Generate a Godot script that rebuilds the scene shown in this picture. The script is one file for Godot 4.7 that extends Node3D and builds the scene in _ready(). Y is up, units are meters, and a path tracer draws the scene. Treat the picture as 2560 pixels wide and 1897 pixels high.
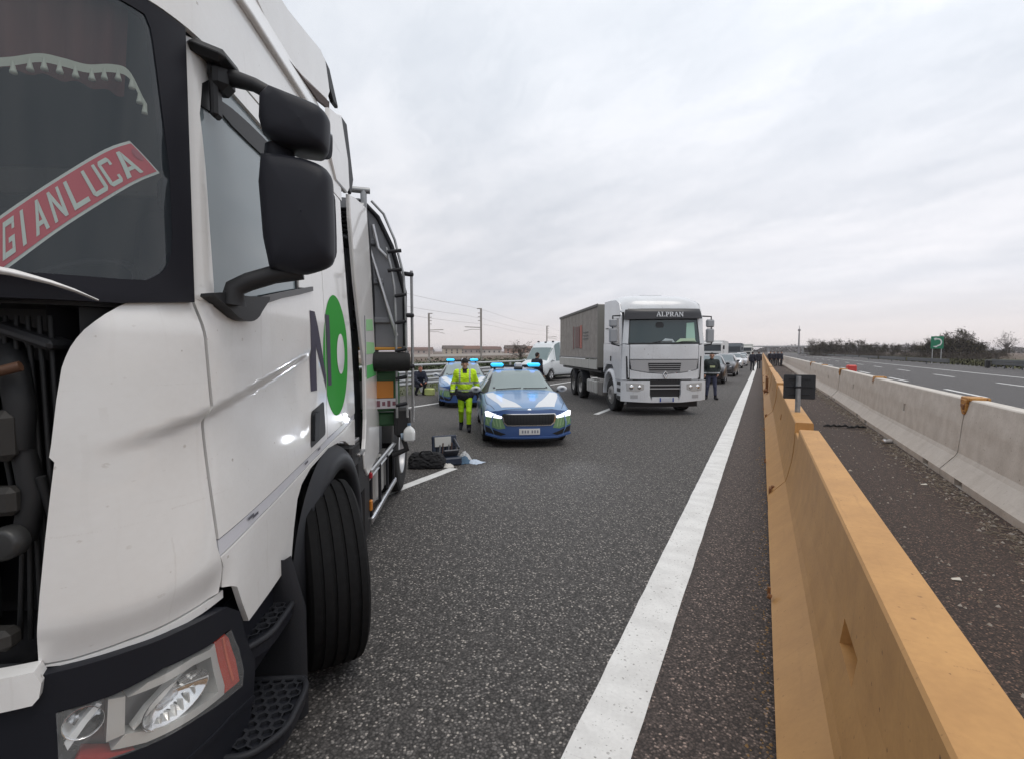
extends Node3D
# A motorway stopped by an accident: tractor unit, police cars, lorry, barriers, queue.

var M := {}
var used := {}
var rng := RandomNumberGenerator.new()

# ---------------------------------------------------------------- naming
func numbered(n: String) -> String:
	if not used.has(n):
		used[n] = 0
		return n
	used[n] += 1
	return "%s_%03d" % [n, used[n]]

func tag(o: Node, label := "", category := "", group := "", kind := "") -> Node:
	if label != "": o.set_meta("label", label)
	if category != "": o.set_meta("category", category)
	if group != "": o.set_meta("group", group)
	if kind != "": o.set_meta("kind", kind)
	return o

func base(called: String, at: Vector3, turn := 0.0) -> Node3D:
	var o := Node3D.new()
	o.name = numbered(called)
	add_child(o)
	o.position = at
	o.rotation.y = turn
	return o

func obj(called: String, st, m: Material, parent: Node = null) -> MeshInstance3D:
	var mi := MeshInstance3D.new()
	mi.mesh = st.commit() if st is SurfaceTool else st
	mi.material_override = m
	mi.cast_shadow = GeometryInstance3D.SHADOW_CASTING_SETTING_ON
	if parent == null:
		mi.name = numbered(called)
		add_child(mi)
	else:
		mi.name = called
		parent.add_child(mi, true)
	return mi

func copy_of(o: Node3D, at: Vector3, turn: float, label := "") -> Node3D:
	var c = o.duplicate()
	var n := String(o.name)
	var rx := RegEx.create_from_string("_[0-9]{3}$")
	c.name = numbered(rx.sub(n, ""))
	add_child(c)
	c.position = at
	c.rotation.y = turn
	if label != "": c.set_meta("label", label)
	return c

# ---------------------------------------------------------------- materials
func lin(r: float, g: float, b: float) -> Color:
	return Color(r, g, b).linear_to_srgb()

func mat(c: Color, rough := 0.6, metal := 0.0) -> StandardMaterial3D:
	var m := StandardMaterial3D.new()
	m.albedo_color = c.linear_to_srgb()
	m.roughness = rough
	m.metallic = metal
	return m

func paint(c: Color, rough := 0.35, coat := 0.6) -> StandardMaterial3D:
	var m := mat(c, rough)
	m.clearcoat_enabled = true
	m.clearcoat = coat
	m.clearcoat_roughness = 0.06
	return m

func flatmat(c: Color) -> StandardMaterial3D:
	var m := mat(c, 0.6)
	m.metallic_specular = 0.25
	return m

func glass(c: Color, a: float) -> StandardMaterial3D:
	var m := mat(c, 0.03)
	m.albedo_color.a = a
	m.transparency = BaseMaterial3D.TRANSPARENCY_ALPHA
	m.metallic_specular = 0.6
	return m

func glow(c: Color, e: float) -> StandardMaterial3D:
	var m := mat(c, 0.3)
	m.emission_enabled = true
	m.emission = c.linear_to_srgb()
	m.emission_energy_multiplier = e
	return m

func ramp(stops: Array) -> Gradient:
	var g := Gradient.new()
	var offs := PackedFloat32Array()
	var cols := PackedColorArray()
	for s in stops:
		offs.append(s[0]); cols.append(s[1])
	g.offsets = offs
	g.colors = cols
	return g

func noise_tex(freq: float, size: int, stops: Array, oct := 4, sd := 1, bump := 0.0) -> NoiseTexture2D:
	var n := FastNoiseLite.new()
	n.seed = sd
	n.noise_type = FastNoiseLite.TYPE_SIMPLEX_SMOOTH
	n.frequency = freq
	n.fractal_octaves = oct
	var t := NoiseTexture2D.new()
	t.noise = n
	t.width = size; t.height = size
	t.seamless = true
	if bump > 0.0:
		t.as_normal_map = true
		t.bump_strength = bump
	else:
		t.color_ramp = ramp(stops)
	return t

# world triplanar dirt or grain multiplied into the base colour
func grain(m: StandardMaterial3D, t: Texture2D, scale: float, world := true) -> StandardMaterial3D:
	m.albedo_texture = t
	m.uv1_triplanar = true
	m.uv1_world_triplanar = world
	m.uv1_scale = Vector3.ONE * scale
	return m

# wear on a painted surface: soft mottling, dark specks, scuffs, drips running down
func wear(size: int, sd: int, soft_amp: float, specks: int, scuffs: int, drips: int, dirt: Color) -> ImageTexture:
	var n := FastNoiseLite.new()
	n.seed = sd; n.frequency = 0.006; n.fractal_octaves = 5
	var a := n.get_seamless_image(size, size, false, false, 0.1, true).get_data()
	n.seed = sd + 9; n.frequency = 0.06
	var b := n.get_seamless_image(size, size, false, false, 0.1, true).get_data()
	var k := PackedFloat32Array(); k.resize(size * size)
	for i in size * size: k[i] = soft_amp * (1.0 - a[i] / 255.0) + soft_amp * 0.5 * (1.0 - b[i] / 255.0)
	var r := RandomNumberGenerator.new(); r.seed = sd
	var dab := func(x: int, y: int, v: float) -> void:
		var i := posmod(y, size) * size + posmod(x, size)
		k[i] = minf(1.0, k[i] + v)
	for s in specks:
		var x := r.randi() % size; var y := r.randi() % size
		var rad := int(1 + 3.2 * pow(r.randf(), 4.0)); var v := r.randf_range(0.15, 0.6)
		for i in range(-rad, rad + 1):
			for j in range(-rad, rad + 1):
				if i * i + j * j <= rad * rad and r.randf() < 0.8: dab.call(x + i, y + j, v)
	for s in scuffs:
		var x := r.randf() * size; var y := r.randf() * size; var l := r.randi_range(10, size / 5)
		var dy := r.randf_range(-0.12, 0.12); var v := r.randf_range(0.05, 0.3); var w := r.randi_range(1, 3)
		for i in l:
			if r.randf() < 0.6:
				for j in w: dab.call(int(x + i), int(y + dy * i) + j, v * r.randf() * (1.0 - float(i) / l))
	for s in drips:
		var x := r.randf() * size; var y := r.randf() * size; var l := r.randi_range(20, size / 3)
		var v := r.randf_range(0.03, 0.12); var w := r.randi_range(2, 7)
		for i in l:
			for j in w: dab.call(int(x + j + 2.0 * sin(i * 0.05)), int(y + i), v * (1.0 - float(i) / l) * r.randf_range(0.5, 1.0))
	var out := PackedByteArray(); out.resize(size * size * 3)
	for i in size * size:
		var c := Color.WHITE.lerp(dirt, k[i])
		out[i * 3] = int(c.r * 255); out[i * 3 + 1] = int(c.g * 255); out[i * 3 + 2] = int(c.b * 255)
	return ImageTexture.create_from_image(Image.create_from_data(size, size, false, Image.FORMAT_RGB8, out))

func gray(v: float, a := 1.0) -> Color:
	return Color(v, v, v, a)

# stones pressed in bitumen: cell values times gaps
func stone_image(size: int, freq: float, lo: Color, hi: Color, rare: Color, sd: int) -> Array:
	var n := FastNoiseLite.new()
	n.seed = sd; n.noise_type = FastNoiseLite.TYPE_CELLULAR; n.frequency = freq
	n.fractal_type = FastNoiseLite.FRACTAL_NONE
	n.cellular_return_type = FastNoiseLite.RETURN_CELL_VALUE
	n.cellular_jitter = 1.0
	var a := n.get_seamless_image(size, size, false, false, 0.1, true)
	n.cellular_return_type = FastNoiseLite.RETURN_DISTANCE
	var b := n.get_seamless_image(size, size, false, false, 0.1, true)
	var n2 := FastNoiseLite.new()
	n2.seed = sd + 5; n2.frequency = 0.012; n2.fractal_octaves = 4
	var c := n2.get_seamless_image(size, size, false, false, 0.1, true)
	var da := a.get_data(); var db := b.get_data(); var dc := c.get_data()
	var out := PackedByteArray(); out.resize(size * size * 3)
	var hgt := PackedByteArray(); hgt.resize(size * size * 3)
	for i in size * size:
		var v: float = da[i] / 255.0
		var g: float = 1.0 - db[i] / 255.0
		g = clampf((g - 0.18) * 1.9, 0.0, 1.0)
		var w: float = 0.8 + 0.4 * dc[i] / 255.0
		var col: Color = lo.lerp(hi, pow(v, 1.8) * w)
		if v > 0.9: col = hi.lerp(rare, (v - 0.9) * 10.0)
		col = col * (0.5 + 0.5 * g)
		out[i * 3] = int(clampf(col.r, 0, 1) * 255); out[i * 3 + 1] = int(clampf(col.g, 0, 1) * 255); out[i * 3 + 2] = int(clampf(col.b, 0, 1) * 255)
		var hh := int(clampf(g * (0.5 + 0.5 * v), 0, 1) * 255)
		hgt[i * 3] = hh; hgt[i * 3 + 1] = hh; hgt[i * 3 + 2] = hh
	var im := Image.create_from_data(size, size, false, Image.FORMAT_RGB8, out)
	var hm := Image.create_from_data(size, size, false, Image.FORMAT_RGB8, hgt)
	hm.bump_map_to_normal_map(3.0)
	return [ImageTexture.create_from_image(im), ImageTexture.create_from_image(hm)]

# ---------------------------------------------------------------- geometry
func new_st() -> SurfaceTool:
	var st := SurfaceTool.new()
	st.begin(Mesh.PRIMITIVE_TRIANGLES)
	return st

func tri(st: SurfaceTool, a: Vector3, b: Vector3, c: Vector3) -> void:   # counter-clockwise seen from outside
	var n := (b - a).cross(c - a)
	if n.length_squared() < 1e-16: return
	n = n.normalized()
	for p in [a, c, b]:
		st.set_normal(n)
		st.set_uv(Vector2(p.x, p.z))
		st.add_vertex(p)

func quad(st: SurfaceTool, a: Vector3, b: Vector3, c: Vector3, d: Vector3) -> void:
	tri(st, a, b, c)
	tri(st, a, c, d)

func trin(st: SurfaceTool, a: Vector3, b: Vector3, c: Vector3, na: Vector3, nb: Vector3, nc: Vector3) -> void:
	var f := (b - a).cross(c - a)
	if f.length_squared() < 1e-18: return
	if f.dot(na + nb + nc) < 0.0:
		var t := b; b = c; c = t
		t = nb; nb = nc; nc = t
	st.set_normal(na); st.set_uv(Vector2(a.x, a.z)); st.add_vertex(a)
	st.set_normal(nc); st.set_uv(Vector2(c.x, c.z)); st.add_vertex(c)
	st.set_normal(nb); st.set_uv(Vector2(b.x, b.z)); st.add_vertex(b)

# a smooth sheet through rows of points; sgn turns its normals
func sheet(st: SurfaceTool, rows: Array, sgn := 1.0, wrap := false) -> void:
	var nr := rows.size()
	var nc: int = rows[0].size()
	var nor := []
	for i in nr:
		var line := PackedVector3Array()
		for j in nc:
			var ip := mini(i + 1, nr - 1); var im := maxi(i - 1, 0)
			var jp := j + 1; var jm := j - 1
			if wrap:
				jp = (j + 1) % (nc - 1) if j + 1 >= nc else j + 1
				jm = nc - 2 if j == 0 else j - 1
				if j == nc - 1: jp = 1
			else:
				jp = mini(jp, nc - 1); jm = maxi(jm, 0)
			var n: Vector3 = (rows[ip][j] - rows[im][j]).cross(rows[i][jp] - rows[i][jm]) * sgn
			if n.length_squared() < 1e-16: n = Vector3.UP
			line.append(n.normalized())
		nor.append(line)
	for i in nr - 1:
		for j in nc - 1:
			trin(st, rows[i][j], rows[i + 1][j], rows[i + 1][j + 1], nor[i][j], nor[i + 1][j], nor[i + 1][j + 1])
			trin(st, rows[i][j], rows[i + 1][j + 1], rows[i][j + 1], nor[i][j], nor[i + 1][j + 1], nor[i][j + 1])

# box with chamfered edges
func box(st: SurfaceTool, c: Vector3, s: Vector3, bev := 0.0, bs := Basis.IDENTITY) -> void:
	var h := s * 0.5
	bev = minf(bev, minf(h.x, minf(h.y, h.z)) * 0.9)
	var P := func(x: float, y: float, z: float) -> Vector3: return c + bs * Vector3(x, y, z)
	for ax in 3:
		for sg in [-1.0, 1.0]:
			var u := (ax + 1) % 3; var v := (ax + 2) % 3
			var q := []
			for k in [[-1, -1], [1, -1], [1, 1], [-1, 1]]:
				var p := Vector3.ZERO
				p[ax] = h[ax] * sg
				p[u] = (h[u] - bev) * k[0]; p[v] = (h[v] - bev) * k[1]
				q.append(c + bs * p)
			if sg > 0: quad(st, q[0], q[1], q[2], q[3])
			else: quad(st, q[3], q[2], q[1], q[0])
	if bev <= 0.0: return
	for ax in 3:
		var u := (ax + 1) % 3; var v := (ax + 2) % 3
		for su in [-1.0, 1.0]:
			for sv in [-1.0, 1.0]:
				var q := []
				for k in [[-1, 0], [1, 0], [1, 1], [-1, 1]]:
					var p := Vector3.ZERO
					p[ax] = (h[ax] - bev) * k[0]
					p[u] = (h[u] - (bev if k[1] == 1 else 0.0)) * su
					p[v] = (h[v] - (0.0 if k[1] == 1 else bev)) * sv
					q.append(c + bs * p)
				if su * sv < 0: quad(st, q[0], q[1], q[2], q[3])
				else: quad(st, q[3], q[2], q[1], q[0])
	for sx in [-1.0, 1.0]:
		for sy in [-1.0, 1.0]:
			for sz in [-1.0, 1.0]:
				var a: Vector3 = P.call(h.x * sx, (h.y - bev) * sy, (h.z - bev) * sz)
				var b: Vector3 = P.call((h.x - bev) * sx, h.y * sy, (h.z - bev) * sz)
				var d: Vector3 = P.call((h.x - bev) * sx, (h.y - bev) * sy, h.z * sz)
				if sx * sy * sz > 0: tri(st, a, b, d)
				else: tri(st, a, d, b)

# swept round bar through points; r is a number or one radius per point
func tube(st: SurfaceTool, pts: Array, r, n := 8, caps := true) -> void:
	var rows := []
	var up := Vector3.UP
	var t0: Vector3 = (pts[1] - pts[0]).normalized()
	if absf(t0.dot(up)) > 0.9: up = Vector3.RIGHT
	var side := t0.cross(up).normalized()
	for i in pts.size():
		var t: Vector3
		if i == 0: t = pts[1] - pts[0]
		elif i == pts.size() - 1: t = pts[i] - pts[i - 1]
		else: t = (pts[i + 1] - pts[i]).normalized() + (pts[i] - pts[i - 1]).normalized()
		t = t.normalized()
		side = (side - t * side.dot(t)).normalized()
		var o := t.cross(side)
		var row := PackedVector3Array()
		var rr: float = r[i] if r is Array else r
		for k in n + 1:
			var a := TAU * k / n
			row.append(pts[i] + (side * cos(a) + o * sin(a)) * rr)
		rows.append(row)
	sheet(st, rows, -1.0, true)
	if caps:
		for e in [0, pts.size() - 1]:
			for k in n:
				if e == 0: tri(st, pts[e], rows[e][k + 1], rows[e][k])
				else: tri(st, pts[e], rows[e][k], rows[e][k + 1])

# body of revolution about xf's y axis, profile of (radius, height)
func lathe(st: SurfaceTool, prof: Array, xf: Transform3D, n := 24, smooth := true) -> void:
	var rows := []
	for p in prof:
		var row := PackedVector3Array()
		for k in n + 1:
			var a := TAU * k / n
			row.append(xf * Vector3(p.x * cos(a), p.y, p.x * sin(a)))
		rows.append(row)
	if smooth:
		sheet(st, rows, 1.0, true)
		return
	for i in rows.size() - 1:
		sheet(st, [rows[i], rows[i + 1]], 1.0, true)

# polygon in xf's xy plane pushed along +z, with an optional bevel on the front rim
func extrude(st: SurfaceTool, poly: PackedVector2Array, xf: Transform3D, depth: float, bev := 0.0) -> void:
	if Geometry2D.is_polygon_clockwise(poly): poly.reverse()
	var n := poly.size()
	var inner := PackedVector2Array()
	for i in n:
		if bev <= 0.0: inner.append(poly[i]); continue
		var a := (poly[i] - poly[(i + n - 1) % n]).normalized()
		var b := (poly[(i + 1) % n] - poly[i]).normalized()
		var na := Vector2(-a.y, a.x); var nb := Vector2(-b.y, b.x)
		var m := (na + nb).normalized()
		inner.append(poly[i] + m * bev / maxf(0.35, m.dot(na)))
	var T := func(p: Vector2, z: float) -> Vector3: return xf * Vector3(p.x, p.y, z)
	var tr := Geometry2D.triangulate_polygon(inner)
	for k in range(0, tr.size(), 3):
		tri(st, T.call(inner[tr[k]], depth), T.call(inner[tr[k + 1]], depth), T.call(inner[tr[k + 2]], depth))
	var t2 := Geometry2D.triangulate_polygon(poly)
	for k in range(0, t2.size(), 3):
		tri(st, T.call(poly[t2[k]], 0.0), T.call(poly[t2[k + 2]], 0.0), T.call(poly[t2[k + 1]], 0.0))
	for i in n:
		var j := (i + 1) % n
		quad(st, T.call(poly[i], 0.0), T.call(poly[j], 0.0), T.call(poly[j], depth - bev), T.call(poly[i], depth - bev))
		if bev > 0.0:
			quad(st, T.call(poly[i], depth - bev), T.call(poly[j], depth - bev), T.call(inner[j], depth), T.call(inner[i], depth))

func v2(a: Array) -> PackedVector2Array:
	var r := PackedVector2Array()
	for i in range(0, a.size(), 2): r.append(Vector2(a[i], a[i + 1]))
	return r

# outline rounded by Chaikin's corner cutting
func soft(poly: PackedVector2Array, times := 2, cut := 0.25) -> PackedVector2Array:
	for t in times:
		var q := PackedVector2Array()
		for i in poly.size():
			var a := poly[i]; var b := poly[(i + 1) % poly.size()]
			q.append(a.lerp(b, cut)); q.append(a.lerp(b, 1.0 - cut))
		poly = q
	return poly

# only the corners are cut, by a fixed length
func fillet(poly: PackedVector2Array, r: float, n := 4) -> PackedVector2Array:
	var q := PackedVector2Array()
	var c := poly.size()
	for i in c:
		var p := poly[i]
		var a := poly[(i + c - 1) % c] - p; var b := poly[(i + 1) % c] - p
		var ra := minf(r, a.length() * 0.45); var rb := minf(r, b.length() * 0.45)
		var s := p + a.normalized() * ra; var e := p + b.normalized() * rb
		for k in n + 1:
			var t := float(k) / n
			q.append(s.lerp(p, t).lerp(p.lerp(e, t), t))
	return q

func surf_normal(map: Callable, u: float, v: float, sgn: float) -> Vector3:
	var h := 0.004
	var du: Vector3 = map.call(u + h, v) - map.call(u - h, v)
	var dv: Vector3 = map.call(u, v + h) - map.call(u, v - h)
	return (du.cross(dv) * sgn).normalized()

# a curved panel: a polygon in (u, v) laid on the surface map(u, v), proud by off, with a rim of the given thickness
func panel(st: SurfaceTool, poly: PackedVector2Array, map: Callable, sgn: float, cell: float, thick := 0.01, off := 0.0) -> void:
	if Geometry2D.is_polygon_clockwise(poly): poly.reverse()
	var lo := poly[0]; var hi := poly[0]
	for p in poly:
		lo = lo.min(p); hi = hi.max(p)
	var cache := {}
	var P := func(p: Vector2) -> Array:
		var key := Vector2i(roundi(p.x * 50000.0), roundi(p.y * 50000.0))
		if cache.has(key): return cache[key]
		var n := surf_normal(map, p.x, p.y, sgn)
		var r := [map.call(p.x, p.y) + n * off, n]
		cache[key] = r
		return r
	var nx := maxi(1, ceili((hi.x - lo.x) / cell)); var ny := maxi(1, ceili((hi.y - lo.y) / cell))
	for i in nx:
		for j in ny:
			var a := Vector2(lerpf(lo.x, hi.x, float(i) / nx), lerpf(lo.y, hi.y, float(j) / ny))
			var b := Vector2(lerpf(lo.x, hi.x, float(i + 1) / nx), lerpf(lo.y, hi.y, float(j + 1) / ny))
			for piece in Geometry2D.intersect_polygons(poly, PackedVector2Array([a, Vector2(b.x, a.y), b, Vector2(a.x, b.y)])):
				var t := Geometry2D.triangulate_polygon(piece)
				for k in range(0, t.size(), 3):
					var p0: Array = P.call(piece[t[k]]); var p1: Array = P.call(piece[t[k + 1]]); var p2: Array = P.call(piece[t[k + 2]])
					trin(st, p0[0], p1[0], p2[0], p0[1], p1[1], p2[1])
	if thick <= 0.0: return
	for i in poly.size():
		var a := poly[i]; var b := poly[(i + 1) % poly.size()]
		var m := maxi(1, ceili(a.distance_to(b) / cell))
		for k in m:
			var p: Array = P.call(a.lerp(b, float(k) / m)); var q: Array = P.call(a.lerp(b, float(k + 1) / m))
			if sgn > 0: quad(st, p[0] - p[1] * thick, q[0] - q[1] * thick, q[0], p[0])
			else: quad(st, q[0] - q[1] * thick, p[0] - p[1] * thick, p[0], q[0])

func text_mesh(s: String, height: float, depth: float, face := "Droid Sans", bold := 700) -> TextMesh:
	var t := TextMesh.new()
	var f := SystemFont.new()
	f.font_names = PackedStringArray([face])
	f.font_weight = bold
	t.font = f
	t.text = s
	t.font_size = 48
	t.pixel_size = height / 34.0
	t.depth = depth
	return t

# ---------------------------------------------------------------- bodies: smooth-joined capsules meshed as surface nets
# bone: [a, b, ra, rb, k, colour]
func nets(st: SurfaceTool, bones: Array, cell: float, tint = null, crease := 0.0) -> void:
	var lo := Vector3.INF; var hi := -Vector3.INF
	for b in bones:
		var r: float = maxf(b[2], b[3]) + b[4] + cell * 2.0
		lo = lo.min(b[0] - Vector3.ONE * r).min(b[1] - Vector3.ONE * r)
		hi = hi.max(b[0] + Vector3.ONE * r).max(b[1] + Vector3.ONE * r)
	var d := Vector3i(((hi - lo) / cell).ceil()) + Vector3i.ONE
	var F := PackedFloat32Array(); F.resize(d.x * d.y * d.z); F.fill(10.0)
	var O := PackedByteArray(); O.resize(F.size())
	var B := PackedFloat32Array(); B.resize(F.size()); B.fill(10.0)
	for bi in bones.size():
		var b: Array = bones[bi]
		var A: Vector3 = b[0]; var ab: Vector3 = b[1] - b[0]
		var L2 := maxf(ab.length_squared(), 1e-8)
		var k: float = b[4]
		var reach: float = maxf(b[2], b[3]) + maxf(k, 0.0) + cell * 2.0
		var i0 := Vector3i((((b[0] as Vector3).min(b[1]) - Vector3.ONE * reach - lo) / cell).floor()).clamp(Vector3i.ZERO, d - Vector3i.ONE)
		var i1 := Vector3i((((b[0] as Vector3).max(b[1]) + Vector3.ONE * reach - lo) / cell).ceil()).clamp(Vector3i.ZERO, d - Vector3i.ONE)
		for z in range(i0.z, i1.z + 1):
			for y in range(i0.y, i1.y + 1):
				var at := (z * d.y + y) * d.x
				for x in range(i0.x, i1.x + 1):
					var p := lo + Vector3(x, y, z) * cell - A
					var t := clampf(p.dot(ab) / L2, 0.0, 1.0)
					var v: float = (p - ab * t).length() - lerpf(b[2], b[3], t)
					var o := F[at + x]
					if v < B[at + x]:
						B[at + x] = v; O[at + x] = bi
					var h := maxf(k - absf(v - o), 0.0)
					F[at + x] = minf(v, o) - (h * h / (4.0 * k) if k > 0.0 else 0.0)
	if crease > 0.0:
		var cn := FastNoiseLite.new(); cn.seed = 5; cn.frequency = 7.0; cn.fractal_octaves = 3
		for z in d.z:
			for y in d.y:
				var at := (z * d.y + y) * d.x
				for x in d.x:
					if absf(F[at + x]) < cell * 3.0:
						var p := lo + Vector3(x, y, z) * cell
						F[at + x] += crease * (absf(cn.get_noise_3d(p.x * 0.9 + p.y * 0.5, p.y * 1.7, p.z)) * 2.0 - 0.5)
	var idx := {}
	var verts := PackedVector3Array(); var norms := PackedVector3Array(); var cols := PackedColorArray()
	var sx := 1; var sy := d.x; var sz := d.x * d.y
	var corner := [0, sx, sy, sx + sy, sz, sx + sz, sy + sz, sx + sy + sz]
	var cpos := [Vector3(0, 0, 0), Vector3(1, 0, 0), Vector3(0, 1, 0), Vector3(1, 1, 0), Vector3(0, 0, 1), Vector3(1, 0, 1), Vector3(0, 1, 1), Vector3(1, 1, 1)]
	var edges := [[0, 1], [2, 3], [4, 5], [6, 7], [0, 2], [1, 3], [4, 6], [5, 7], [0, 4], [1, 5], [2, 6], [3, 7]]
	for z in d.z - 1:
		for y in d.y - 1:
			var row := z * sz + y * sy
			for x in d.x - 1:
				var at := row + x
				var f0 := F[at]
				if f0 > cell * 3.0 or f0 < -cell * 3.0: continue
				var neg := 0
				for c in 8:
					if F[at + corner[c]] < 0.0: neg += 1
				if neg == 0 or neg == 8: continue
				var s := Vector3.ZERO; var cnt := 0
				for e in edges:
					var a := F[at + corner[e[0]]]; var b := F[at + corner[e[1]]]
					if (a < 0.0) != (b < 0.0):
						s += (cpos[e[0]] as Vector3).lerp(cpos[e[1]], a / (a - b)); cnt += 1
				s /= cnt
				var g := Vector3(
					F[at + sx] - f0 + F[at + sx + sy + sz] - F[at + sy + sz],
					F[at + sy] - f0 + F[at + sx + sy + sz] - F[at + sx + sz],
					F[at + sz] - f0 + F[at + sx + sy + sz] - F[at + sx + sy])
				idx[at] = verts.size()
				var pos := lo + (Vector3(x, y, z) + s) * cell
				verts.append(pos)
				norms.append(g.normalized() if g.length_squared() > 0.0 else Vector3.UP)
				var col: Color = bones[O[at]][5]
				if tint != null: col = tint.call(pos, O[at], col)
				cols.append(col)
	var put := func(a: int, b: int, c: int) -> void:
		var f := (verts[b] - verts[a]).cross(verts[c] - verts[a])
		var o := [a, c, b] if f.dot(norms[a] + norms[b] + norms[c]) > 0.0 else [a, b, c]
		for q in o:
			st.set_color(cols[q]); st.set_normal(norms[q]); st.set_uv(Vector2(verts[q].x, verts[q].y)); st.add_vertex(verts[q])
	for z in range(1, d.z - 1):
		for y in range(1, d.y - 1):
			for x in range(1, d.x - 1):
				var at := z * sz + y * sy + x
				var f0 := F[at]
				if absf(f0) > cell * 3.0: continue
				for ax in 3:
					var s: int = [sx, sy, sz][ax]
					if (f0 < 0.0) == (F[at + s] < 0.0): continue
					var u: int = [sy, sz, sx][ax]; var w: int = [sz, sx, sy][ax]
					var q := [at, at - u, at - u - w, at - w]
					var ok := true
					for c in q:
						if not idx.has(c): ok = false
					if not ok: continue
					put.call(idx[q[0]], idx[q[1]], idx[q[2]])
					put.call(idx[q[0]], idx[q[2]], idx[q[3]])

func body_mat(rough := 0.85) -> StandardMaterial3D:
	var m := StandardMaterial3D.new()
	m.vertex_color_use_as_albedo = true
	m.roughness = rough
	return m

# ================================================================ scene
const TRUCK_TURN := 0.5575

func _ready() -> void:
	rng.seed = 7
	# ---- camera
	var cam := Camera3D.new()
	cam.name = "camera"
	add_child(cam)
	cam.position = Vector3(0, 1.85, 0)
	cam.rotation = Vector3(deg_to_rad(-3.28), deg_to_rad(26.936), 0)
	cam.fov = 75.27
	cam.near = 0.05
	cam.far = 9000.0
	cam.current = true
	# ---- sky and air
	var we := WorldEnvironment.new()
	we.name = "world_environment"
	var env := Environment.new()
	env.background_mode = Environment.BG_SKY
	env.tonemap_mode = Environment.TONE_MAPPER_LINEAR
	env.tonemap_exposure = 1.0
	env.sdfgi_enabled = true
	env.ssao_enabled = true
	env.ssil_enabled = true
	env.fog_enabled = true
	env.fog_density = 0.0003
	env.fog_light_color = Color(0.80, 0.78, 0.79)
	var sky := Sky.new()
	var psm := PanoramaSkyMaterial.new()
	psm.panorama = cloud_panorama()
	sky.sky_material = psm
	env.sky = sky
	env.background_energy_multiplier = 1.0
	we.environment = env
	add_child(we)
	# ---- sun behind the cloud, high over the right shoulder
	var sun := DirectionalLight3D.new()
	sun.name = "sun"
	sun.light_energy = 0.32
	sun.light_angular_distance = 28.0
	sun.light_color = Color(1.0, 0.97, 0.93)
	sun.shadow_enabled = true
	add_child(sun)
	sun.look_at_from_position(Vector3(15, 40, 4), Vector3.ZERO)

	materials()
	setting()
	barriers()
	background()
	tractor_unit()
	trailer()
	lorry()
	police()
	vans_and_queue()
	road_clutter()
	people()

func cloud_panorama() -> ImageTexture:
	var w := 1536; var h := 768
	var n := FastNoiseLite.new()
	n.seed = 11; n.noise_type = FastNoiseLite.TYPE_SIMPLEX_SMOOTH; n.frequency = 0.8
	n.fractal_octaves = 6; n.fractal_gain = 0.55
	n.domain_warp_enabled = true; n.domain_warp_amplitude = 0.9; n.domain_warp_frequency = 0.6
	var n2 := FastNoiseLite.new()
	n2.seed = 31; n2.frequency = 0.22; n2.fractal_octaves = 3
	var n3 := FastNoiseLite.new()
	n3.seed = 47; n3.frequency = 1.6; n3.fractal_octaves = 5; n3.fractal_gain = 0.6
	var out := PackedFloat32Array(); out.resize(w * h * 3)
	for j in h:
		var el := PI * 0.5 - PI * (j + 0.5) / h
		var y := sin(el); var cy := cos(el)
		for i in w:
			var az := TAU * ((i + 0.5) / w - 0.5)
			var x := sin(az) * cy; var z := -cos(az) * cy
			var c: Color
			if y <= 0.0:
				c = Color(0.66, 0.61, 0.6).lerp(Color(0.16, 0.15, 0.14), clampf(-y * 9.0, 0, 1))
			else:
				var k := 1.0 / (y + 0.10)
				# bands run across the road, drawn out towards the right-hand horizon
				var px := (x * 0.86 + z * 0.5) * k; var pz := (z * 0.86 - x * 0.5) * k
				var a := n.get_noise_2d(px * 0.5, pz * 1.1)
				var b := n2.get_noise_2d(px * 0.5 + 9.0, pz * 0.9)
				var d := a * 0.65 + b * 0.5 + 0.28 * n3.get_noise_2d(px * 0.8, pz * 1.2)
				var fade := clampf(y * 5.0, 0.15, 1.0)
				var hz := Color(0.755, 0.70, 0.69)
				var lowc := Color(0.71, 0.72, 0.765)
				var mid := Color(0.80, 0.835, 0.895)
				var top := Color(1.14, 1.15, 1.17)
				if y < 0.13: c = hz.lerp(lowc, smoothstep(0.0, 0.13, y))
				elif y < 0.55: c = lowc.lerp(mid, smoothstep(0.13, 0.55, y))
				else: c = mid.lerp(top, (y - 0.55) / 0.45)
				# thinner cloud on the left of the road, thicker on the right
				var side := x * 0.89 - z * 0.453
				side = (x * 0.8915 + z * -0.453)
				c = c * (1.0 - 0.13 * clampf(side * 1.3, -0.7, 1.0))
				c = c * (1.07 + 0.31 * d * fade)
				# thick parts are a little bluer, thin parts warmer white
				c = Color(c.r * (0.995 + 0.045 * d * fade), c.g, c.b * (1.005 - 0.045 * d * fade))
			var at := (j * w + i) * 3
			out[at] = c.r; out[at + 1] = c.g; out[at + 2] = c.b
	var im := Image.create_from_data(w, h, false, Image.FORMAT_RGBF, out.to_byte_array())
	return ImageTexture.create_from_image(im)

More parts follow.
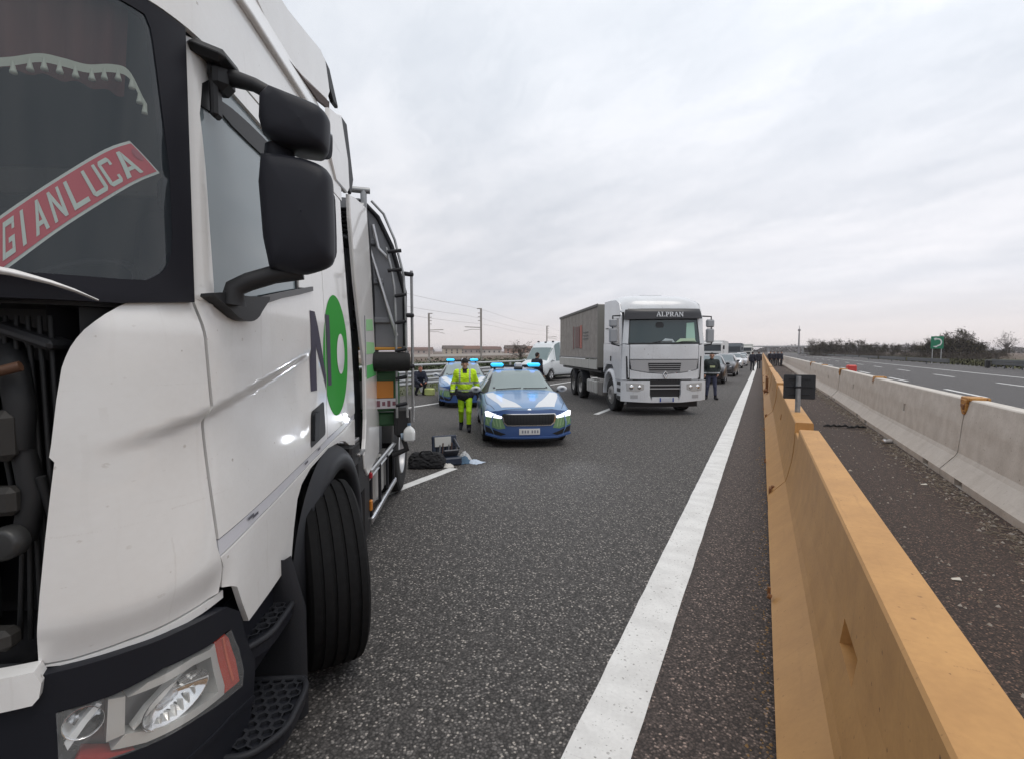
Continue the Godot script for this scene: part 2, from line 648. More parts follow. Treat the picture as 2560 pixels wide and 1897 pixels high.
func materials() -> void:
	var st1 := stone_image(1024, 0.085, Color(0.215, 0.205, 0.20), Color(0.465, 0.45, 0.44), Color(0.69, 0.66, 0.63), 3)
	var m := StandardMaterial3D.new()
	m.albedo_texture = st1[0]
	m.normal_enabled = true; m.normal_texture = st1[1]; m.normal_scale = 0.9
	m.roughness = 0.82
	m.uv1_scale = Vector3(0.92, 0.92, 0.92)
	m.vertex_color_use_as_albedo = true
	M.asphalt = m
	var m2: StandardMaterial3D = m.duplicate()
	m2.albedo_color = Color(0.95, 0.875, 0.85)
	m2.uv1_scale = Vector3(1.0, 1.0, 1.0)
	M.asphalt_strip = m2
	M.median = m2.duplicate()
	M.median.albedo_color = Color(0.90, 0.76, 0.69)
	var m4: StandardMaterial3D = m.duplicate()
	m4.albedo_color = Color(0.98, 0.98, 1.0)
	m4.normal_scale = 0.3
	m4.uv1_scale = Vector3(1.3, 1.3, 1.3)
	M.asphalt_far = m4
	M.road_paint = grain(mat(Color(0.78, 0.78, 0.77), 0.7), wear(1024, 4, 0.14, 2600, 160, 0, Color(0.28, 0.26, 0.25)), 0.5)
	M.grass = grain(mat(Color(0.09, 0.10, 0.045), 0.95), noise_tex(0.03, 512, [[0.0, gray(0.5)], [0.5, gray(0.8)], [1.0, Color(1, 0.95, 0.8)]], 5, 6), 0.35)
	M.field = grain(mat(Color(0.17, 0.125, 0.09), 0.95), noise_tex(0.02, 512, [[0.0, Color(0.6, 0.55, 0.5)], [1.0, Color.WHITE]], 5, 8), 0.02)
	M.pale_field = grain(mat(Color(0.40, 0.33, 0.25), 0.95), noise_tex(0.02, 512, [[0.0, Color(0.75, 0.72, 0.68)], [1.0, Color.WHITE]], 5, 9), 0.02)
	M.yellow = grain(mat(Color(0.55, 0.295, 0.098), 0.62), wear(1024, 12, 0.15, 420, 90, 60, Color(0.34, 0.25, 0.18)), 0.45)
	M.concrete = grain(mat(Color(0.66, 0.625, 0.58), 0.85), wear(1024, 13, 0.2, 700, 60, 110, Color(0.38, 0.33, 0.28)), 0.4)
	M.steel = grain(mat(Color(0.42, 0.43, 0.44), 0.45, 0.7), noise_tex(0.02, 256, [[0.0, gray(0.75)], [1.0, gray(1.0)]], 4, 14), 1.3)
	M.rust = mat(Color(0.22, 0.10, 0.04), 0.8)
	M.black = mat(Color(0.012, 0.012, 0.014), 0.55)
	M.dark_plastic = grain(mat(Color(0.028, 0.029, 0.034), 0.5), noise_tex(0.2, 256, [[0.0, gray(0.8)], [1.0, gray(1.0)]], 3, 15), 3.0)
	M.dark_plastic.metallic_specular = 0.3
	M.rubber = grain(mat(Color(0.017, 0.017, 0.018), 0.8), noise_tex(0.05, 256, [[0.0, gray(0.65)], [1.0, gray(1.0)]], 4, 16), 2.0)
	M.chrome = mat(Color(0.75, 0.75, 0.75), 0.12, 1.0)
	M.alu = mat(Color(0.55, 0.55, 0.56), 0.35, 0.9)

# one flat strip from z0 to z1 with cross positions xs and per-column tones
func strip(called: String, m: Material, xs: Array, z0: float, z1: float, y: float, tones: Array, fine := 0.0) -> MeshInstance3D:
	var st := new_st()
	var n := FastNoiseLite.new(); n.seed = 3; n.frequency = 0.09; n.fractal_octaves = 4
	var n2 := FastNoiseLite.new(); n2.seed = 8; n2.frequency = 0.5; n2.fractal_octaves = 3
	var cx := []; var ct := []
	for i in xs.size() - 1:
		var k := 1 if fine <= 0.0 else maxi(1, int((xs[i + 1] - xs[i]) / fine))
		for q in k:
			cx.append(lerpf(xs[i], xs[i + 1], float(q) / k)); ct.append(lerpf(tones[i], tones[i + 1], float(q) / k))
	cx.append(xs[-1]); ct.append(tones[-1])
	var tone := func(i: int, z: float) -> float:
		var x: float = cx[i]
		# long streaks with the traffic, broad patches, a few darker oily spots
		var v := 1.0 + 0.13 * n.get_noise_2d(x * 9.0, z * 0.5) + 0.12 * n.get_noise_2d(x * 1.2 + 40.0, z * 1.2)
		v -= 0.5 * maxf(0.0, n2.get_noise_2d(x, z * 0.6) - 0.36)
		return ct[i] * v
	var z := z0
	while z > z1:
		var step := 6.0 if z > -60.0 else 48.0
		if fine > 0.0 and z > -24.0: step = fine * 1.5
		var zn := maxf(z1, z - step)
		for i in cx.size() - 1:
			var vs := [Vector3(cx[i], y, z), Vector3(cx[i + 1], y, z), Vector3(cx[i + 1], y, zn), Vector3(cx[i], y, zn)]
			var ts := [tone.call(i, z), tone.call(i + 1, z), tone.call(i + 1, zn), tone.call(i, zn)]
			for k in [0, 2, 1, 0, 3, 2]:
				var v: Vector3 = vs[k]
				st.set_normal(Vector3.UP)
				var t: float = ts[k]
				st.set_color(Color(t, t * 0.975, t * 0.945))
				st.set_uv(Vector2(v.x, v.z))
				st.set_tangent(Plane(1, 0, 0, 1))
				st.add_vertex(v)
		z = zn
	var o := obj(called, st, m)
	tag(o, "", "", "", "structure")
	return o

func line_paint(label: String, x: float, w: float, z0: float, z1: float, y: float, group := "", dx := 0.0) -> void:
	var st := new_st()
	var n := maxi(2, mini(160, int((z0 - z1) / 0.15)))
	var r := RandomNumberGenerator.new(); r.seed = int(absf(x * 100 + z0 * 7)) 
	var prev := []
	for i in n + 1:
		var t := float(i) / n
		var z := lerpf(z0, z1, t)
		var c := x + dx * t * t
		var a := Vector3(c - w * 0.5 + r.randf_range(-0.003, 0.003), y, z)
		var b := Vector3(c + w * 0.5 + r.randf_range(-0.003, 0.003), y, z)
		if i > 0: quad(st, prev[0], prev[1], b, a)
		prev = [a, b]
	var o := obj("road_marking", st, M.road_paint)
	tag(o, label, "road marking", group, "structure")

func setting() -> void:
	# the plain the road crosses
	var st := new_st()
	quad(st, Vector3(-4000, -0.35, 4000), Vector3(4000, -0.35, 4000), Vector3(4000, -0.35, -6000), Vector3(-4000, -0.35, -6000))
	tag(obj("ground", st, M.field), "", "", "", "structure")
	# verges and fields as sheets above it
	st = new_st()
	quad(st, Vector3(-34, -0.16, 40), Vector3(-13.3, -0.02, 40), Vector3(-13.3, -0.02, -900), Vector3(-34, -0.16, -900))
	tag(obj("grass_verge", st, M.grass), "", "", "", "structure")
	st = new_st()
	quad(st, Vector3(27, -0.02, -40), Vector3(60, -0.3, -40), Vector3(60, -0.3, -900), Vector3(27, -0.02, -900))
	quad(st, Vector3(21, -0.02, 40), Vector3(60, -0.3, 40), Vector3(60, -0.3, -40), Vector3(27, -0.02, -40))
	tag(obj("grass_verge", st, M.grass), "", "", "", "structure")
	st = new_st()
	quad(st, Vector3(60, -0.29, 60), Vector3(900, -0.29, 60), Vector3(900, -0.29, -170), Vector3(60, -0.29, -170))
	tag(obj("pale_field", st, M.pale_field), "", "", "", "structure")
	# carriageways
	strip("road", M.asphalt, [-13.3, -10.3, -8.6, -6.4, -4.3, -3.4, -1.5, -0.62], 12.0, -900.0, 0.0, [1.8, 2.0, 1.7, 1.9, 2.1, 1.75, 2.0, 1.9], 0.34)
	strip("road_shoulder", M.asphalt_strip, [-0.62, -0.2, 0.1, 0.5], 12.0, -900.0, 0.0, [1.35, 1.15, 1.0, 0.9], 0.2)
	strip("median", M.median, [0.5, 1.2, 2.0, 2.6, 3.2], 12.0, -900.0, 0.0, [0.85, 0.75, 0.8, 0.9, 0.95], 0.3)
	strip("opposite_road", M.asphalt_far, [3.2, 4.6, 6.0, 8.1, 10.2, 12.4, 15.0, 21.0, 27.0], 12.0, -900.0, -0.004, [1.2, 1.5, 1.3, 1.55, 1.4, 1.55, 1.4, 1.55, 1.4])
	# markings
	line_paint("wide solid white edge line along the yellow barrier", -0.625, 0.285, 8.0, -24.0, 0.004)
	line_paint("far continuation of the white edge line beside the queue", -0.625, 0.285, -24.0, -600.0, 0.004)
	var dash := ["white lane dash beside the open tool case", "white lane dash by the front wheel of the white lorry"]
	for i in 8:
		var l: String = dash[i] if i < 2 else "white lane dash under the queue of cars"
		line_paint(l, -4.32, 0.16, -1.95 - 12.0 * i, -6.45 - 12.0 * i, 0.004, "" if i < 2 else "lane dashes under the queue")
	line_paint("thin solid white line between the two police cars and the guardrail", -10.3, 0.16, 8.0, -300.0, 0.004)
	for i in 14:
		line_paint("white lane dash on the opposite carriageway nearest the concrete wall", 8.08, 0.2, -14.2 - 12.0 * i, -19.2 - 12.0 * i, 0.0, "inner lane dashes of the opposite carriageway")
		line_paint("white lane dash on the opposite carriageway in its outer lanes", 12.4, 0.2, -22.0 - 12.0 * i, -26.8 - 12.0 * i, 0.0, "outer lane dashes of the opposite carriageway")
	line_paint("solid white line along the far edge of the opposite carriageway", 16.3, 0.24, 6.0, -260.0, 0.0, "")
	line_paint("white line along the concrete wall on the opposite carriageway", 4.5, 0.24, 8.0, -400.0, 0.0)

# ---------------------------------------------------------------- barriers
# half profile from the base to the top: half width, height
func barrier_block(called: String, prof: Array, length: float, m: Material, slots: Array, notch: float) -> Node3D:
	var root := base(called, Vector3.ZERO)
	var st := new_st()
	var pts := PackedVector2Array()
	for p in prof: pts.append(Vector2(p[0], p[1]))
	var n := prof.size()
	var full := PackedVector2Array()
	for i in n: full.append(pts[i])
	for i in n: full.append(Vector2(-pts[n - 1 - i].x, pts[n - 1 - i].y))
	# sides as smooth strips in z steps, then caps; the slots are recessed boxes with dark walls
	var zs := [0.0, -length]
	for s in slots:
		zs.append(-s[0] + s[2] * 0.5); zs.append(-s[0] - s[2] * 0.5)
	zs.sort(); zs.reverse()
	for k in zs.size() - 1:
		var z0: float = zs[k]; var z1: float = zs[k + 1]
		if z0 - z1 < 0.001: continue
		for i in full.size() - 1:
			var a := full[i]; var b := full[i + 1]
			var cut := false
			for s in slots:
				if absf((z0 + z1) * 0.5 + s[0]) < s[2] * 0.5 and minf(a.y, b.y) >= s[1] - 0.001 and maxf(a.y, b.y) <= s[1] + s[3] + 0.001 and absf(a.x - b.x) < 0.1:
					cut = true
			if cut:
				var ina := Vector2(a.x * 0.45, a.y); var inb := Vector2(b.x * 0.45, b.y)
				quad(st, Vector3(ina.x, ina.y, z0), Vector3(ina.x, ina.y, z1), Vector3(inb.x, inb.y, z1), Vector3(inb.x, inb.y, z0))
				quad(st, Vector3(a.x, a.y, z0), Vector3(ina.x, ina.y, z0), Vector3(inb.x, inb.y, z0), Vector3(b.x, b.y, z0))
				quad(st, Vector3(ina.x, ina.y, z1), Vector3(a.x, a.y, z1), Vector3(b.x, b.y, z1), Vector3(inb.x, inb.y, z1))
				quad(st, Vector3(a.x, a.y, z0), Vector3(a.x, a.y, z1), Vector3(ina.x, ina.y, z1), Vector3(ina.x, ina.y, z0))
				quad(st, Vector3(b.x, b.y, z1), Vector3(b.x, b.y, z0), Vector3(inb.x, inb.y, z0), Vector3(inb.x, inb.y, z1))
			else:
				quad(st, Vector3(a.x, a.y, z0), Vector3(a.x, a.y, z1), Vector3(b.x, b.y, z1), Vector3(b.x, b.y, z0))
	var t := Geometry2D.triangulate_polygon(full)
	for k in range(0, t.size(), 3):
		var a := full[t[k]]; var b := full[t[k + 1]]; var c := full[t[k + 2]]
		if (b - a).cross(c - a) < 0.0: var q := b; b = c; c = q
		tri(st, Vector3(a.x, a.y, 0), Vector3(b.x, b.y, 0), Vector3(c.x, c.y, 0))
		tri(st, Vector3(a.x, a.y, -length), Vector3(c.x, c.y, -length), Vector3(b.x, b.y, -length))
	obj("wall_body", st, m, root)
	return root

func barriers() -> void:
	# yellow: toe, concave face, flat top with a small chamfer
	var prof := func(h: float) -> Array:
		var a := [[0.368, 0.0], [0.372, 0.07], [0.185, 0.27], [0.165, 0.33]]
		for q in [[0.150, 0.40], [0.125, 0.52], [0.109, 0.64], [0.100, 0.78], [0.096, h - 0.012], [0.087, h]]: a.append(q)
		return a
	var ys := [1.62, -6.78, -14.7, -22.7, -30.7, -38.7, -46.1]
	var names := ["nearest yellow barrier block with a drainage slot in its face", "yellow barrier block carrying the sign post", "third yellow barrier block from the camera", "fourth yellow barrier block, dark buckled joint at its near end", "fifth yellow barrier block, beyond the dark joint", "sixth yellow barrier block, beside the stopped cars"]
	var slot_at := 1.62 + 2.45
	for i in 6:
		var h: float = [1.0, 1.0, 1.02, 1.0, 1.02, 1.0][i]
		var slots := [[slot_at, 0.52, 0.34, 0.12]] if i == 0 else [[4.0, 0.52, 0.3, 0.12]]
		var b := barrier_block("yellow_barrier", prof.call(h), ys[i] - ys[i + 1] - (0.61 if i < 5 else 0.05), M.yellow, slots, 0.0)
		b.position = Vector3([0.475, 0.472, 0.462, 0.455, 0.445, 0.435][i], 0, ys[i])
		tag(b, names[i], "barrier", "yellow barrier blocks along the left carriageway")
		# lower filler piece closing the joint
		if i < 5:
			var pf: Array = prof.call(0.88)
			var full := PackedVector2Array()
			for p in pf: full.append(Vector2(p[0] - 0.003, p[1]))
			for k in range(pf.size() - 1, -1, -1): full.append(Vector2(-pf[k][0] + 0.003, pf[k][1]))
			var fs := new_st()
			extrude(fs, full, Transform3D(Basis.IDENTITY, Vector3(0, 0, -(ys[i] - ys[i + 1]) + 0.003)), 0.604)
			obj("joint_filler", fs, M.yellow, b)
		# coupling bars and bolts low on the toe
		var st := new_st()
		box(st, Vector3(-0.34, 0.12, -0.06), Vector3(0.03, 0.09, 0.10), 0.006)
		box(st, Vector3(-0.31, 0.14, -0.15), Vector3(0.04, 0.05, 0.05), 0.006)
		obj("coupling", st, M.rust, b)
		for k in 2:
			st = new_st()
			var bz := -1.9 - k * 3.6
			tube(st, [Vector3(-0.372, 0.10, bz), Vector3(-0.395, 0.11, bz)], 0.018, 6)
			tube(st, [Vector3(-0.39, 0.1, bz - 0.05), Vector3(-0.385, 0.15, bz - 0.05)], 0.012, 6)
			obj("bolt", st, M.rust, b)
	var far := barrier_block("yellow_barrier", prof.call(1.0), 250.0, M.yellow, [], 0.0)
	far.position = Vector3(0.435, 0, -46.15)
	tag(far, "far run of the yellow barrier reaching the horizon", "barrier")
	# dark buckled joint piece
	var st2 := new_st()
	box(st2, Vector3(0.2, 0.55, -22.03), Vector3(0.10, 0.5, 0.28), 0.02)
	box(st2, Vector3(0.16, 0.3, -21.8), Vector3(0.16, 0.12, 0.5), 0.03)
	box(st2, Vector3(0.18, 0.85, -22.0), Vector3(0.08, 0.06, 0.4), 0.02)
	tag(obj("joint_plate", st2, M.rust), "brown rusty joint plate between far yellow barrier blocks", "plate")
	# concrete wall of the opposite carriageway
	var cp := [[0.36, 0.0], [0.365, 0.10], [0.2, 0.30], [0.17, 0.36], [0.145, 0.62], [0.135, 0.78], [0.095, 1.135], [0.08, 1.15]]
	var c0 := barrier_block("concrete_barrier", cp, 6.55, M.concrete, [[3.2, 0.62, 0.16, 0.16], [0.7, 0.0, 0.3, 0.10], [5.8, 0.0, 0.3, 0.10]], 0.0)
	st2 = new_st()
	quad(st2, Vector3(-0.13, 1.154, 0), Vector3(0.0, 1.154, 0), Vector3(0.0, 1.154, -6.55), Vector3(-0.13, 1.154, -6.55))
	var cz := -2.85
	var clabels := ["concrete barrier block at the right edge of the view", "concrete barrier block with a drip-stained dark slot, beyond the nearest rusty cap", "third concrete barrier block, beyond the second rusty cap", "fourth concrete barrier block from the right edge", "fifth concrete barrier block from the right edge", "sixth concrete barrier block from the right edge", "seventh concrete barrier block from the right edge", "eighth concrete barrier block from the right edge"]
	for i in 8:
		var b: Node3D = c0 if i == 0 else copy_of(c0, Vector3.ZERO, 0.0)
		b.position = Vector3(2.79 + 0.002 * i * i, 0, cz - 6.6 * i)
		b.rotation.y = deg_to_rad([0.0, 0.25, -0.2, 0.3, -0.25, 0.1, 0.0, 0.1][i])
		tag(b, clabels[i], "barrier", "concrete barrier blocks along the opposite carriageway")
	var cf := barrier_block("concrete_barrier", cp, 240.0, M.concrete, [], 0.0)
	cf.position = Vector3(2.9, 0, cz - 52.85)
	tag(cf, "far run of the concrete wall fading to the horizon", "barrier")
	# rusty yellow coupling caps over the joints
	var caplab := ["rusty yellow steel cap on the nearest concrete joint", "rusty yellow cap on the second concrete joint", "rusty yellow cap on the third concrete joint", "small far rusty cap on the fourth concrete joint", "farthest visible rusty cap on the concrete wall"]
	var capm := grain(mat(Color(0.52, 0.30, 0.08), 0.6), noise_tex(0.02, 256, [[0.0, Color(0.35, 0.2, 0.12)], [0.4, Color(0.9, 0.8, 0.7)], [1.0, Color.WHITE]], 5, 21), 3.0)
	var cap0 := base("coupling_bracket", Vector3.ZERO)
	st2 = new_st()
	box(st2, Vector3(0, 1.16, 0), Vector3(0.24, 0.05, 0.34), 0.01)
	for s in [-1.0, 1.0]:
		extrude(st2, v2([-0.13, 1.15, 0.13, 1.15, 0.10, 1.0, 0.05, 0.93, -0.05, 0.93, -0.10, 1.0]), Transform3D(Basis(Vector3.UP, PI * 0.5 * s), Vector3(0.105 * s, 0, 0)), 0.03, 0.006)
	obj("plate", st2, capm, cap0)
	st2 = new_st()
	box(st2, Vector3(-0.142, 1.06, 0), Vector3(0.02, 0.04, 0.12), 0.004)
	tube(st2, [Vector3(-0.14, 1.02, 0.04), Vector3(-0.155, 1.02, 0.04)], 0.02, 6)
	obj("pin", st2, M.rust, cap0)
	for i in 5:
		var b: Node3D = cap0 if i == 0 else copy_of(cap0, Vector3.ZERO, 0.0)
		b.position = Vector3(2.79 + 0.002 * (i + 1) * (i + 1), 0, cz - 6.575 - 6.6 * i)
		tag(b, caplab[i], "cap", "rusty caps on the concrete wall joints")
	# sign on the second yellow block, seen from the back
	var sg := base("road_sign", Vector3(0.465, 1.0, -7.95), deg_to_rad(4.0))
	tag(sg, "small dark sign on a grey post, seen from behind on the yellow barrier", "sign")
	st2 = new_st()
	tube(st2, [Vector3(0, -0.02, 0), Vector3(0, 0.50, 0)], 0.034, 14)
	obj("post", st2, M.steel, sg)
	st2 = new_st()
	extrude(st2, fillet(v2([-0.18, 0.18, 0.215, 0.18, 0.215, 0.52, -0.18, 0.52]), 0.02), Transform3D(Basis.IDENTITY, Vector3(0, 0, -0.05)), 0.012, 0.003)
	obj("plate", st2, grain(mat(Color(0.025, 0.028, 0.034), 0.5), noise_tex(0.05, 256, [[0.0, gray(0.7)], [1.0, gray(1.0)]], 4, 18), 3.0), sg)
	for y in [0.24, 0.35, 0.46]:
		st2 = new_st()
		box(st2, Vector3(0.018, y, -0.034), Vector3(0.27 if y != 0.35 else 0.34, 0.013, 0.013), 0.002)
		obj("bracket", st2, M.dark_plastic, sg)
	st2 = new_st()
	box(st2, Vector3(0, 0.35, 0.0), Vector3(0.083, 0.03, 0.075), 0.005)
	obj("clamp", st2, M.dark_plastic, sg)

# ================================================================ tractor unit
var cab_s := PackedFloat32Array()
var cab_p := PackedVector2Array()
const CAB_C := 3.2987

func cab_table() -> void:
	var o := [Vector2(1.23, -1.3), Vector2(1.23, -0.9), Vector2(1.23, -0.4), Vector2(1.23, 0.1), Vector2(1.23, 0.5), Vector2(1.222, 0.8), Vector2(1.20, 1.0), Vector2(1.14, 1.17), Vector2(1.02, 1.29), Vector2(0.85, 1.365), Vector2(0.6, 1.42), Vector2(0.3, 1.455), Vector2(0, 1.465), Vector2(-0.3, 1.455)]
	var s := 0.0
	for i in range(1, o.size() - 2):
		for k in 16:
			var p: Vector2 = (o[i] as Vector2).cubic_interpolate(o[i + 1], o[i - 1], o[i + 2], k / 16.0)
			if cab_p.size() > 0: s += cab_p[-1].distance_to(p)
			cab_p.append(p); cab_s.append(s)
	s += cab_p[-1].distance_to(o[-2])
	cab_p.append(o[-2]); cab_s.append(s)

func cab_plan(s: float) -> Vector2:
	if s <= 0.0: return Vector2(1.23, -0.9 + s)
	if s > CAB_C:
		var q := cab_plan(2.0 * CAB_C - s)
		return Vector2(-q.x, q.y)
	var i := cab_s.bsearch(s)
	i = clampi(i, 1, cab_s.size() - 1)
	# smooth between the samples
	var a := cab_p[maxi(i - 2, 0)]; var b := cab_p[i - 1]; var c := cab_p[i]; var d := cab_p[mini(i + 1, cab_p.size() - 1)]
	return b.cubic_interpolate(c, a, d, clampf((s - cab_s[i - 1]) / maxf(cab_s[i] - cab_s[i - 1], 1e-5), 0, 1))

func cab_map(s: float, y: float) -> Vector3:
	var q := cab_plan(s)
	var fr := smoothstep(0.0, 1.0, clampf((q.y - 0.5) / 0.9, 0, 1))
	var x := q.x; var z := q.y
	if y > 2.0:
		z -= fr * 0.13 * (y - 2.0)
		x -= signf(x) * 0.035 * (y - 2.0) * minf(1.0, absf(x) / 0.8)
	if y > 3.3:
		x -= signf(x) * (y - 3.3) * 0.27 * minf(1.0, absf(x) / 0.8)
		z -= fr * (y - 3.3) * 0.55
	return Vector3(x, y, z)

# door and corner panel: the pressed crease, undercut below it
func cab_skin(s: float, y: float) -> Vector3:
	var p := cab_map(s, y)
	var xs := [0.4, 0.79, 1.514, 1.812, 1.986, 2.21, 2.5]
	var ys := [1.93, 1.843, 1.707, 1.647, 1.621, 1.579, 1.53]
	var yc := 1.93
	for i in 6:
		if s >= xs[i]: yc = lerpf(ys[i], ys[i + 1], clampf((s - xs[i]) / (xs[i + 1] - xs[i]), 0, 1))
	var t := yc - y
	var amp := smoothstep(0.62, 0.95, s) * (1.0 - smoothstep(1.95, 2.25, s))
	var d := smoothstep(-0.012, 0.05, t) * (1.0 - smoothstep(0.05, 0.62, t))
	var n := Vector3(1, 0, 0).lerp(Vector3(0.3, 0, 1).normalized(), clampf((p.z - 0.8) / 0.6, 0, 1)).normalized()
	# lower edge rolls in under the corner panel
	var roll := smoothstep(1.10, 0.95, y) * smoothstep(1.70, 1.85, s)
	# upper shoulder of the corner panel
	var sh := smoothstep(1.90, 2.06, y) * smoothstep(1.80, 1.86, s) * 0.03
	return p - n * (0.03 * amp * d + 0.035 * roll + sh)

func cab_mirror(s: float, y: float) -> Vector3:
	var p := cab_map(s, y)
	return Vector3(-p.x, p.y, p.z)

func honeycomb(st: SurfaceTool, origin: Vector3, ux: Vector3, uz: Vector3, nx: int, nz: int, pitch: float, outline: PackedVector2Array) -> void:
	# raised hexagonal ribs on a plate
	var up := Vector3.UP
	for i in nx:
		for j in nz:
			var c := Vector2(i * pitch + (pitch * 0.5 if j % 2 == 1 else 0.0), j * pitch * 0.866)
			if not Geometry2D.is_point_in_polygon(c + Vector2(0.045, 0.045), outline) or not Geometry2D.is_point_in_polygon(c + Vector2(0.0, 0.02), outline): continue
			for k in 6:
				var a0 := TAU * (k + 0.5) / 6.0; var a1 := TAU * (k + 1.5) / 6.0
				var ro := pitch * 0.575; var ri := pitch * 0.43
				var po := Vector2(cos(a0), sin(a0)); var pq := Vector2(cos(a1), sin(a1))
				var V := func(r: float, d: Vector2, h: float) -> Vector3: return origin + ux * (c.x + d.x * r) + uz * (c.y + d.y * r) + up * h
				var a: Vector3 = V.call(ro, po, 0.012); var b: Vector3 = V.call(ro, pq, 0.012)
				var e: Vector3 = V.call(ri, pq, 0.012); var f: Vector3 = V.call(ri, po, 0.012)
				var g: Vector3 = V.call(ri, pq, -0.006); var h: Vector3 = V.call(ri, po, -0.006)
				if (b - a).cross(e - a).y > 0.0:
					quad(st, a, b, e, f); quad(st, f, e, g, h)
				else:
					quad(st, f, e, b, a); quad(st, h, g, e, f)

# a lorry tyre: tread grooves, shoulders, side walls; axis along x, outer face at +x
func lorry_tyre(r: float, w: float) -> SurfaceTool:
	var st := new_st()
	var prof := []   # (radius, along)
	var h := w * 0.5
	prof.append(Vector2(r * 0.56, -h * 0.8))
	prof.append(Vector2(r * 0.62, -h * 0.96)); prof.append(Vector2(r * 0.80, -h * 1.02)); prof.append(Vector2(r * 0.93, -h * 0.97)); prof.append(Vector2(r * 0.985, -h * 0.86))
	for g in 4:
		var c := lerpf(-0.58, 0.58, g / 3.0) * h
		prof.append(Vector2(r, c - 0.009)); prof.append(Vector2(r * 0.975, c - 0.006)); prof.append(Vector2(r * 0.975, c + 0.006)); prof.append(Vector2(r, c + 0.009))
	prof.append(Vector2(r * 0.985, h * 0.86)); prof.append(Vector2(r * 0.93, h * 0.97)); prof.append(Vector2(r * 0.80, h * 1.02)); prof.append(Vector2(r * 0.62, h * 0.96)); prof.append(Vector2(r * 0.56, h * 0.8))
	var xf := Transform3D(Basis(Vector3.BACK, -PI * 0.5), Vector3.ZERO)
	for i in prof.size() - 1:
		lathe(st, [prof[i], prof[i + 1]], xf, 56)
	return st

func lorry_rim(r: float, deep: float) -> SurfaceTool:
	var st := new_st()
	var xf := Transform3D(Basis(Vector3.BACK, -PI * 0.5), Vector3.ZERO)
	lathe(st, [Vector2(r, 0.0), Vector2(r * 0.97, 0.015)], xf, 36)
	lathe(st, [Vector2(r * 0.97, 0.015), Vector2(r * 0.9, 0.0), Vector2(r * 0.84, -deep), Vector2(r * 0.5, -deep * 1.05)], xf, 36)
	lathe(st, [Vector2(r * 0.5, -deep * 1.05), Vector2(r * 0.46, -deep * 0.45), Vector2(r * 0.36, -deep * 0.2), Vector2(0.001, -deep * 0.15)], xf, 36)
	for k in 10:
		var a := TAU * k / 10.0
		var c := Vector3(-deep * 1.0, cos(a) * r * 0.62, sin(a) * r * 0.62)
		tube(st, [c, c + Vector3(0.035, 0, 0)], 0.016, 6)
	return st

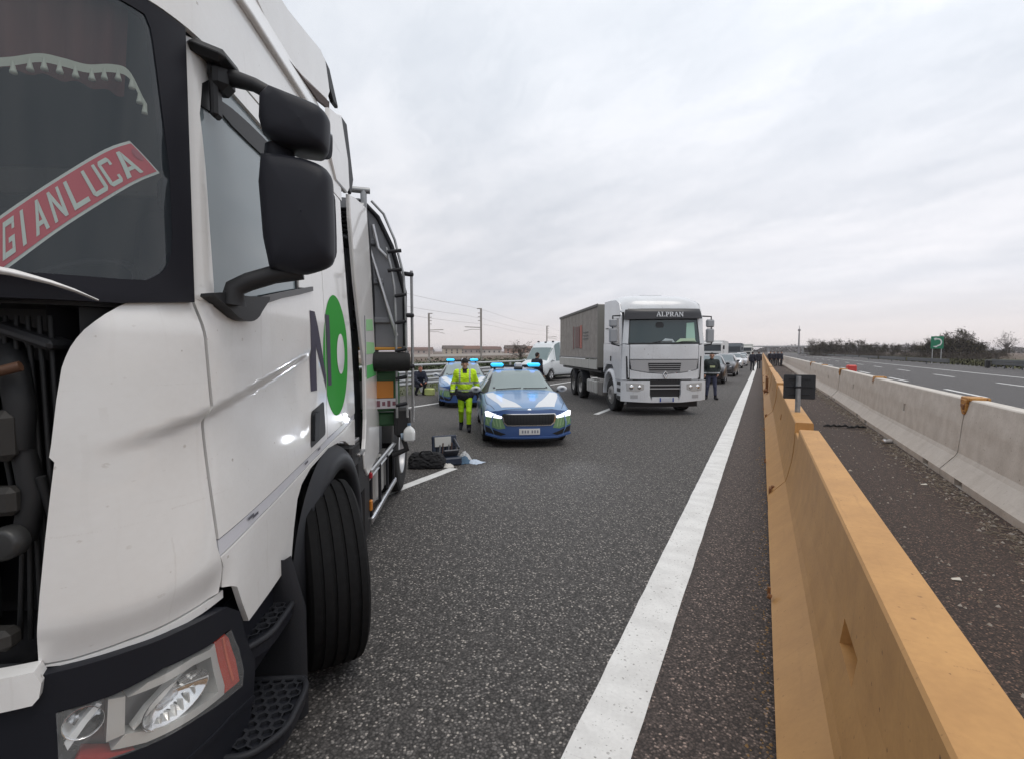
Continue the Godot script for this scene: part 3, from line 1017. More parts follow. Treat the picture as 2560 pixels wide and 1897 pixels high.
func tractor_unit() -> void:
	cab_table()
	var T := base("lorry_tractor", Vector3(-3.26, 0, -1.208), TRUCK_TURN)
	tag(T, "large white tractor unit with green and grey lettering, open front hatch and black mirrors", "truck")
	var white := paint(Color(0.80, 0.795, 0.785), 0.3, 0.7)
	grain(white, wear(1024, 33, 0.07, 110, 24, 40, Color(0.50, 0.44, 0.38)), 0.5, false)
	M.cab_white = white
	var sk := func(s: float, y: float) -> Vector3: return cab_skin(s, y)
	var mp := func(s: float, y: float) -> Vector3: return cab_map(s, y)
	var mm := func(s: float, y: float) -> Vector3: return cab_mirror(s, y)
	var st: SurfaceTool
	# ---- corner panel in front of the door
	st = new_st()
	panel(st, v2([1.876, 2.03, 1.926, 2.056, 1.98, 2.045, 2.028, 2.033, 2.066, 2.018, 2.102, 1.999, 2.135, 1.979, 2.166, 1.956, 2.19, 1.934, 2.213, 1.91, 2.23, 1.886, 2.244, 1.861, 2.255, 1.833, 2.264, 1.804, 2.278, 1.718, 2.293, 1.599, 2.299, 1.561, 2.289, 1.546, 2.301, 1.455, 2.316, 1.336, 2.334, 1.178, 2.354, 0.973, 2.282, 0.967, 2.144, 0.970, 2.003, 0.962, 1.87, 0.955, 1.786, 0.955, 1.779, 1.0, 1.784, 1.05, 1.812, 1.14, 1.819, 1.233, 1.832, 1.46, 1.842, 1.6, 1.828, 1.653, 1.838, 1.76, 1.849, 1.895]), sk, -1.0, 0.02, 0.022)
	obj("front_corner_panel", st, white, T)
	# fine trim strip under it
	st = new_st()
	panel(st, v2([2.354, 0.967, 2.282, 0.961, 2.144, 0.964, 2.003, 0.956, 1.87, 0.949, 1.74, 0.945, 1.74, 0.915, 1.87, 0.92, 2.003, 0.93, 2.144, 0.945, 2.282, 0.952]), mp, -1.0, 0.05, 0.02, -0.03)
	obj("lower_lip", st, white, T)
	# ---- door
	st = new_st()
	var sill := [1.862, 2.036, 1.79, 2.01, 1.70, 1.975, 1.60, 1.97, 1.525, 1.998, 1.407, 2.078, 1.2, 2.118, 0.95, 2.165, 0.71, 2.21, 0.47, 2.215]
	panel(st, v2(sill + [0.47, 1.297, 0.7, 1.275, 1.1, 1.235, 1.5, 1.195, 1.799, 1.165, 1.802, 1.233, 1.815, 1.46, 1.826, 1.61, 1.81, 1.653, 1.821, 1.76, 1.832, 1.895]), sk, -1.0, 0.02, 0.022)
	# frame round the window
	panel(st, v2([1.862, 2.036, 1.79, 2.01, 1.781, 2.077, 1.799, 2.478, 1.815, 2.687, 1.80, 2.80, 1.72, 2.856, 1.62, 2.878, 1.33, 2.868, 0.98, 2.85, 0.93, 2.83, 0.905, 2.78, 0.90, 2.19, 0.71, 2.21, 0.47, 2.215, 0.47, 2.945, 1.30, 2.945, 1.78, 2.947, 1.868, 2.945, 1.875, 2.7, 1.868, 2.4]), sk, -1.0, 0.04, 0.022)
	var door := obj("door", st, white, T)
	# lower door strip and skirt
	st = new_st()
	var strip_mat := paint(Color(0.62, 0.62, 0.66), 0.3, 0.6)
	panel(st, v2([1.799, 1.159, 1.5, 1.189, 1.1, 1.229, 0.7, 1.269, 0.47, 1.291, 0.2, 1.317, -0.28, 1.36, -0.28, 1.325, 0.2, 1.277, 0.7, 1.232, 1.1, 1.185, 1.5, 1.14, 1.795, 1.10]), sk, -1.0, 0.05, 0.018, -0.004)
	obj("trim_strip", st, strip_mat, door)
	st = new_st()
	panel(st, v2([1.795, 1.094, 1.5, 1.134, 1.1, 1.179, 0.7, 1.226, 0.2, 1.271, -0.28, 1.319, -0.28, 1.12, -0.1, 1.15, 0.02, 1.2, 0.15, 1.225, 0.45, 1.235, 0.81, 1.19, 0.96, 1.14, 1.03, 1.08, 1.09, 0.95, 1.14, 0.80, 1.40, 0.772, 1.613, 0.752, 1.66, 0.85, 1.695, 0.935, 1.73, 0.955, 1.772, 0.97, 1.775, 1.05]), sk, -1.0, 0.04, 0.022)
	obj("door_skirt", st, white, T)
	# small marks on the strip
	st = new_st()
	for q in [[1.54, 1.165], [1.50, 1.16], [0.85, 1.235], [0.62, 1.265]]:
		panel(st, v2([q[0], q[1], q[0] + 0.05, q[1] - 0.005, q[0] + 0.05, q[1] + 0.006, q[0], q[1] + 0.012]), sk, -1.0, 0.1, 0.0, 0.0015)
	obj("lettering", st, mat(Color(0.1, 0.1, 0.12), 0.6), door)
	# door handle recess
	st = new_st()
	panel(st, fillet(v2([0.765, 1.506, 0.53, 1.545, 0.505, 1.335, 0.80, 1.30]), 0.03), sk, -1.0, 0.05, 0.0, 0.002)
	var hd := obj("handle", st, M.black, door)
	st = new_st()
	panel(st, fillet(v2([0.74, 1.49, 0.66, 1.50, 0.70, 1.34, 0.77, 1.335]), 0.012), sk, -1.0, 0.05, 0.02, 0.018)
	obj("grip", st, M.dark_plastic, hd)
	# ---- cab side behind the door
	st = new_st()
	panel(st, v2([0.462, 1.303, 0.2, 1.323, -0.29, 1.366, -0.29, 1.40, -0.27, 1.6, -0.22, 1.9, -0.16, 2.2, -0.13, 2.5, -0.10, 2.8, -0.10, 2.945, 0.462, 2.945]), mp, -1.0, 0.06, 0.022)
	obj("side_panel", st, white, T)
	# ---- roof side, ridge and top
	st = new_st()
	var poly := v2([-0.15, 2.956, 1.0, 2.956, 1.9, 2.956, 2.6, 2.964, CAB_C, 2.964, CAB_C, 3.82, 1.8, 3.82, 0.9, 3.79, 0.6, 3.77, 0.55, 3.60, 0.35, 3.55, 0.0, 3.51, -0.15, 3.48])
	panel(st, poly, mp, -1.0, 0.06, 0.02)
	var mpoly := PackedVector2Array()
	for p in poly: mpoly.append(p)
	panel(st, mpoly, mm, 1.0, 0.1, 0.02)
	var roof := obj("roof", st, white, T)
	st = new_st()
	tube(st, [cab_map(-0.1, 3.29) + Vector3(0.004, 0, 0), cab_map(0.4, 3.30) + Vector3(0.004, 0, 0), cab_map(0.9, 3.30) + Vector3(0.006, 0, 0), cab_map(1.35, 3.30) + Vector3(0.008, 0, 0), cab_map(1.7, 3.30) + Vector3(0.008, 0, 0), cab_map(1.95, 3.30) + Vector3(0.006, 0, 0.004)], 0.018, 10)
	obj("roof_rib", st, white, roof)
	st = new_st()
	quad(st, Vector3(1.06, 3.78, 0.7), Vector3(1.06, 3.78, -0.6), Vector3(-1.06, 3.78, -0.6), Vector3(-1.06, 3.78, 0.7))
	obj("roof_top", st, white, roof)
	# roof deflector with its dark rear trim and the slot below
	for sg in [1.0, -1.0]:
		var yz := Basis(Vector3(0, 0, -1), Vector3(0, 1, 0), Vector3(1, 0, 0))
		if sg < 0: yz = Basis(Vector3(0, 0, -1), Vector3(0, 1, 0), Vector3(1, 0, 0))
		# polygon x runs rearward (-z), y up, pushed outward along x
		st = new_st()
		extrude(st, v2([0.0, 3.50, 0.2, 3.505, 0.45, 3.53, 1.02, 3.66, 1.10, 3.76, 1.0, 3.93, 0.88, 3.94, 0.55, 3.86, 0.25, 3.79, 0.0, 3.76, -0.4, 3.75, -0.4, 3.6]), Transform3D(yz, Vector3(1.10 * sg - 0.015, 0, 0)), 0.03, 0.008)
		var df := obj("roof_deflector", st, white, T)
		st = new_st()
		extrude(st, v2([0.90, 3.945, 1.12, 3.94, 1.36, 3.765, 1.22, 3.745, 1.10, 3.80]), Transform3D(yz, Vector3(1.09 * sg - 0.01, 0, 0)), 0.03, 0.008)
		obj("trim", st, M.dark_plastic, df)
		st = new_st()
		extrude(st, v2([0.20, 3.485, 0.5, 3.525, 1.03, 3.655, 1.02, 3.60, 0.75, 3.53]), Transform3D(yz, Vector3(1.12 * sg - 0.012, 0, 0)), 0.02, 0.0)
		obj("slot", st, mat(Color(0.06, 0.04, 0.035), 0.8), df)
		# side deflector and fairing behind the cab
		st = new_st()
		extrude(st, v2([0.74, 3.48, 0.93, 3.53, 1.05, 3.58, 1.24, 3.32, 1.27, 3.12, 1.20, 3.06, 0.88, 3.05, 0.70, 3.2]), Transform3D(yz, Vector3(1.19 * sg - 0.015, 0, 0)), 0.03, 0.008)
		var sd := obj("side_deflector", st, white, T)
		st = new_st()
		extrude(st, v2([1.06, 3.585, 1.25, 3.60, 1.44, 3.24, 1.36, 3.10, 1.28, 3.11, 1.25, 3.33]), Transform3D(yz, Vector3(1.185 * sg - 0.012, 0, 0)), 0.024, 0.006)
		obj("trim", st, M.dark_plastic, sd)
		st = new_st()
		extrude(st, v2([1.22, 3.06, 1.45, 3.10, 1.86, 3.14, 1.95, 2.85, 2.04, 2.52, 2.11, 2.15, 2.16, 1.84, 2.25, 1.5, 2.32, 1.20, 2.30, 0.83, 2.05, 0.78, 1.74, 0.73, 1.62, 0.82, 1.58, 0.95, 1.65, 1.08, 1.69, 1.25, 1.69, 1.72, 1.60, 1.9, 1.38, 2.4, 1.24, 2.88]), Transform3D(yz, Vector3(1.20 * sg - 0.015, 0, 0)), 0.03, 0.009)
		var fa := obj("side_fairing", st, white, T)
		st = new_st()
		extrude(st, v2([1.862, 3.14, 1.99, 3.12, 2.20, 2.5, 2.38, 1.9, 2.50, 1.5, 2.50, 0.83, 2.31, 0.83, 2.33, 1.20, 2.26, 1.5, 2.17, 1.84, 2.05, 2.52]), Transform3D(yz, Vector3(1.195 * sg - 0.012, 0, 0)), 0.024, 0.006)
		obj("rubber_edge", st, M.dark_plastic, fa)
		if sg > 0:
			var gm := [Color(0.30, 0.56, 0.30), Color(0.30, 0.55, 0.28), Color(0.10, 0.42, 0.13)]
			var ex := [[1.75, 2.13, 2.03, 2.15, 2.07, 2.045, 1.75, 2.03], [1.75, 1.93, 2.10, 1.93, 2.13, 1.83, 1.75, 1.82], [1.75, 1.72, 2.13, 1.73, 2.18, 1.615, 1.75, 1.60]]
			for i in 3:
				st = new_st()
				extrude(st, v2(ex[i]), Transform3D(yz, Vector3(1.2155, 0, 0)), 0.0015)
				obj("stripe", st, flatmat(gm[i]), fa)
			st = new_st()
			extrude(st, v2([1.68, 2.16, 1.705, 2.16, 1.72, 1.62, 1.70, 1.62]), Transform3D(yz, Vector3(1.2155, 0, 0)), 0.0015)
			obj("lettering", st, mat(Color(0.12, 0.12, 0.16), 0.5), fa)
	# ---- lettering on the door: grey strokes and the green disc
	var disc := PackedVector2Array()
	for k in 48: disc.append(Vector2(0.215 + 0.305 * cos(TAU * k / 48.0), 1.82 + 0.405 * sin(TAU * k / 48.0)))
	var left_part := Geometry2D.intersect_polygons(disc, v2([0.474, 1.0, 3, 1.0, 3, 3, 0.474, 3]))
	var right_part := Geometry2D.intersect_polygons(disc, v2([-0.20, 1.0, 0.458, 1.0, 0.458, 3, -0.10, 3]))
	var hole := PackedVector2Array()
	for k in 32: hole.append(Vector2(0.11 + 0.10 * cos(TAU * k / 32.0), 1.83 + 0.14 * sin(TAU * k / 32.0)))
	st = new_st()
	for p in left_part: panel(st, p, sk, -1.0, 0.06, 0.0, 0.0012)
	for p in right_part: panel(st, p, mp, -1.0, 0.06, 0.0, 0.0012)
	var logo := obj("letter_disc", st, flatmat(Color(0.03, 0.29, 0.035)), T)
	st = new_st()
	panel(st, hole, mp, -1.0, 0.06, 0.0, 0.0034)
	obj("disc_centre", st, white, logo)
	st = new_st()
	var strokes := [[0.755, 2.08, 0.665, 2.08, 0.66, 1.62, 0.75, 1.62], [0.665, 2.08, 0.60, 1.96, 0.43, 1.62, 0.47, 1.62, 0.665, 1.90]]
	panel(st, v2(strokes[0]), sk, -1.0, 0.06, 0.0, 0.0024)
	var mcol := flatmat(Color(0.065, 0.06, 0.085))
	obj("letter_stroke", st, mcol, T)
	st = new_st()
	panel(st, v2([0.664, 2.08, 0.60, 1.96, 0.474, 1.70, 0.474, 1.62, 0.664, 1.88]), sk, -1.0, 0.06, 0.0, 0.0024)
	obj("letter_stroke", st, mcol, T)
	st = new_st()
	panel(st, v2([0.458, 2.08, 0.37, 2.08, 0.35, 1.63, 0.43, 1.63]), mp, -1.0, 0.06, 0.0, 0.0024)
	obj("letter_stroke", st, mcol, T)
	# ---- side window
	st = new_st()
	panel(st, v2([1.781, 2.077, 1.799, 2.478, 1.815, 2.687, 1.80, 2.80, 1.72, 2.856, 1.62, 2.878, 1.33, 2.868, 0.98, 2.85, 0.93, 2.83, 0.905, 2.78, 0.90, 2.185, 1.2, 2.13, 1.407, 2.09, 1.525, 2.01, 1.60, 1.98, 1.70, 1.985]), mp, -1.0, 0.06, 0.0, -0.014)
	var sw := obj("side_window", st, glass(Color(0.36, 0.43, 0.46), 0.62), T)
	st = new_st()
	panel(st, soft(v2([1.684, 2.786, 1.625, 2.81, 1.329, 2.825, 1.0, 2.82, 1.0, 2.74, 1.343, 2.734, 1.64, 2.745]), 1), mp, -1.0, 0.06, 0.012, -0.005)
	obj("wind_deflector", st, M.black, sw)
	st = new_st()
	panel(st, v2([1.80, 2.80, 1.72, 2.854, 1.69, 2.84, 1.70, 2.73, 1.805, 2.72]), mp, -1.0, 0.06, 0.012, -0.006)
	obj("corner_trim", st, M.black, sw)
	st = new_st()
	panel(st, v2([0.925, 2.16, 0.905, 2.16, 0.905, 2.8, 0.925, 2.8]), mp, -1.0, 0.06, 0.01, -0.006)
	obj("window_bar", st, M.black, sw)
	st = new_st()
	panel(st, v2([1.54, 2.0, 1.407, 2.088, 1.2, 2.128, 0.95, 2.175, 0.70, 2.22, 0.70, 2.195, 0.95, 2.145, 1.2, 2.10, 1.42, 2.05]), sk, -1.0, 0.06, 0.01, 0.012)
	obj("sill_rubber", st, mat(Color(0.12, 0.12, 0.125), 0.6), sw)
	# ---- windscreen, its black surround, and what is behind it
	st = new_st()
	var sym := func(a: Array) -> Array:
		var o := []
		for i in range(a.size() - 2, -1, -2): o += [2.0 * CAB_C - a[i], a[i + 1]]
		return o
	var inner := [2.13, 2.061, 2.06, 2.066, 2.038, 2.078, 2.012, 2.095, 1.998, 2.112, 1.985, 2.135, 1.974, 2.166, 1.970, 2.24, 1.971, 2.309, 1.974, 2.421, 1.994, 2.584, 2.016, 2.745, 2.028, 2.83, 2.036, 2.87, 2.055, 2.905, 2.13, 2.914]
	panel(st, v2([1.884, 2.015, 2.13, 1.99] + inner + [2.13, 2.958, 1.884, 2.952]), mp, -1.0, 0.03, 0.03, -0.002)
	panel(st, v2([2.13, 1.99, CAB_C, 1.99, CAB_C, 2.055, 2.13, 2.061]), mp, -1.0, 0.05, 0.03, -0.002)
	panel(st, v2([2.13, 2.914, CAB_C, 2.92, CAB_C, 2.962, 2.13, 2.958]), mp, -1.0, 0.05, 0.03, -0.002)
	panel(st, v2([2.13, 2.914, CAB_C, 2.92, CAB_C, 2.962, 2.13, 2.958]), mm, 1.0, 0.1, 0.03, -0.002)
	panel(st, v2([2.13, 1.99, CAB_C, 1.99, CAB_C, 2.055, 2.13, 2.061]), mm, 1.0, 0.1, 0.03, -0.002)
	panel(st, v2([1.884, 2.015, 2.13, 1.99] + inner + [2.13, 2.958, 1.884, 2.952]), mm, 1.0, 0.06, 0.03, -0.002)
	var frm := mat(Color(0.016, 0.016, 0.021), 0.4)
	frm.metallic_specular = 0.25
	obj("windscreen_frame", st, frm, T)
	st = new_st()
	panel(st, v2(inner + [CAB_C, 2.92] + sym.call(inner) + [CAB_C, 2.055]), mp, -1.0, 0.06, 0.0, -0.006)
	var ws := obj("windscreen", st, glass(Color(0.035, 0.05, 0.06), 0.30), T)
	# name plate standing behind the glass
	var LU := [-0.35, 0.0, 0.43, 0.8, 1.0]
	var LL := [Vector2(2.495, 1.95), Vector2(2.377, 2.061), Vector2(2.24, 2.21), Vector2(2.096, 2.351), Vector2(2.004, 2.417)]
	var LT := [Vector2(2.47, 2.115), Vector2(2.38, 2.216), Vector2(2.277, 2.326), Vector2(2.165, 2.441), Vector2(2.10, 2.488)]
	var plate := func(u: float, w: float) -> Vector3:
		var i := 0
		while i < 3 and u > LU[i + 1]: i += 1
		var t: float = (u - LU[i]) / (LU[i + 1] - LU[i])
		var a: Vector2 = LL[maxi(i - 1, 0)]; var b: Vector2 = LT[maxi(i - 1, 0)]
		var lo: Vector2 = (LL[i] as Vector2).cubic_interpolate(LL[i + 1], a, LL[mini(i + 2, 4)], t)
		var hi: Vector2 = (LT[i] as Vector2).cubic_interpolate(LT[i + 1], b, LT[mini(i + 2, 4)], t)
		var q: Vector2 = lo.lerp(hi, w)
		var n := surf_normal(mp, q.x, q.y, -1.0)
		return cab_map(q.x, q.y) - n * 0.012
	st = new_st()
	panel(st, v2([-0.12, 0.0, 1.0, 0.0, 1.0, 1.0, -0.12, 1.0]), plate, 1.0, 0.05, 0.0, 0.0)
	var np := obj("name_plate", st, mat(Color(0.66, 0.74, 0.70), 0.5), ws)
	st = new_st()
	panel(st, v2([-0.12, 0.07, 0.982, 0.07, 0.982, 0.93, -0.12, 0.93]), plate, 1.0, 0.05, 0.0, 0.0012)
	obj("red_field", st, mat(Color(0.60, 0.075, 0.10), 0.5), ws)
	var glyph := {
		"G": [[0.0, 0.0, 0.22, 0.0, 0.22, 1.0, 0.0, 1.0], [0.23, 0.0, 1.0, 0.0, 1.0, 0.16, 0.23, 0.16], [0.23, 0.84, 1.0, 0.84, 1.0, 1.0, 0.23, 1.0], [0.78, 0.165, 1.0, 0.165, 1.0, 0.5, 0.5, 0.5, 0.5, 0.36, 0.78, 0.36], [0.78, 0.68, 1.0, 0.68, 1.0, 0.835, 0.78, 0.835]],
		"I": [[0.36, 0.0, 0.64, 0.0, 0.64, 1.0, 0.36, 1.0]],
		"A": [[0.0, 0.0, 0.24, 0.0, 0.62, 1.0, 0.38, 1.0], [1.0, 0.0, 0.76, 0.0, 0.51, 0.66, 0.63, 0.98], [0.33, 0.22, 0.67, 0.22, 0.62, 0.36, 0.38, 0.36]],
		"N": [[0.0, 0.0, 0.22, 0.0, 0.22, 1.0, 0.0, 1.0], [0.78, 0.0, 1.0, 0.0, 1.0, 1.0, 0.78, 1.0], [0.225, 1.0, 0.225, 0.68, 0.775, 0.0, 0.775, 0.32]],
		"L": [[0.0, 0.0, 0.24, 0.0, 0.24, 1.0, 0.0, 1.0], [0.245, 0.0, 1.0, 0.0, 1.0, 0.17, 0.245, 0.17]],
		"U": [[0.0, 0.12, 0.22, 0.16, 0.22, 1.0, 0.0, 1.0], [0.78, 0.16, 1.0, 0.12, 1.0, 1.0, 0.78, 1.0], [0.0, 0.115, 0.14, 0.0, 0.86, 0.0, 1.0, 0.115, 0.775, 0.155, 0.225, 0.155]],
		"C": [[0.0, 0.12, 0.22, 0.16, 0.22, 0.84, 0.0, 0.88], [0.0, 0.115, 0.14, 0.0, 0.86, 0.0, 1.0, 0.115, 0.775, 0.155, 0.225, 0.155], [0.0, 0.885, 0.14, 1.0, 0.86, 1.0, 1.0, 0.885, 0.775, 0.845, 0.225, 0.845], [0.78, 0.16, 1.0, 0.12, 1.0, 0.3, 0.78, 0.3], [0.78, 0.7, 1.0, 0.7, 1.0, 0.88, 0.78, 0.84]]}
	var word := [["G", 0.045], ["I", 0.150], ["A", 0.268], ["N", 0.392], ["L", 0.515], ["U", 0.628], ["C", 0.732], ["A", 0.845]]
	for w in word:
		st = new_st()
		for g in glyph[w[0]]:
			var pp := PackedVector2Array()
			for i in range(0, g.size(), 2): pp.append(Vector2(w[1] - 0.044 + g[i] * 0.088, 0.17 + g[i + 1] * 0.66))
			panel(st, pp, plate, 1.0, 0.05, 0.0, 0.003)
		obj("letter", st, mat(Color(0.66, 0.78, 0.72), 0.5), ws)
	st = new_st()
	var seal := PackedVector2Array()
	for k in 24: seal.append(Vector2(0.945 + 0.03 * cos(TAU * k / 24.0), 0.62 + 0.17 * sin(TAU * k / 24.0)))
	panel(st, seal, plate, 1.0, 0.05, 0.0, 0.003)
	obj("seal", st, mat(Color(0.42, 0.10, 0.13), 0.5), ws)
	# tasselled pelmet
	var edge := [Vector2(2.6, 2.63), Vector2(2.48, 2.625), Vector2(2.388, 2.647), Vector2(2.317, 2.677), Vector2(2.263, 2.68), Vector2(2.206, 2.681), Vector2(2.144, 2.705), Vector2(2.094, 2.706), Vector2(2.047, 2.64), Vector2(2.03, 2.62)]
	var cm := mat(Color(0.50, 0.56, 0.48), 0.9)
	st = new_st()
	var band := []
	var tass := new_st()
	var at := 0.0
	for i in range(edge.size() - 1):
		for k in 6:
			var q: Vector2 = (edge[i] as Vector2).cubic_interpolate(edge[i + 1], edge[maxi(i - 1, 0)], edge[mini(i + 2, edge.size() - 1)], k / 6.0)
			var n := surf_normal(mp, q.x, q.y, -1.0)
			var p := cab_map(q.x, q.y) - n * 0.03
			if band.size() > 0: at += band[-1].distance_to(p)
			band.append(p)
			if at > 0.03:
				at = 0.0
				lathe(tass, [Vector2(0.001, -0.036), Vector2(0.0085, -0.034), Vector2(0.0085, -0.028), Vector2(0.007, -0.024), Vector2(0.0045, -0.012), Vector2(0.003, 0.0)], Transform3D(Basis.IDENTITY, p), 8)
	var rows := []
	for dy in [-0.012, 0.0, 0.012]:
		var row := PackedVector3Array()
		for p in band: row.append(p + Vector3(0, dy, 0))
		rows.append(row)
	sheet(st, rows, 1.0)
	var pel := obj("pelmet", st, cm, ws)
	tag(obj("tassel", tass, cm, ws), "", "", "", "stuff")
	# interior: rear wall, headlining, curtains, dash, floor
	st = new_st()
	quad(st, Vector3(-1.15, 1.5, -0.75), Vector3(1.15, 1.5, -0.75), Vector3(1.12, 3.0, -0.75), Vector3(-1.12, 3.0, -0.75))
	quad(st, Vector3(-1.15, 1.55, -0.8), Vector3(-1.15, 1.55, 0.74), Vector3(1.15, 1.55, 0.74), Vector3(1.15, 1.55, -0.8))
	quad(st, Vector3(-1.14, 3.0, 1.0), Vector3(-1.14, 3.0, -0.8), Vector3(1.14, 3.0, -0.8), Vector3(1.14, 3.0, 1.0))
	quad(st, Vector3(-1.17, 1.5, -0.8), Vector3(-1.12, 3.0, -0.8), Vector3(-1.08, 3.0, 0.9), Vector3(-1.10, 1.5, 0.9))
	obj("interior_lining", st, mat(Color(0.045, 0.055, 0.062), 0.9), T)
	st = new_st()
	panel(st, v2([2.02, 1.98, CAB_C, 1.98, CAB_C, 2.04, 2.02, 2.05]), mp, -1.0, 0.08, 0.35, -0.06)
	panel(st, v2([2.02, 1.98, CAB_C, 1.98, CAB_C, 2.04, 2.02, 2.05]), mm, 1.0, 0.08, 0.35, -0.06)
	box(st, Vector3(0, 1.92, 0.85), Vector3(2.2, 0.2, 0.5), 0.04)
	obj("dashboard", st, M.black, T)
	st = new_st()
	var fold := []
	for yy in [2.66, 2.80, 2.94]:
		var row := PackedVector3Array()
		for k in 80:
			var s := 2.08 + 1.2 * k / 79.0
			var q: Vector3 = cab_map(s, yy) - surf_normal(mp, s, yy, -1.0) * (0.06 + 0.012 * sin(k * 1.1) + 0.1 * (2.94 - yy))
			row.append(q)
		fold.append(row)
	sheet(st, fold, 1.0)
	obj("curtain", st, mat(Color(0.10, 0.04, 0.035), 0.95), T)
	for x in [0.55, -0.55]:
		st = new_st()
		box(st, Vector3(x, 1.85, 0.15), Vector3(0.5, 0.18, 0.5), 0.06)
		box(st, Vector3(x, 2.25, -0.15), Vector3(0.5, 0.75, 0.14), 0.06, Basis(Vector3.RIGHT, -0.15))
		box(st, Vector3(x, 2.72, -0.2), Vector3(0.28, 0.2, 0.1), 0.04)
		obj("seat", st, mat(Color(0.05, 0.05, 0.055), 0.9), T)
	st = new_st()
	var ring := []
	for k in 25: ring.append(Vector3(0.55, 2.1, 0.62) + Basis(Vector3.RIGHT, -0.9) * Vector3(0.22 * cos(TAU * k / 24.0), 0.22 * sin(TAU * k / 24.0), 0))
	tube(st, ring, 0.016, 8, false)
	tube(st, [Vector3(0.55, 2.1, 0.62), Vector3(0.55, 1.9, 0.8)], 0.04, 8)
	obj("steering_wheel", st, M.black, T)
	# ---- dark bay behind the open front hatch
	st = new_st()
	for side in [1.0, -1.0]:
		var f = mp if side > 0 else mm
		panel(st, v2([1.70, 0.9, 2.22, 0.9, 2.22, 2.0, 1.70, 2.0]), f, -side, 0.08, 0.0, -0.10)
	quad(st, Vector3(-1.1, 0.9, 0.75), Vector3(1.1, 0.9, 0.75), Vector3(1.1, 2.0, 0.75), Vector3(-1.1, 2.0, 0.75))
	quad(st, Vector3(0.92, 0.9, 1.22), Vector3(0.92, 2.0, 1.22), Vector3(1.0, 2.0, 0.7), Vector3(1.0, 0.9, 0.7))
	quad(st, Vector3(-0.9, 1.985, 1.3), Vector3(-1.1, 1.985, 0.7), Vector3(1.1, 1.985, 0.7), Vector3(0.9, 1.985, 1.3))
	box(st, Vector3(0, 0.93, 1.05), Vector3(1.7, 0.05, 0.45), 0.01)
	obj("front_bay", st, M.black, T)
	st = new_st()
	box(st, Vector3(0, 1.42, 1.12), Vector3(1.3, 0.85, 0.08), 0.02)
	for k in 26: box(st, Vector3(0, 1.02 + 0.03 * k, 1.165), Vector3(1.25, 0.008, 0.02))
	obj("radiator", st, mat(Color(0.03, 0.03, 0.03), 0.5, 0.5), T)
	st = new_st()
	var dk := mat(Color(0.007, 0.007, 0.008), 0.65)
	tube(st, [Vector3(0.80, 1.86, 1.2), Vector3(0.86, 1.80, 1.26), Vector3(0.88, 1.7, 1.27), Vector3(0.87, 1.58, 1.27)], 0.035, 10)
	tube(st, [Vector3(0.87, 1.6, 1.26), Vector3(0.90, 1.45, 1.27), Vector3(0.87, 1.32, 1.27)], 0.03, 10)
	for q in 6: tube(st, [Vector3(0.78 + 0.03 * q, 1.95, 1.22), Vector3(0.80 + 0.035 * q, 1.7 - 0.05 * q, 1.25 + 0.01 * (q % 3)), Vector3(0.84 + 0.02 * q, 1.3, 1.24), Vector3(0.80 + 0.03 * q, 1.0, 1.22)], 0.007, 6)
	tube(st, [Vector3(0.93, 1.5, 1.28), Vector3(0.94, 1.38, 1.26), Vector3(0.93, 1.2, 1.24), Vector3(0.92, 1.02, 1.22)], 0.012, 8)
	obj("hose", st, dk, T)
	st = new_st()
	var hm := mat(Color(0.022, 0.02, 0.018), 0.65)
	box(st, Vector3(0.84, 1.62, 1.3), Vector3(0.10, 0.14, 0.05), 0.02)
	obj("housing", st, hm, T)
	st = new_st()
	box(st, Vector3(0.85, 1.44, 1.3), Vector3(0.08, 0.08, 0.05), 0.015)
	obj("housing", st, hm, T)
	st = new_st()
	box(st, Vector3(0.80, 1.05, 1.3), Vector3(0.12, 0.06, 0.06), 0.015)
	obj("housing", st, hm, T)
	st = new_st()
	tube(st, [Vector3(0.72, 1.76, 1.34), Vector3(0.86, 1.79, 1.33), Vector3(0.92, 1.81, 1.31)], 0.014, 8)
	obj("pipe", st, mat(Color(0.09, 0.04, 0.02), 0.6), T)
	st = new_st()
	lathe(st, [Vector2(0.045, -0.02), Vector2(0.045, 0.02), Vector2(0.03, 0.025), Vector2(0.001, 0.025)], Transform3D(Basis(Vector3.RIGHT, PI * 0.5), Vector3(0.87, 1.33, 1.32)), 16)
	obj("cap", st, mat(Color(0.05, 0.05, 0.05), 0.45, 0.5), T)
	st = new_st()
	box(st, Vector3(0.86, 1.90, 1.22), Vector3(0.22, 0.03, 0.10), 0.01, Basis(Vector3.BACK, -0.35))
	obj("bracket", st, mat(Color(0.02, 0.02, 0.022), 0.6), T)
	for yy in [1.19, 1.15]:
		st = new_st()
		box(st, Vector3(0.985, yy, 1.29), Vector3(0.03, 0.008, 0.02))
		obj("clip", st, mat(Color(0.25, 0.25, 0.25), 0.5), T)
	# raised hatch lid, seen nearly edge-on
	st = new_st()
	var lid_edge := [Vector2(2.185, 1.990), Vector2(2.23, 2.008), Vector2(2.274, 2.025), Vector2(2.343, 2.044), Vector2(2.42, 2.055), Vector2(2.6, 2.07), Vector2(2.9, 2.09), Vector2(CAB_C, 2.10)]
	var r0 := PackedVector3Array(); var r1 := PackedVector3Array(); var r2 := PackedVector3Array(); var r3 := PackedVector3Array()
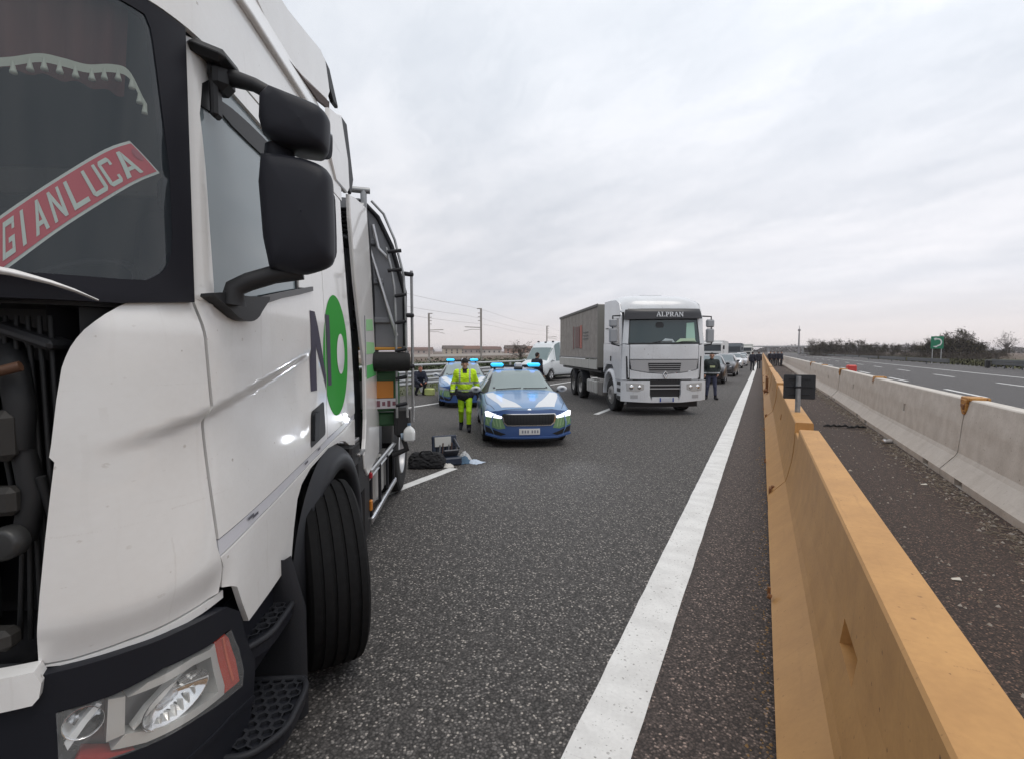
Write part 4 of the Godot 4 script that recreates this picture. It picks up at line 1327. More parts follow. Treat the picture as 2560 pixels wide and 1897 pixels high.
	for sd2 in [1, -1]:
		for i in lid_edge.size():
			var e: Vector2 = lid_edge[i] if sd2 > 0 else lid_edge[lid_edge.size() - 1 - i]
			if sd2 < 0 and i == 0: continue
			var f := minf(1.0, i / 4.0) if sd2 > 0 else minf(1.0, (lid_edge.size() - 1 - i) / 4.0)
			var p := cab_map(e.x, e.y)
			var n := surf_normal(mp, e.x, e.y, -1.0)
			if sd2 < 0:
				p.x = -p.x; n.x = -n.x
			var hgt := 0.004 + 0.016 * f
			r0.append(p + n * 0.02); r1.append(p + n * 0.05 + Vector3(0, -hgt * 0.5, 0)); r2.append(p + n * 0.05 + Vector3(0, hgt * 0.5, 0)); r3.append(p + n * 0.02 + Vector3(0, hgt, 0))
	sheet(st, [r0, r1, r2, r3], -1.0)
	obj("hatch_lid", st, white, T)
	# ---- bumper with headlight
	var bm := func(s: float, y: float) -> Vector3:
		var p := cab_map(s, y)
		var n := surf_normal(mp, s, 1.0, -1.0)
		return p + n * (0.004 + 0.012 * smoothstep(0.75, 0.55, y) - 0.05 * smoothstep(0.35, 0.15, y))
	var bumper_m := mat(Color(0.014, 0.015, 0.020), 0.42)
	bumper_m.metallic_specular = 0.3
	st = new_st()
	# ring round the headlight, then the rest of the bumper
	panel(st, v2([2.335, 0.958, 2.282, 0.956, 2.14, 0.95, 2.0, 0.935, 1.87, 0.915, 1.773, 0.895, 1.686, 0.83, 1.65, 0.70, 1.70, 0.64, 1.715, 0.70, 1.76, 0.80, 1.786, 0.806, 1.87, 0.812, 2.061, 0.846, 2.19, 0.836, 2.31, 0.842, 2.36, 0.85, 2.36, 0.93]), bm, -1.0, 0.04, 0.05)
	panel(st, v2([1.65, 0.70, 1.60, 0.568, 1.63, 0.432, 1.70, 0.30, 1.80, 0.22, 2.0, 0.18, CAB_C, 0.17, CAB_C, 0.90, 2.345, 0.90, 2.36, 0.85, 2.31, 0.842, 2.312, 0.70, 2.23, 0.655, 2.115, 0.635, 1.955, 0.605, 1.83, 0.575, 1.715, 0.548, 1.703, 0.58, 1.70, 0.64]), bm, -1.0, 0.05, 0.05)
	panel(st, v2([1.65, 0.20, CAB_C, 0.17, CAB_C, 0.95, 1.65, 0.95]), func(s: float, y: float) -> Vector3: var p: Vector3 = bm.call(s, y); return Vector3(-p.x, p.y, p.z), 1.0, 0.1, 0.05)
	var bumper := obj("bumper", st, bumper_m, T)
	st = new_st()
	panel(st, v2([1.633, 0.45, 1.797, 0.492, 2.005, 0.505, 2.3, 0.515, 2.3, 0.500, 2.005, 0.488, 1.797, 0.475, 1.640, 0.432]), bm, -1.0, 0.05, 0.012, 0.008)
	obj("crease", st, bumper_m, bumper)
	st = new_st()
	panel(st, v2([2.345, 0.985, CAB_C, 0.992, CAB_C, 0.90, 2.352, 0.893, 2.338, 0.91, 2.332, 0.95]), mp, -1.0, 0.05, 0.06, 0.03)
	panel(st, v2([2.345, 0.985, CAB_C, 0.992, CAB_C, 0.90, 2.352, 0.893]), mm, 1.0, 0.1, 0.06, 0.03)
	obj("white_crossbar", st, white, T)
	# headlight
	var cav := func(s: float, y: float) -> Vector3:
		var p: Vector3 = bm.call(s, y)
		return p - surf_normal(mp, s, 1.0, -1.0) * 0.075
	st = new_st()
	panel(st, v2([2.312, 0.842, 2.19, 0.836, 2.061, 0.846, 1.87, 0.812, 1.76, 0.80, 1.715, 0.70, 1.70, 0.60, 1.715, 0.548, 1.83, 0.575, 1.955, 0.605, 2.115, 0.635, 2.23, 0.655, 2.312, 0.70]), cav, -1.0, 0.05, 0.0)
	var silver := mat(Color(0.72, 0.72, 0.70), 0.3, 0.6)
	var hl := obj("headlight", st, mat(Color(0.20, 0.20, 0.20), 0.35, 0.5), T)
	var lay := func(called: String, a: Array, m: Material, off: float, thick := 0.06) -> void:
		var s2 := new_st()
		panel(s2, v2(a), bm, -1.0, 0.03, thick, off)
		obj(called, s2, m, hl)
	lay.call("reflector_frame", [2.155, 0.808, 2.10, 0.824, 1.95, 0.812, 1.875, 0.793, 1.85, 0.80, 1.815, 0.62, 1.823, 0.592, 1.96, 0.612, 2.115, 0.643, 2.20, 0.672, 2.165, 0.700, 2.06, 0.655, 1.95, 0.636, 1.85, 0.62, 1.872, 0.765, 1.95, 0.785, 2.06, 0.795], silver, -0.004)
	lay.call("divider", [2.200, 0.825, 2.160, 0.812, 2.166, 0.70, 2.21, 0.70], silver, -0.006)
	lay.call("indicator", [1.845, 0.805, 1.785, 0.80, 1.755, 0.765, 1.722, 0.66, 1.712, 0.565, 1.815, 0.588, 1.808, 0.63], mat(Color(0.42, 0.035, 0.012), 0.15), -0.01)
	lay.call("indicator_bar", [1.800, 0.79, 1.79, 0.79, 1.752, 0.60, 1.765, 0.60], mat(Color(0.55, 0.10, 0.04), 0.1), -0.006, 0.02)
	lay.call("reflector", [2.270, 0.694, 2.144, 0.640, 2.16, 0.628, 2.3, 0.66], mat(Color(0.33, 0.02, 0.015), 0.2), -0.006)
	# bowls
	for b in [[Vector2(2.012, 0.71), 0.115, 0.062], [Vector2(2.258, 0.78), 0.045, 0.045]]:
		var q: Vector2 = b[0]
		var c: Vector3 = bm.call(q.x, q.y)
		var n := surf_normal(mp, q.x, 1.0, -1.0)
		var sidev := Vector3.UP.cross(n).normalized()
		var xf := Transform3D(Basis(sidev * b[1], n * 0.05, Vector3.UP * b[2] * -1.0), c - n * 0.065)
		st = new_st()
		lathe(st, [Vector2(0.001, 0.02), Vector2(0.25, 0.05), Vector2(0.3, 0.1), Vector2(0.55, 0.35), Vector2(0.85, 0.8), Vector2(1.0, 1.1), Vector2(1.06, 1.1)], xf, 28)
		obj("bowl", st, M.chrome, hl)
		st = new_st()
		lathe(st, [Vector2(0.28, 0.2), Vector2(0.24, 0.55), Vector2(0.001, 0.7)], xf, 16)
		obj("lens", st, glass(Color(0.6, 0.65, 0.7), 0.4), hl)
	lay.call("fin", [2.145, 0.70, 2.10, 0.735, 1.98, 0.785, 1.90, 0.792, 1.90, 0.784, 1.98, 0.772, 2.09, 0.72, 2.14, 0.69], mat(Color(0.85, 0.85, 0.83), 0.2, 0.4), -0.02, 0.03)
	for k in 9:
		var u := 2.12 - 0.026 * k
		lay.call("lens_rib", [u, 0.652 - 0.0 * k, u - 0.006, 0.652, u - 0.006, 0.672 + 0.004 * k, u, 0.672 + 0.004 * k], silver, -0.02, 0.02)
	lay.call("fin", [2.302, 0.74, 2.26, 0.79, 2.225, 0.825, 2.215, 0.815, 2.25, 0.775, 2.295, 0.715], mat(Color(0.85, 0.87, 0.88), 0.2, 0.4), -0.012, 0.03)
	lay.call("fin", [2.285, 0.735, 2.225, 0.775, 2.22, 0.76, 2.27, 0.715], M.black, -0.014, 0.03)
	st = new_st()
	panel(st, v2([2.312, 0.842, 2.19, 0.836, 2.061, 0.846, 1.87, 0.812, 1.76, 0.80, 1.715, 0.70, 1.70, 0.60, 1.715, 0.548, 1.83, 0.575, 1.955, 0.605, 2.115, 0.635, 2.23, 0.655, 2.312, 0.70]), bm, -1.0, 0.04, 0.0, 0.004)
	obj("glass_cover", st, glass(Color(0.8, 0.82, 0.82), 0.10), hl)
	# ---- steps with honeycomb treads
	st = new_st()
	box(st, Vector3(0.98, 0.62, 0.55), Vector3(0.42, 0.42, 0.75), 0.05)
	box(st, Vector3(1.0, 0.50, 0.90), Vector3(0.16, 0.5, 0.26), 0.05)
	obj("step_housing", st, bumper_m, T)
	var sp := [[0.642, 1.00, 0.28, 0.29, 0.48, "step"], [0.352, 1.08, 0.32, 0.50, 0.44, "step"]]
	for q in sp:
		var outl := fillet(v2([0.0, 0.0, q[2] - 0.03, 0.0, q[2], 0.08, q[2], q[4] * 0.72, q[2] * 0.72, q[4], 0.0, q[4]]), 0.06)
		st = new_st()
		extrude(st, outl, Transform3D(Basis(Vector3(1, 0, 0), Vector3(0, 0, 1), Vector3(0, -1, 0)), Vector3(q[1], q[0] - 0.004, q[3])), 0.05, 0.0)
		var step := obj("step", st, bumper_m, T)
		st = new_st()
		var rim := []
		for p in outl: rim.append(Vector3(q[1] + p.x, q[0] + 0.004, q[3] + p.y))
		rim.append(rim[0])
		tube(st, rim, 0.014, 6, false)
		obj("rim", st, M.dark_plastic, step)
		st = new_st()
		honeycomb(st, Vector3(q[1] + 0.02, q[0], q[3] + 0.02), Vector3(1, 0, 0), Vector3(0, 0, 1), 7, 11, 0.052, outl)
		tag(obj("tread", st, M.dark_plastic, step), "", "", "", "stuff")
	# ---- front mudguard
	var zc := -0.5; var yc := 0.53
	st = new_st()
	var rw := []
	for q in [[0.705, 1.225], [0.69, 1.25], [0.665, 1.275], [0.63, 1.29], [0.585, 1.292], [0.55, 1.285], [0.545, 1.25], [0.56, 1.0]]:
		var row := PackedVector3Array()
		for k in 41:
			var a := deg_to_rad(lerpf(-6.0, 196.0, k / 40.0))
			var ry: float = q[0]
			var fx := 1.0 + 0.06 * maxf(0.0, cos(a))
			row.append(Vector3(q[1], yc + ry * sin(a), zc + ry * cos(a) * fx))
		rw.append(row)
	sheet(st, rw, 1.0)
	var fender := obj("mudguard", st, M.dark_plastic, T)
	st = new_st()
	rw = []
	for yy in [0.86, 0.74, 0.6, 0.4, 0.2, 0.06]:
		var row := PackedVector3Array()
		for x in [0.85, 1.1, 1.25, 1.31, 1.325]:
			row.append(Vector3(x - 0.25 * maxf(0.0, yy - 0.6), yy, 0.375 - 0.02 * (1.285 - x) - (0.05 if x > 1.32 else 0.0)))
		rw.append(row)
	sheet(st, rw, -1.0)
	obj("mud_flap", st, M.dark_plastic, fender)
	# ---- wheels
	var tyre := lorry_tyre(0.53, 0.315).commit()
	var front_rubber: StandardMaterial3D = M.rubber.duplicate()
	front_rubber.albedo_color = Color(0.010, 0.010, 0.011).linear_to_srgb()
	front_rubber.metallic_specular = 0.3
	var rim_f := lorry_rim(0.30, -0.06).commit()
	var rim_r := lorry_rim(0.30, 0.14).commit()
	var rim_m := mat(Color(0.42, 0.42, 0.43), 0.4, 0.6)
	for sgn in [1.0, -1.0]:
		var w := Node3D.new(); w.name = "wheel"; T.add_child(w, true)
		w.position = Vector3(1.25 * sgn, 0.53, -0.26)
		w.rotation.y = deg_to_rad(25.0) + (PI if sgn < 0 else 0.0)
		obj("tyre", tyre, front_rubber, w)
		var rr := obj("rim", rim_f, rim_m, w)
		rr.position.x = 0.03
		for tw in 2:
			w = Node3D.new(); w.name = "wheel"; T.add_child(w, true)
			w.position = Vector3((1.08 - 0.34 * tw) * sgn, 0.53, -3.86)
			w.rotation.y = PI if sgn < 0 else 0.0
			obj("tyre", tyre, M.rubber, w)
			if tw == 0:
				rr = obj("rim", rim_r, rim_m, w)
				rr.position.x = 0.14
	# ---- chassis, tank and side guard
	st = new_st()
	for sgn in [1.0, -1.0]: box(st, Vector3(0.4 * sgn, 0.85, -2.0), Vector3(0.09, 0.28, 5.6), 0.01)
	box(st, Vector3(0, 0.55, -0.4), Vector3(1.9, 0.14, 0.16), 0.03)
	box(st, Vector3(0, 0.55, -3.86), Vector3(1.5, 0.2, 0.2), 0.05)
	box(st, Vector3(0, 0.95, 0.3), Vector3(1.7, 0.7, 1.3), 0.05)
	box(st, Vector3(0, 1.2, -0.35), Vector3(1.9, 0.5, 1.0), 0.05)
	box(st, Vector3(0, 1.05, -3.2), Vector3(0.9, 0.12, 1.0), 0.03)
	obj("chassis", st, M.black, T)
	st = new_st()
	box(st, Vector3(0, 2.2, -0.86), Vector3(2.3, 1.5, 0.1), 0.02)
	box(st, Vector3(0, 3.3, -0.7), Vector3(1.9, 0.9, 0.08), 0.02)
	obj("rear_wall", st, white, T)
	# dark stack and louvres in the gap behind the cab
	st = new_st()
	box(st, Vector3(1.0, 2.0, -1.80), Vector3(0.2, 2.1, 0.34), 0.03, Basis(Vector3.RIGHT, 0.10))
	var stack := obj("air_intake", st, mat(Color(0.075, 0.08, 0.095), 0.5), T)
	st = new_st()
	for k in 9: box(st, Vector3(1.10, 2.95 - 0.11 * k, -1.89 + 0.012 * k), Vector3(0.02, 0.07, 0.10), 0.01)
	obj("louvre", st, M.black, stack)
	st = new_st()
	for k in 7: box(st, Vector3(1.05, 2.86 + 0.035 * k, -1.50), Vector3(0.3, 0.012, 0.34), 0.0, Basis(Vector3.RIGHT, 0.5))
	box(st, Vector3(1.12, 2.74, -1.45), Vector3(0.12, 0.03, 0.4), 0.01)
	obj("grille", st, M.dark_plastic, stack)
	st = new_st()
	tube(st, [Vector3(1.08, 1.85, -1.5), Vector3(1.1, 1.7, -1.55), Vector3(1.08, 1.45, -1.55)], 0.03, 8)
	obj("hose", st, mat(Color(0.5, 0.5, 0.52), 0.4), T)
	st = new_st()
	box(st, Vector3(1.0, 1.0, -1.35), Vector3(0.4, 0.2, 0.3), 0.02)
	box(st, Vector3(1.02, 0.8, -1.55), Vector3(0.36, 0.35, 0.3), 0.02)
	box(st, Vector3(1.05, 0.45, -1.75), Vector3(0.3, 0.6, 0.25), 0.02)
	obj("side_locker", st, M.black, T)
	st = new_st()
	box(st, Vector3(1.05, 1.115, -1.35), Vector3(0.3, 0.03, 0.24), 0.006)
	box(st, Vector3(1.12, 0.99, -1.5), Vector3(0.2, 0.025, 0.22), 0.006)
	obj("step_plate", st, M.alu, T)
	st = new_st()
	box(st, Vector3(1.21, 0.42, -1.86), Vector3(0.03, 0.10, 0.05), 0.008)
	obj("side_marker", st, mat(Color(0.55, 0.2, 0.03), 0.2), T)
	st = new_st()
	box(st, Vector3(1.205, 0.70, -1.88), Vector3(0.04, 0.06, 0.06), 0.01)
	obj("red_valve", st, mat(Color(0.35, 0.02, 0.03), 0.3), T)
	for y in [0.73, 0.66, 0.27]:
		st = new_st()
		box(st, Vector3(1.21 if y != 0.66 else 1.19, y, -2.62), Vector3(0.035, 0.06 if y != 0.66 else 0.03, 1.5), 0.012)
		obj("guard_rail", st, M.alu, T)
	for k in 4:
		st = new_st()
		box(st, Vector3(1.0, 0.48, -2.15 - 0.32 * k), Vector3(0.3, 0.42, 0.27), 0.03)
		obj("side_panel", st, mat([Color(0.34, 0.25, 0.22), Color(0.42, 0.40, 0.38), Color(0.45, 0.44, 0.42), Color(0.12, 0.12, 0.12)][k], 0.5), T)
	for k in 4:
		st = new_st()
		box(st, Vector3(1.2, 0.5, -1.92 - 0.46 * k), Vector3(0.03, 0.52, 0.04), 0.008)
		obj("guard_post", st, M.dark_plastic, T)
	st = new_st()
	rw = []
	for x in [0.55, 0.9, 1.18, 1.24, 1.24]:
		var row := PackedVector3Array()
		for k in 21:
			var a := deg_to_rad(lerpf(20.0, 170.0, k / 20.0))
			row.append(Vector3(x, 0.53 + (0.64 if rw.size() < 4 else 0.58) * sin(a), -3.86 + (0.66 if rw.size() < 4 else 0.6) * cos(a)))
		rw.append(row)
	sheet(st, rw, -1.0)
	obj("rear_mudguard", st, M.black, T)
	# ---- mirrors
	mirror(T, mp)

func mirror(T: Node3D, mp: Callable) -> void:
	var mmat := grain(mat(Color(0.022, 0.023, 0.030), 0.48), noise_tex(0.3, 256, [[0.0, gray(0.88)], [1.0, gray(1.0)]], 2, 41), 6.0, false)
	mmat.metallic_specular = 0.3
	var shapes := [
		[1.385, 2.812, 1.50, 2.775, 1.57, 2.752, 1.597, 2.738, 1.613, 2.715, 1.616, 2.69, 1.612, 2.605, 1.60, 2.587, 1.579, 2.581, 1.50, 2.588, 1.43, 2.606, 1.375, 2.64],
		[1.365, 2.566, 1.43, 2.569, 1.505, 2.563, 1.56, 2.55, 1.60, 2.53, 1.618, 2.505, 1.623, 2.47, 1.626, 2.22, 1.618, 2.18, 1.60, 2.162, 1.56, 2.145, 1.507, 2.130, 1.44, 2.14, 1.386, 2.153]]
	for i in 2:
		var pl := v2(shapes[i])
		pl = soft(pl, 1)
		if Geometry2D.is_polygon_clockwise(pl): pl.reverse()
		var cen := Vector2.ZERO
		for p in pl: cen += p / pl.size()
		# rounded shell: rings shrinking towards a bulged front face
		var st := new_st()
		var rings := []
		for q in [[0.80, 0.70], [0.93, 0.77], [0.985, 0.81], [0.99, 0.835], [0.95, 0.862], [0.87, 0.880], [0.70, 0.893], [0.4, 0.90], [0.01, 0.902]]:
			var row := PackedVector3Array()
			for k in pl.size() + 1:
				var p := pl[k % pl.size()]
				var pq: Vector2 = cen + (p - cen) * q[0]
				row.append(Vector3(pq.x - 0.25 * maxf(0.0, 0.81 - q[1]), pq.y, q[1] - (pq.x - cen.x) * 0.10))
			rings.append(row)
		sheet(st, rings, -1.0, true)
		var sh := obj("mirror_housing", st, mmat, T)
		st = new_st()
		var face := PackedVector2Array()
		for p in pl: face.append(cen + (p - cen) * 0.77)
		var t := Geometry2D.triangulate_polygon(face)
		for k in range(0, t.size(), 3):
			var v := []
			for j in 3:
				var p := face[t[k + j]]
				v.append(Vector3(p.x, p.y, 0.71 - (p.x - cen.x) * 0.10))
			tri(st, v[0], v[2], v[1])
		obj("mirror_glass", st, M.chrome, sh)
	var st2 := new_st()
	tube(st2, [Vector3(1.42, 2.62, 0.78), Vector3(1.42, 2.54, 0.78)], [0.05, 0.06], 12)
	obj("mirror_neck", st2, mmat, T)
	st2 = new_st()
	# upper arm out of the door frame
	tube(st2, [Vector3(1.20, 2.87, 0.80), Vector3(1.27, 2.85, 0.80), Vector3(1.36, 2.81, 0.84), Vector3(1.45, 2.775, 0.80)], [0.04, 0.03, 0.024, 0.024], 10)
	box(st2, Vector3(1.23, 2.84, 0.80), Vector3(0.07, 0.10, 0.10), 0.025)
	box(st2, Vector3(1.215, 2.905, 0.82), Vector3(0.14, 0.045, 0.15), 0.02, Basis(Vector3.BACK, -0.35))
	box(st2, Vector3(1.215, 2.76, 0.82), Vector3(0.03, 0.13, 0.05), 0.01)
	obj("mirror_arm", st2, M.black, T)
	st2 = new_st()
	# lower arm
	tube(st2, [Vector3(1.50, 2.15, 0.80), Vector3(1.40, 2.135, 0.82), Vector3(1.32, 2.105, 0.84), Vector3(1.275, 2.08, 0.85), Vector3(1.265, 2.02, 0.85)], [0.03, 0.034, 0.034, 0.036, 0.045], 12)
	obj("mirror_arm", st2, M.black, T)
	st2 = new_st()
	panel(st2, soft(v2([1.872, 2.045, 1.80, 2.018, 1.72, 1.982, 1.66, 1.966, 1.60, 1.966, 1.545, 1.985, 1.50, 2.02, 1.40, 2.085, 1.5, 2.075, 1.65, 2.06, 1.78, 2.06]), 1), mp, -1.0, 0.03, 0.05, 0.045)
	obj("mirror_foot", st2, M.black, T)

# ================================================================ tipper trailer behind the tractor
func bar(parent: Node, called: String, pts: Array, r, m: Material, n := 8) -> MeshInstance3D:
	var st := new_st()
	tube(st, pts, r, n)
	return obj(called, st, m, parent)

func trailer() -> void:
	var at := Vector3(-3.26, 0, -1.208) + Basis(Vector3.UP, TRUCK_TURN) * Vector3(0, 0, -3.3)
	var R := base("tipper_trailer", at, TRUCK_TURN + deg_to_rad(12.3))
	tag(R, "dark grey tipper trailer with a front ladder, coupled behind the white tractor", "trailer")
	var body := grain(paint(Color(0.22, 0.23, 0.255), 0.45, 0.2), noise_tex(0.01, 256, [[0.0, gray(0.8)], [1.0, gray(1.0)]], 5, 51), 0.7)
	var green := mat(Color(0.025, 0.10, 0.035), 0.5)
	var outl := v2([-1.25, 1.86, 1.25, 1.86, 1.25, 2.44, 1.13, 2.88, 1.0, 3.155, 0.86, 3.30, -0.86, 3.30, -1.0, 3.155, -1.13, 2.88, -1.25, 2.44])
	var st := new_st()
	extrude(st, outl, Transform3D(Basis(Vector3.UP, 0), Vector3(0, 0, -8.2)), 9.5, 0.03)
	obj("tipper_body", st, body, R)
	# ribs and rim of the front wall
	for k in 3:
		st = new_st()
		box(st, Vector3(0, 2.15 + 0.38 * k, 1.315), Vector3(2.2 - 0.12 * k, 0.06, 0.04), 0.012)
		obj("rib", st, body, R)
	st = new_st()
	var rim := []
	for p in [Vector2(1.24, 1.9), Vector2(1.24, 2.437), Vector2(1.12, 2.881), Vector2(0.99, 3.155), Vector2(0.85, 3.295), Vector2(-0.85, 3.295)]: rim.append(Vector3(p.x, p.y, 1.31))
	tube(st, rim, 0.022, 8)
	obj("top_rim", st, M.dark_plastic, R)
	# tipping ram cradle
	for x in [0.55, 0.86]:
		bar(R, "cradle_post", [Vector3(x, 2.992, 1.38), Vector3(x, 3.377, 1.38)], 0.03, M.steel)
	bar(R, "cradle_bar", [Vector3(0.5, 3.377, 1.38), Vector3(0.92, 3.377, 1.38)], 0.03, M.steel)
	bar(R, "cradle_bar", [Vector3(-0.5, 3.214, 1.40), Vector3(0.86, 3.214, 1.40)], 0.045, M.steel)
	bar(R, "cradle_strut", [Vector3(0.62, 2.918, 1.36), Vector3(0.86, 3.177, 1.36)], 0.025, M.alu)
	bar(R, "cradle_strut", [Vector3(0.9, 2.918, 1.36), Vector3(0.66, 3.177, 1.36)], 0.025, M.alu)
	bar(R, "pipe", [Vector3(0.88, 2.933, 1.36), Vector3(1.15, 2.0, 1.36)], 0.018, M.alu)
	bar(R, "pipe", [Vector3(0.94, 3.066, 1.36), Vector3(0.99, 2.844, 1.36), Vector3(1.09, 2.74, 1.36)], 0.018, M.alu)
	# ladder
	var outer := [Vector3(0.93, 3.273, 1.42), Vector3(1.04, 3.155, 1.44), Vector3(1.14, 2.918, 1.44), Vector3(1.22, 2.585, 1.44), Vector3(1.235, 2.3, 1.44), Vector3(1.24, 1.2, 1.44)]
	var innr := [Vector3(1.06, 2.844, 1.42), Vector3(1.10, 2.659, 1.44), Vector3(1.13, 2.474, 1.44), Vector3(1.14, 2.2, 1.44), Vector3(1.14, 1.2, 1.44)]
	bar(R, "ladder_rail", outer, 0.012, M.steel)
	bar(R, "ladder_rail", innr, 0.012, M.steel)
	bar(R, "ladder_rail", [Vector3(1.30, 2.637, 1.40), Vector3(1.30, 1.15, 1.40)], 0.014, M.steel)
	for y in [2.80, 2.62, 2.38, 2.12, 1.85, 1.58, 1.32]:
		bar(R, "rung", [Vector3(1.07 if y > 2.6 else 1.13, y, 1.44), Vector3(1.24 if y < 2.6 else 1.2, y + 0.02, 1.44)], 0.018, M.dark_plastic)
	for y in [2.60, 2.2, 1.7]:
		bar(R, "ladder_bracket", [Vector3(1.23, y, 1.44), Vector3(1.31, y, 1.40)], 0.022, M.dark_plastic)
	# orange strip, black drum, green neck with plates
	st = new_st()
	box(st, Vector3(0.95, 1.872, 1.33), Vector3(0.5, 0.03, 0.05), 0.005)
	obj("orange_strip", st, mat(Color(0.55, 0.25, 0.03), 0.5), R)
	st = new_st()
	tube(st, [Vector3(0.84, 1.745, 1.42), Vector3(0.86, 1.745, 1.42), Vector3(1.25, 1.745, 1.42), Vector3(1.27, 1.745, 1.42)], [0.08, 0.095, 0.095, 0.08], 16)
	obj("rubber_drum", st, M.rubber, R)
	st = new_st()
	box(st, Vector3(0, 1.45, 1.2), Vector3(2.36, 0.40, 0.2), 0.02)
	box(st, Vector3(0, 1.3, -2.5), Vector3(1.2, 0.3, 7.4), 0.02)
	box(st, Vector3(0.9, 1.16, 1.12), Vector3(0.6, 0.14, 0.2), 0.02)
	obj("chassis_neck", st, green, R)
	st = new_st()
	box(st, Vector3(1.02, 1.47, 1.315), Vector3(0.19, 0.17, 0.012), 0.003)
	obj("orange_plate", st, mat(Color(0.60, 0.22, 0.03), 0.5), R)
	st = new_st()
	box(st, Vector3(1.04, 1.33, 1.315), Vector3(0.20, 0.10, 0.012), 0.003)
	obj("white_plate", st, mat(Color(0.6, 0.58, 0.6), 0.5), R)
	st = new_st()
	for k in 4: box(st, Vector3(0.97 + 0.05 * k, 1.33, 1.3225), Vector3(0.03, 0.06 if k % 2 == 0 else 0.04, 0.003))
	obj("plate_print", st, mat(Color(0.2, 0.08, 0.1), 0.6), R)
	st = new_st()
	box(st, Vector3(0.79, 1.42, 1.315), Vector3(0.11, 0.28, 0.012), 0.003)
	obj("grey_plate", st, mat(Color(0.45, 0.48, 0.46), 0.5), R)
	st = new_st()
	box(st, Vector3(1.2, 1.14, 1.3), Vector3(0.16, 0.3, 0.14), 0.03)
	tube(st, [Vector3(1.2, 1.0, 1.3), Vector3(1.24, 0.86, 1.32), Vector3(1.1, 0.8, 1.3)], 0.03, 8)
	obj("valve_box", st, M.black, R)
	st = new_st()
	tube(st, [Vector3(1.18, 1.0, 1.36), Vector3(1.27, 1.01, 1.36)], 0.035, 10)
	obj("valve", st, mat(Color(0.25, 0.33, 0.42), 0.4), R)
	# axles
	var ty := lorry_tyre(0.5, 0.36).commit()
	for k in 3:
		for sg in [1.0, -1.0]:
			var w := Node3D.new(); w.name = "wheel"; R.add_child(w, true)
			w.position = Vector3(1.04 * sg, 0.5, -4.6 - 1.31 * k)
			w.rotation.y = 0.0 if sg > 0 else PI
			obj("tyre", ty, M.rubber, w)
			obj("rim", lorry_rim(0.28, 0.08).commit(), M.alu, w).position.x = 0.15
	# jug hanging at the corner
	var jp := at + Basis(Vector3.UP, TRUCK_TURN + deg_to_rad(12.3)) * Vector3(1.33, 0, 1.42)
	var J := base("water_jug", Vector3(jp.x - 0.06, 0.955, jp.z + 0.04), 0.4)
	J.scale = Vector3.ONE * 0.58
	tag(J, "white plastic jug hanging beside the rear wheel of the tractor", "jug")
	st = new_st()
	var rows := []
	for q in [[0.0, 0.2], [0.005, 0.8], [0.03, 1.0], [0.15, 1.02], [0.20, 0.9], [0.24, 0.55], [0.26, 0.3], [0.28, 0.28]]:
		var row := PackedVector3Array()
		for k in 25:
			var a := TAU * k / 24.0
			row.append(Vector3(0.095 * q[1] * signf(cos(a)) * pow(absf(cos(a)), 0.6), q[0], 0.075 * q[1] * signf(sin(a)) * pow(absf(sin(a)), 0.6)))
		rows.append(row)
	sheet(st, rows, 1.0, true)
	obj("jug_body", st, mat(Color(0.66, 0.68, 0.68), 0.4), J)
	st = new_st()
	tube(st, [Vector3(0, 0.275, 0), Vector3(0, 0.31, 0)], 0.03, 10)
	obj("cap", st, mat(Color(0.12, 0.2, 0.3), 0.4), J)
	bar(J, "cord", [Vector3(0, 0.30, 0.0), Vector3(-0.02, 0.36, -0.03), Vector3(-0.05, 0.42, -0.08)], 0.006, M.black)

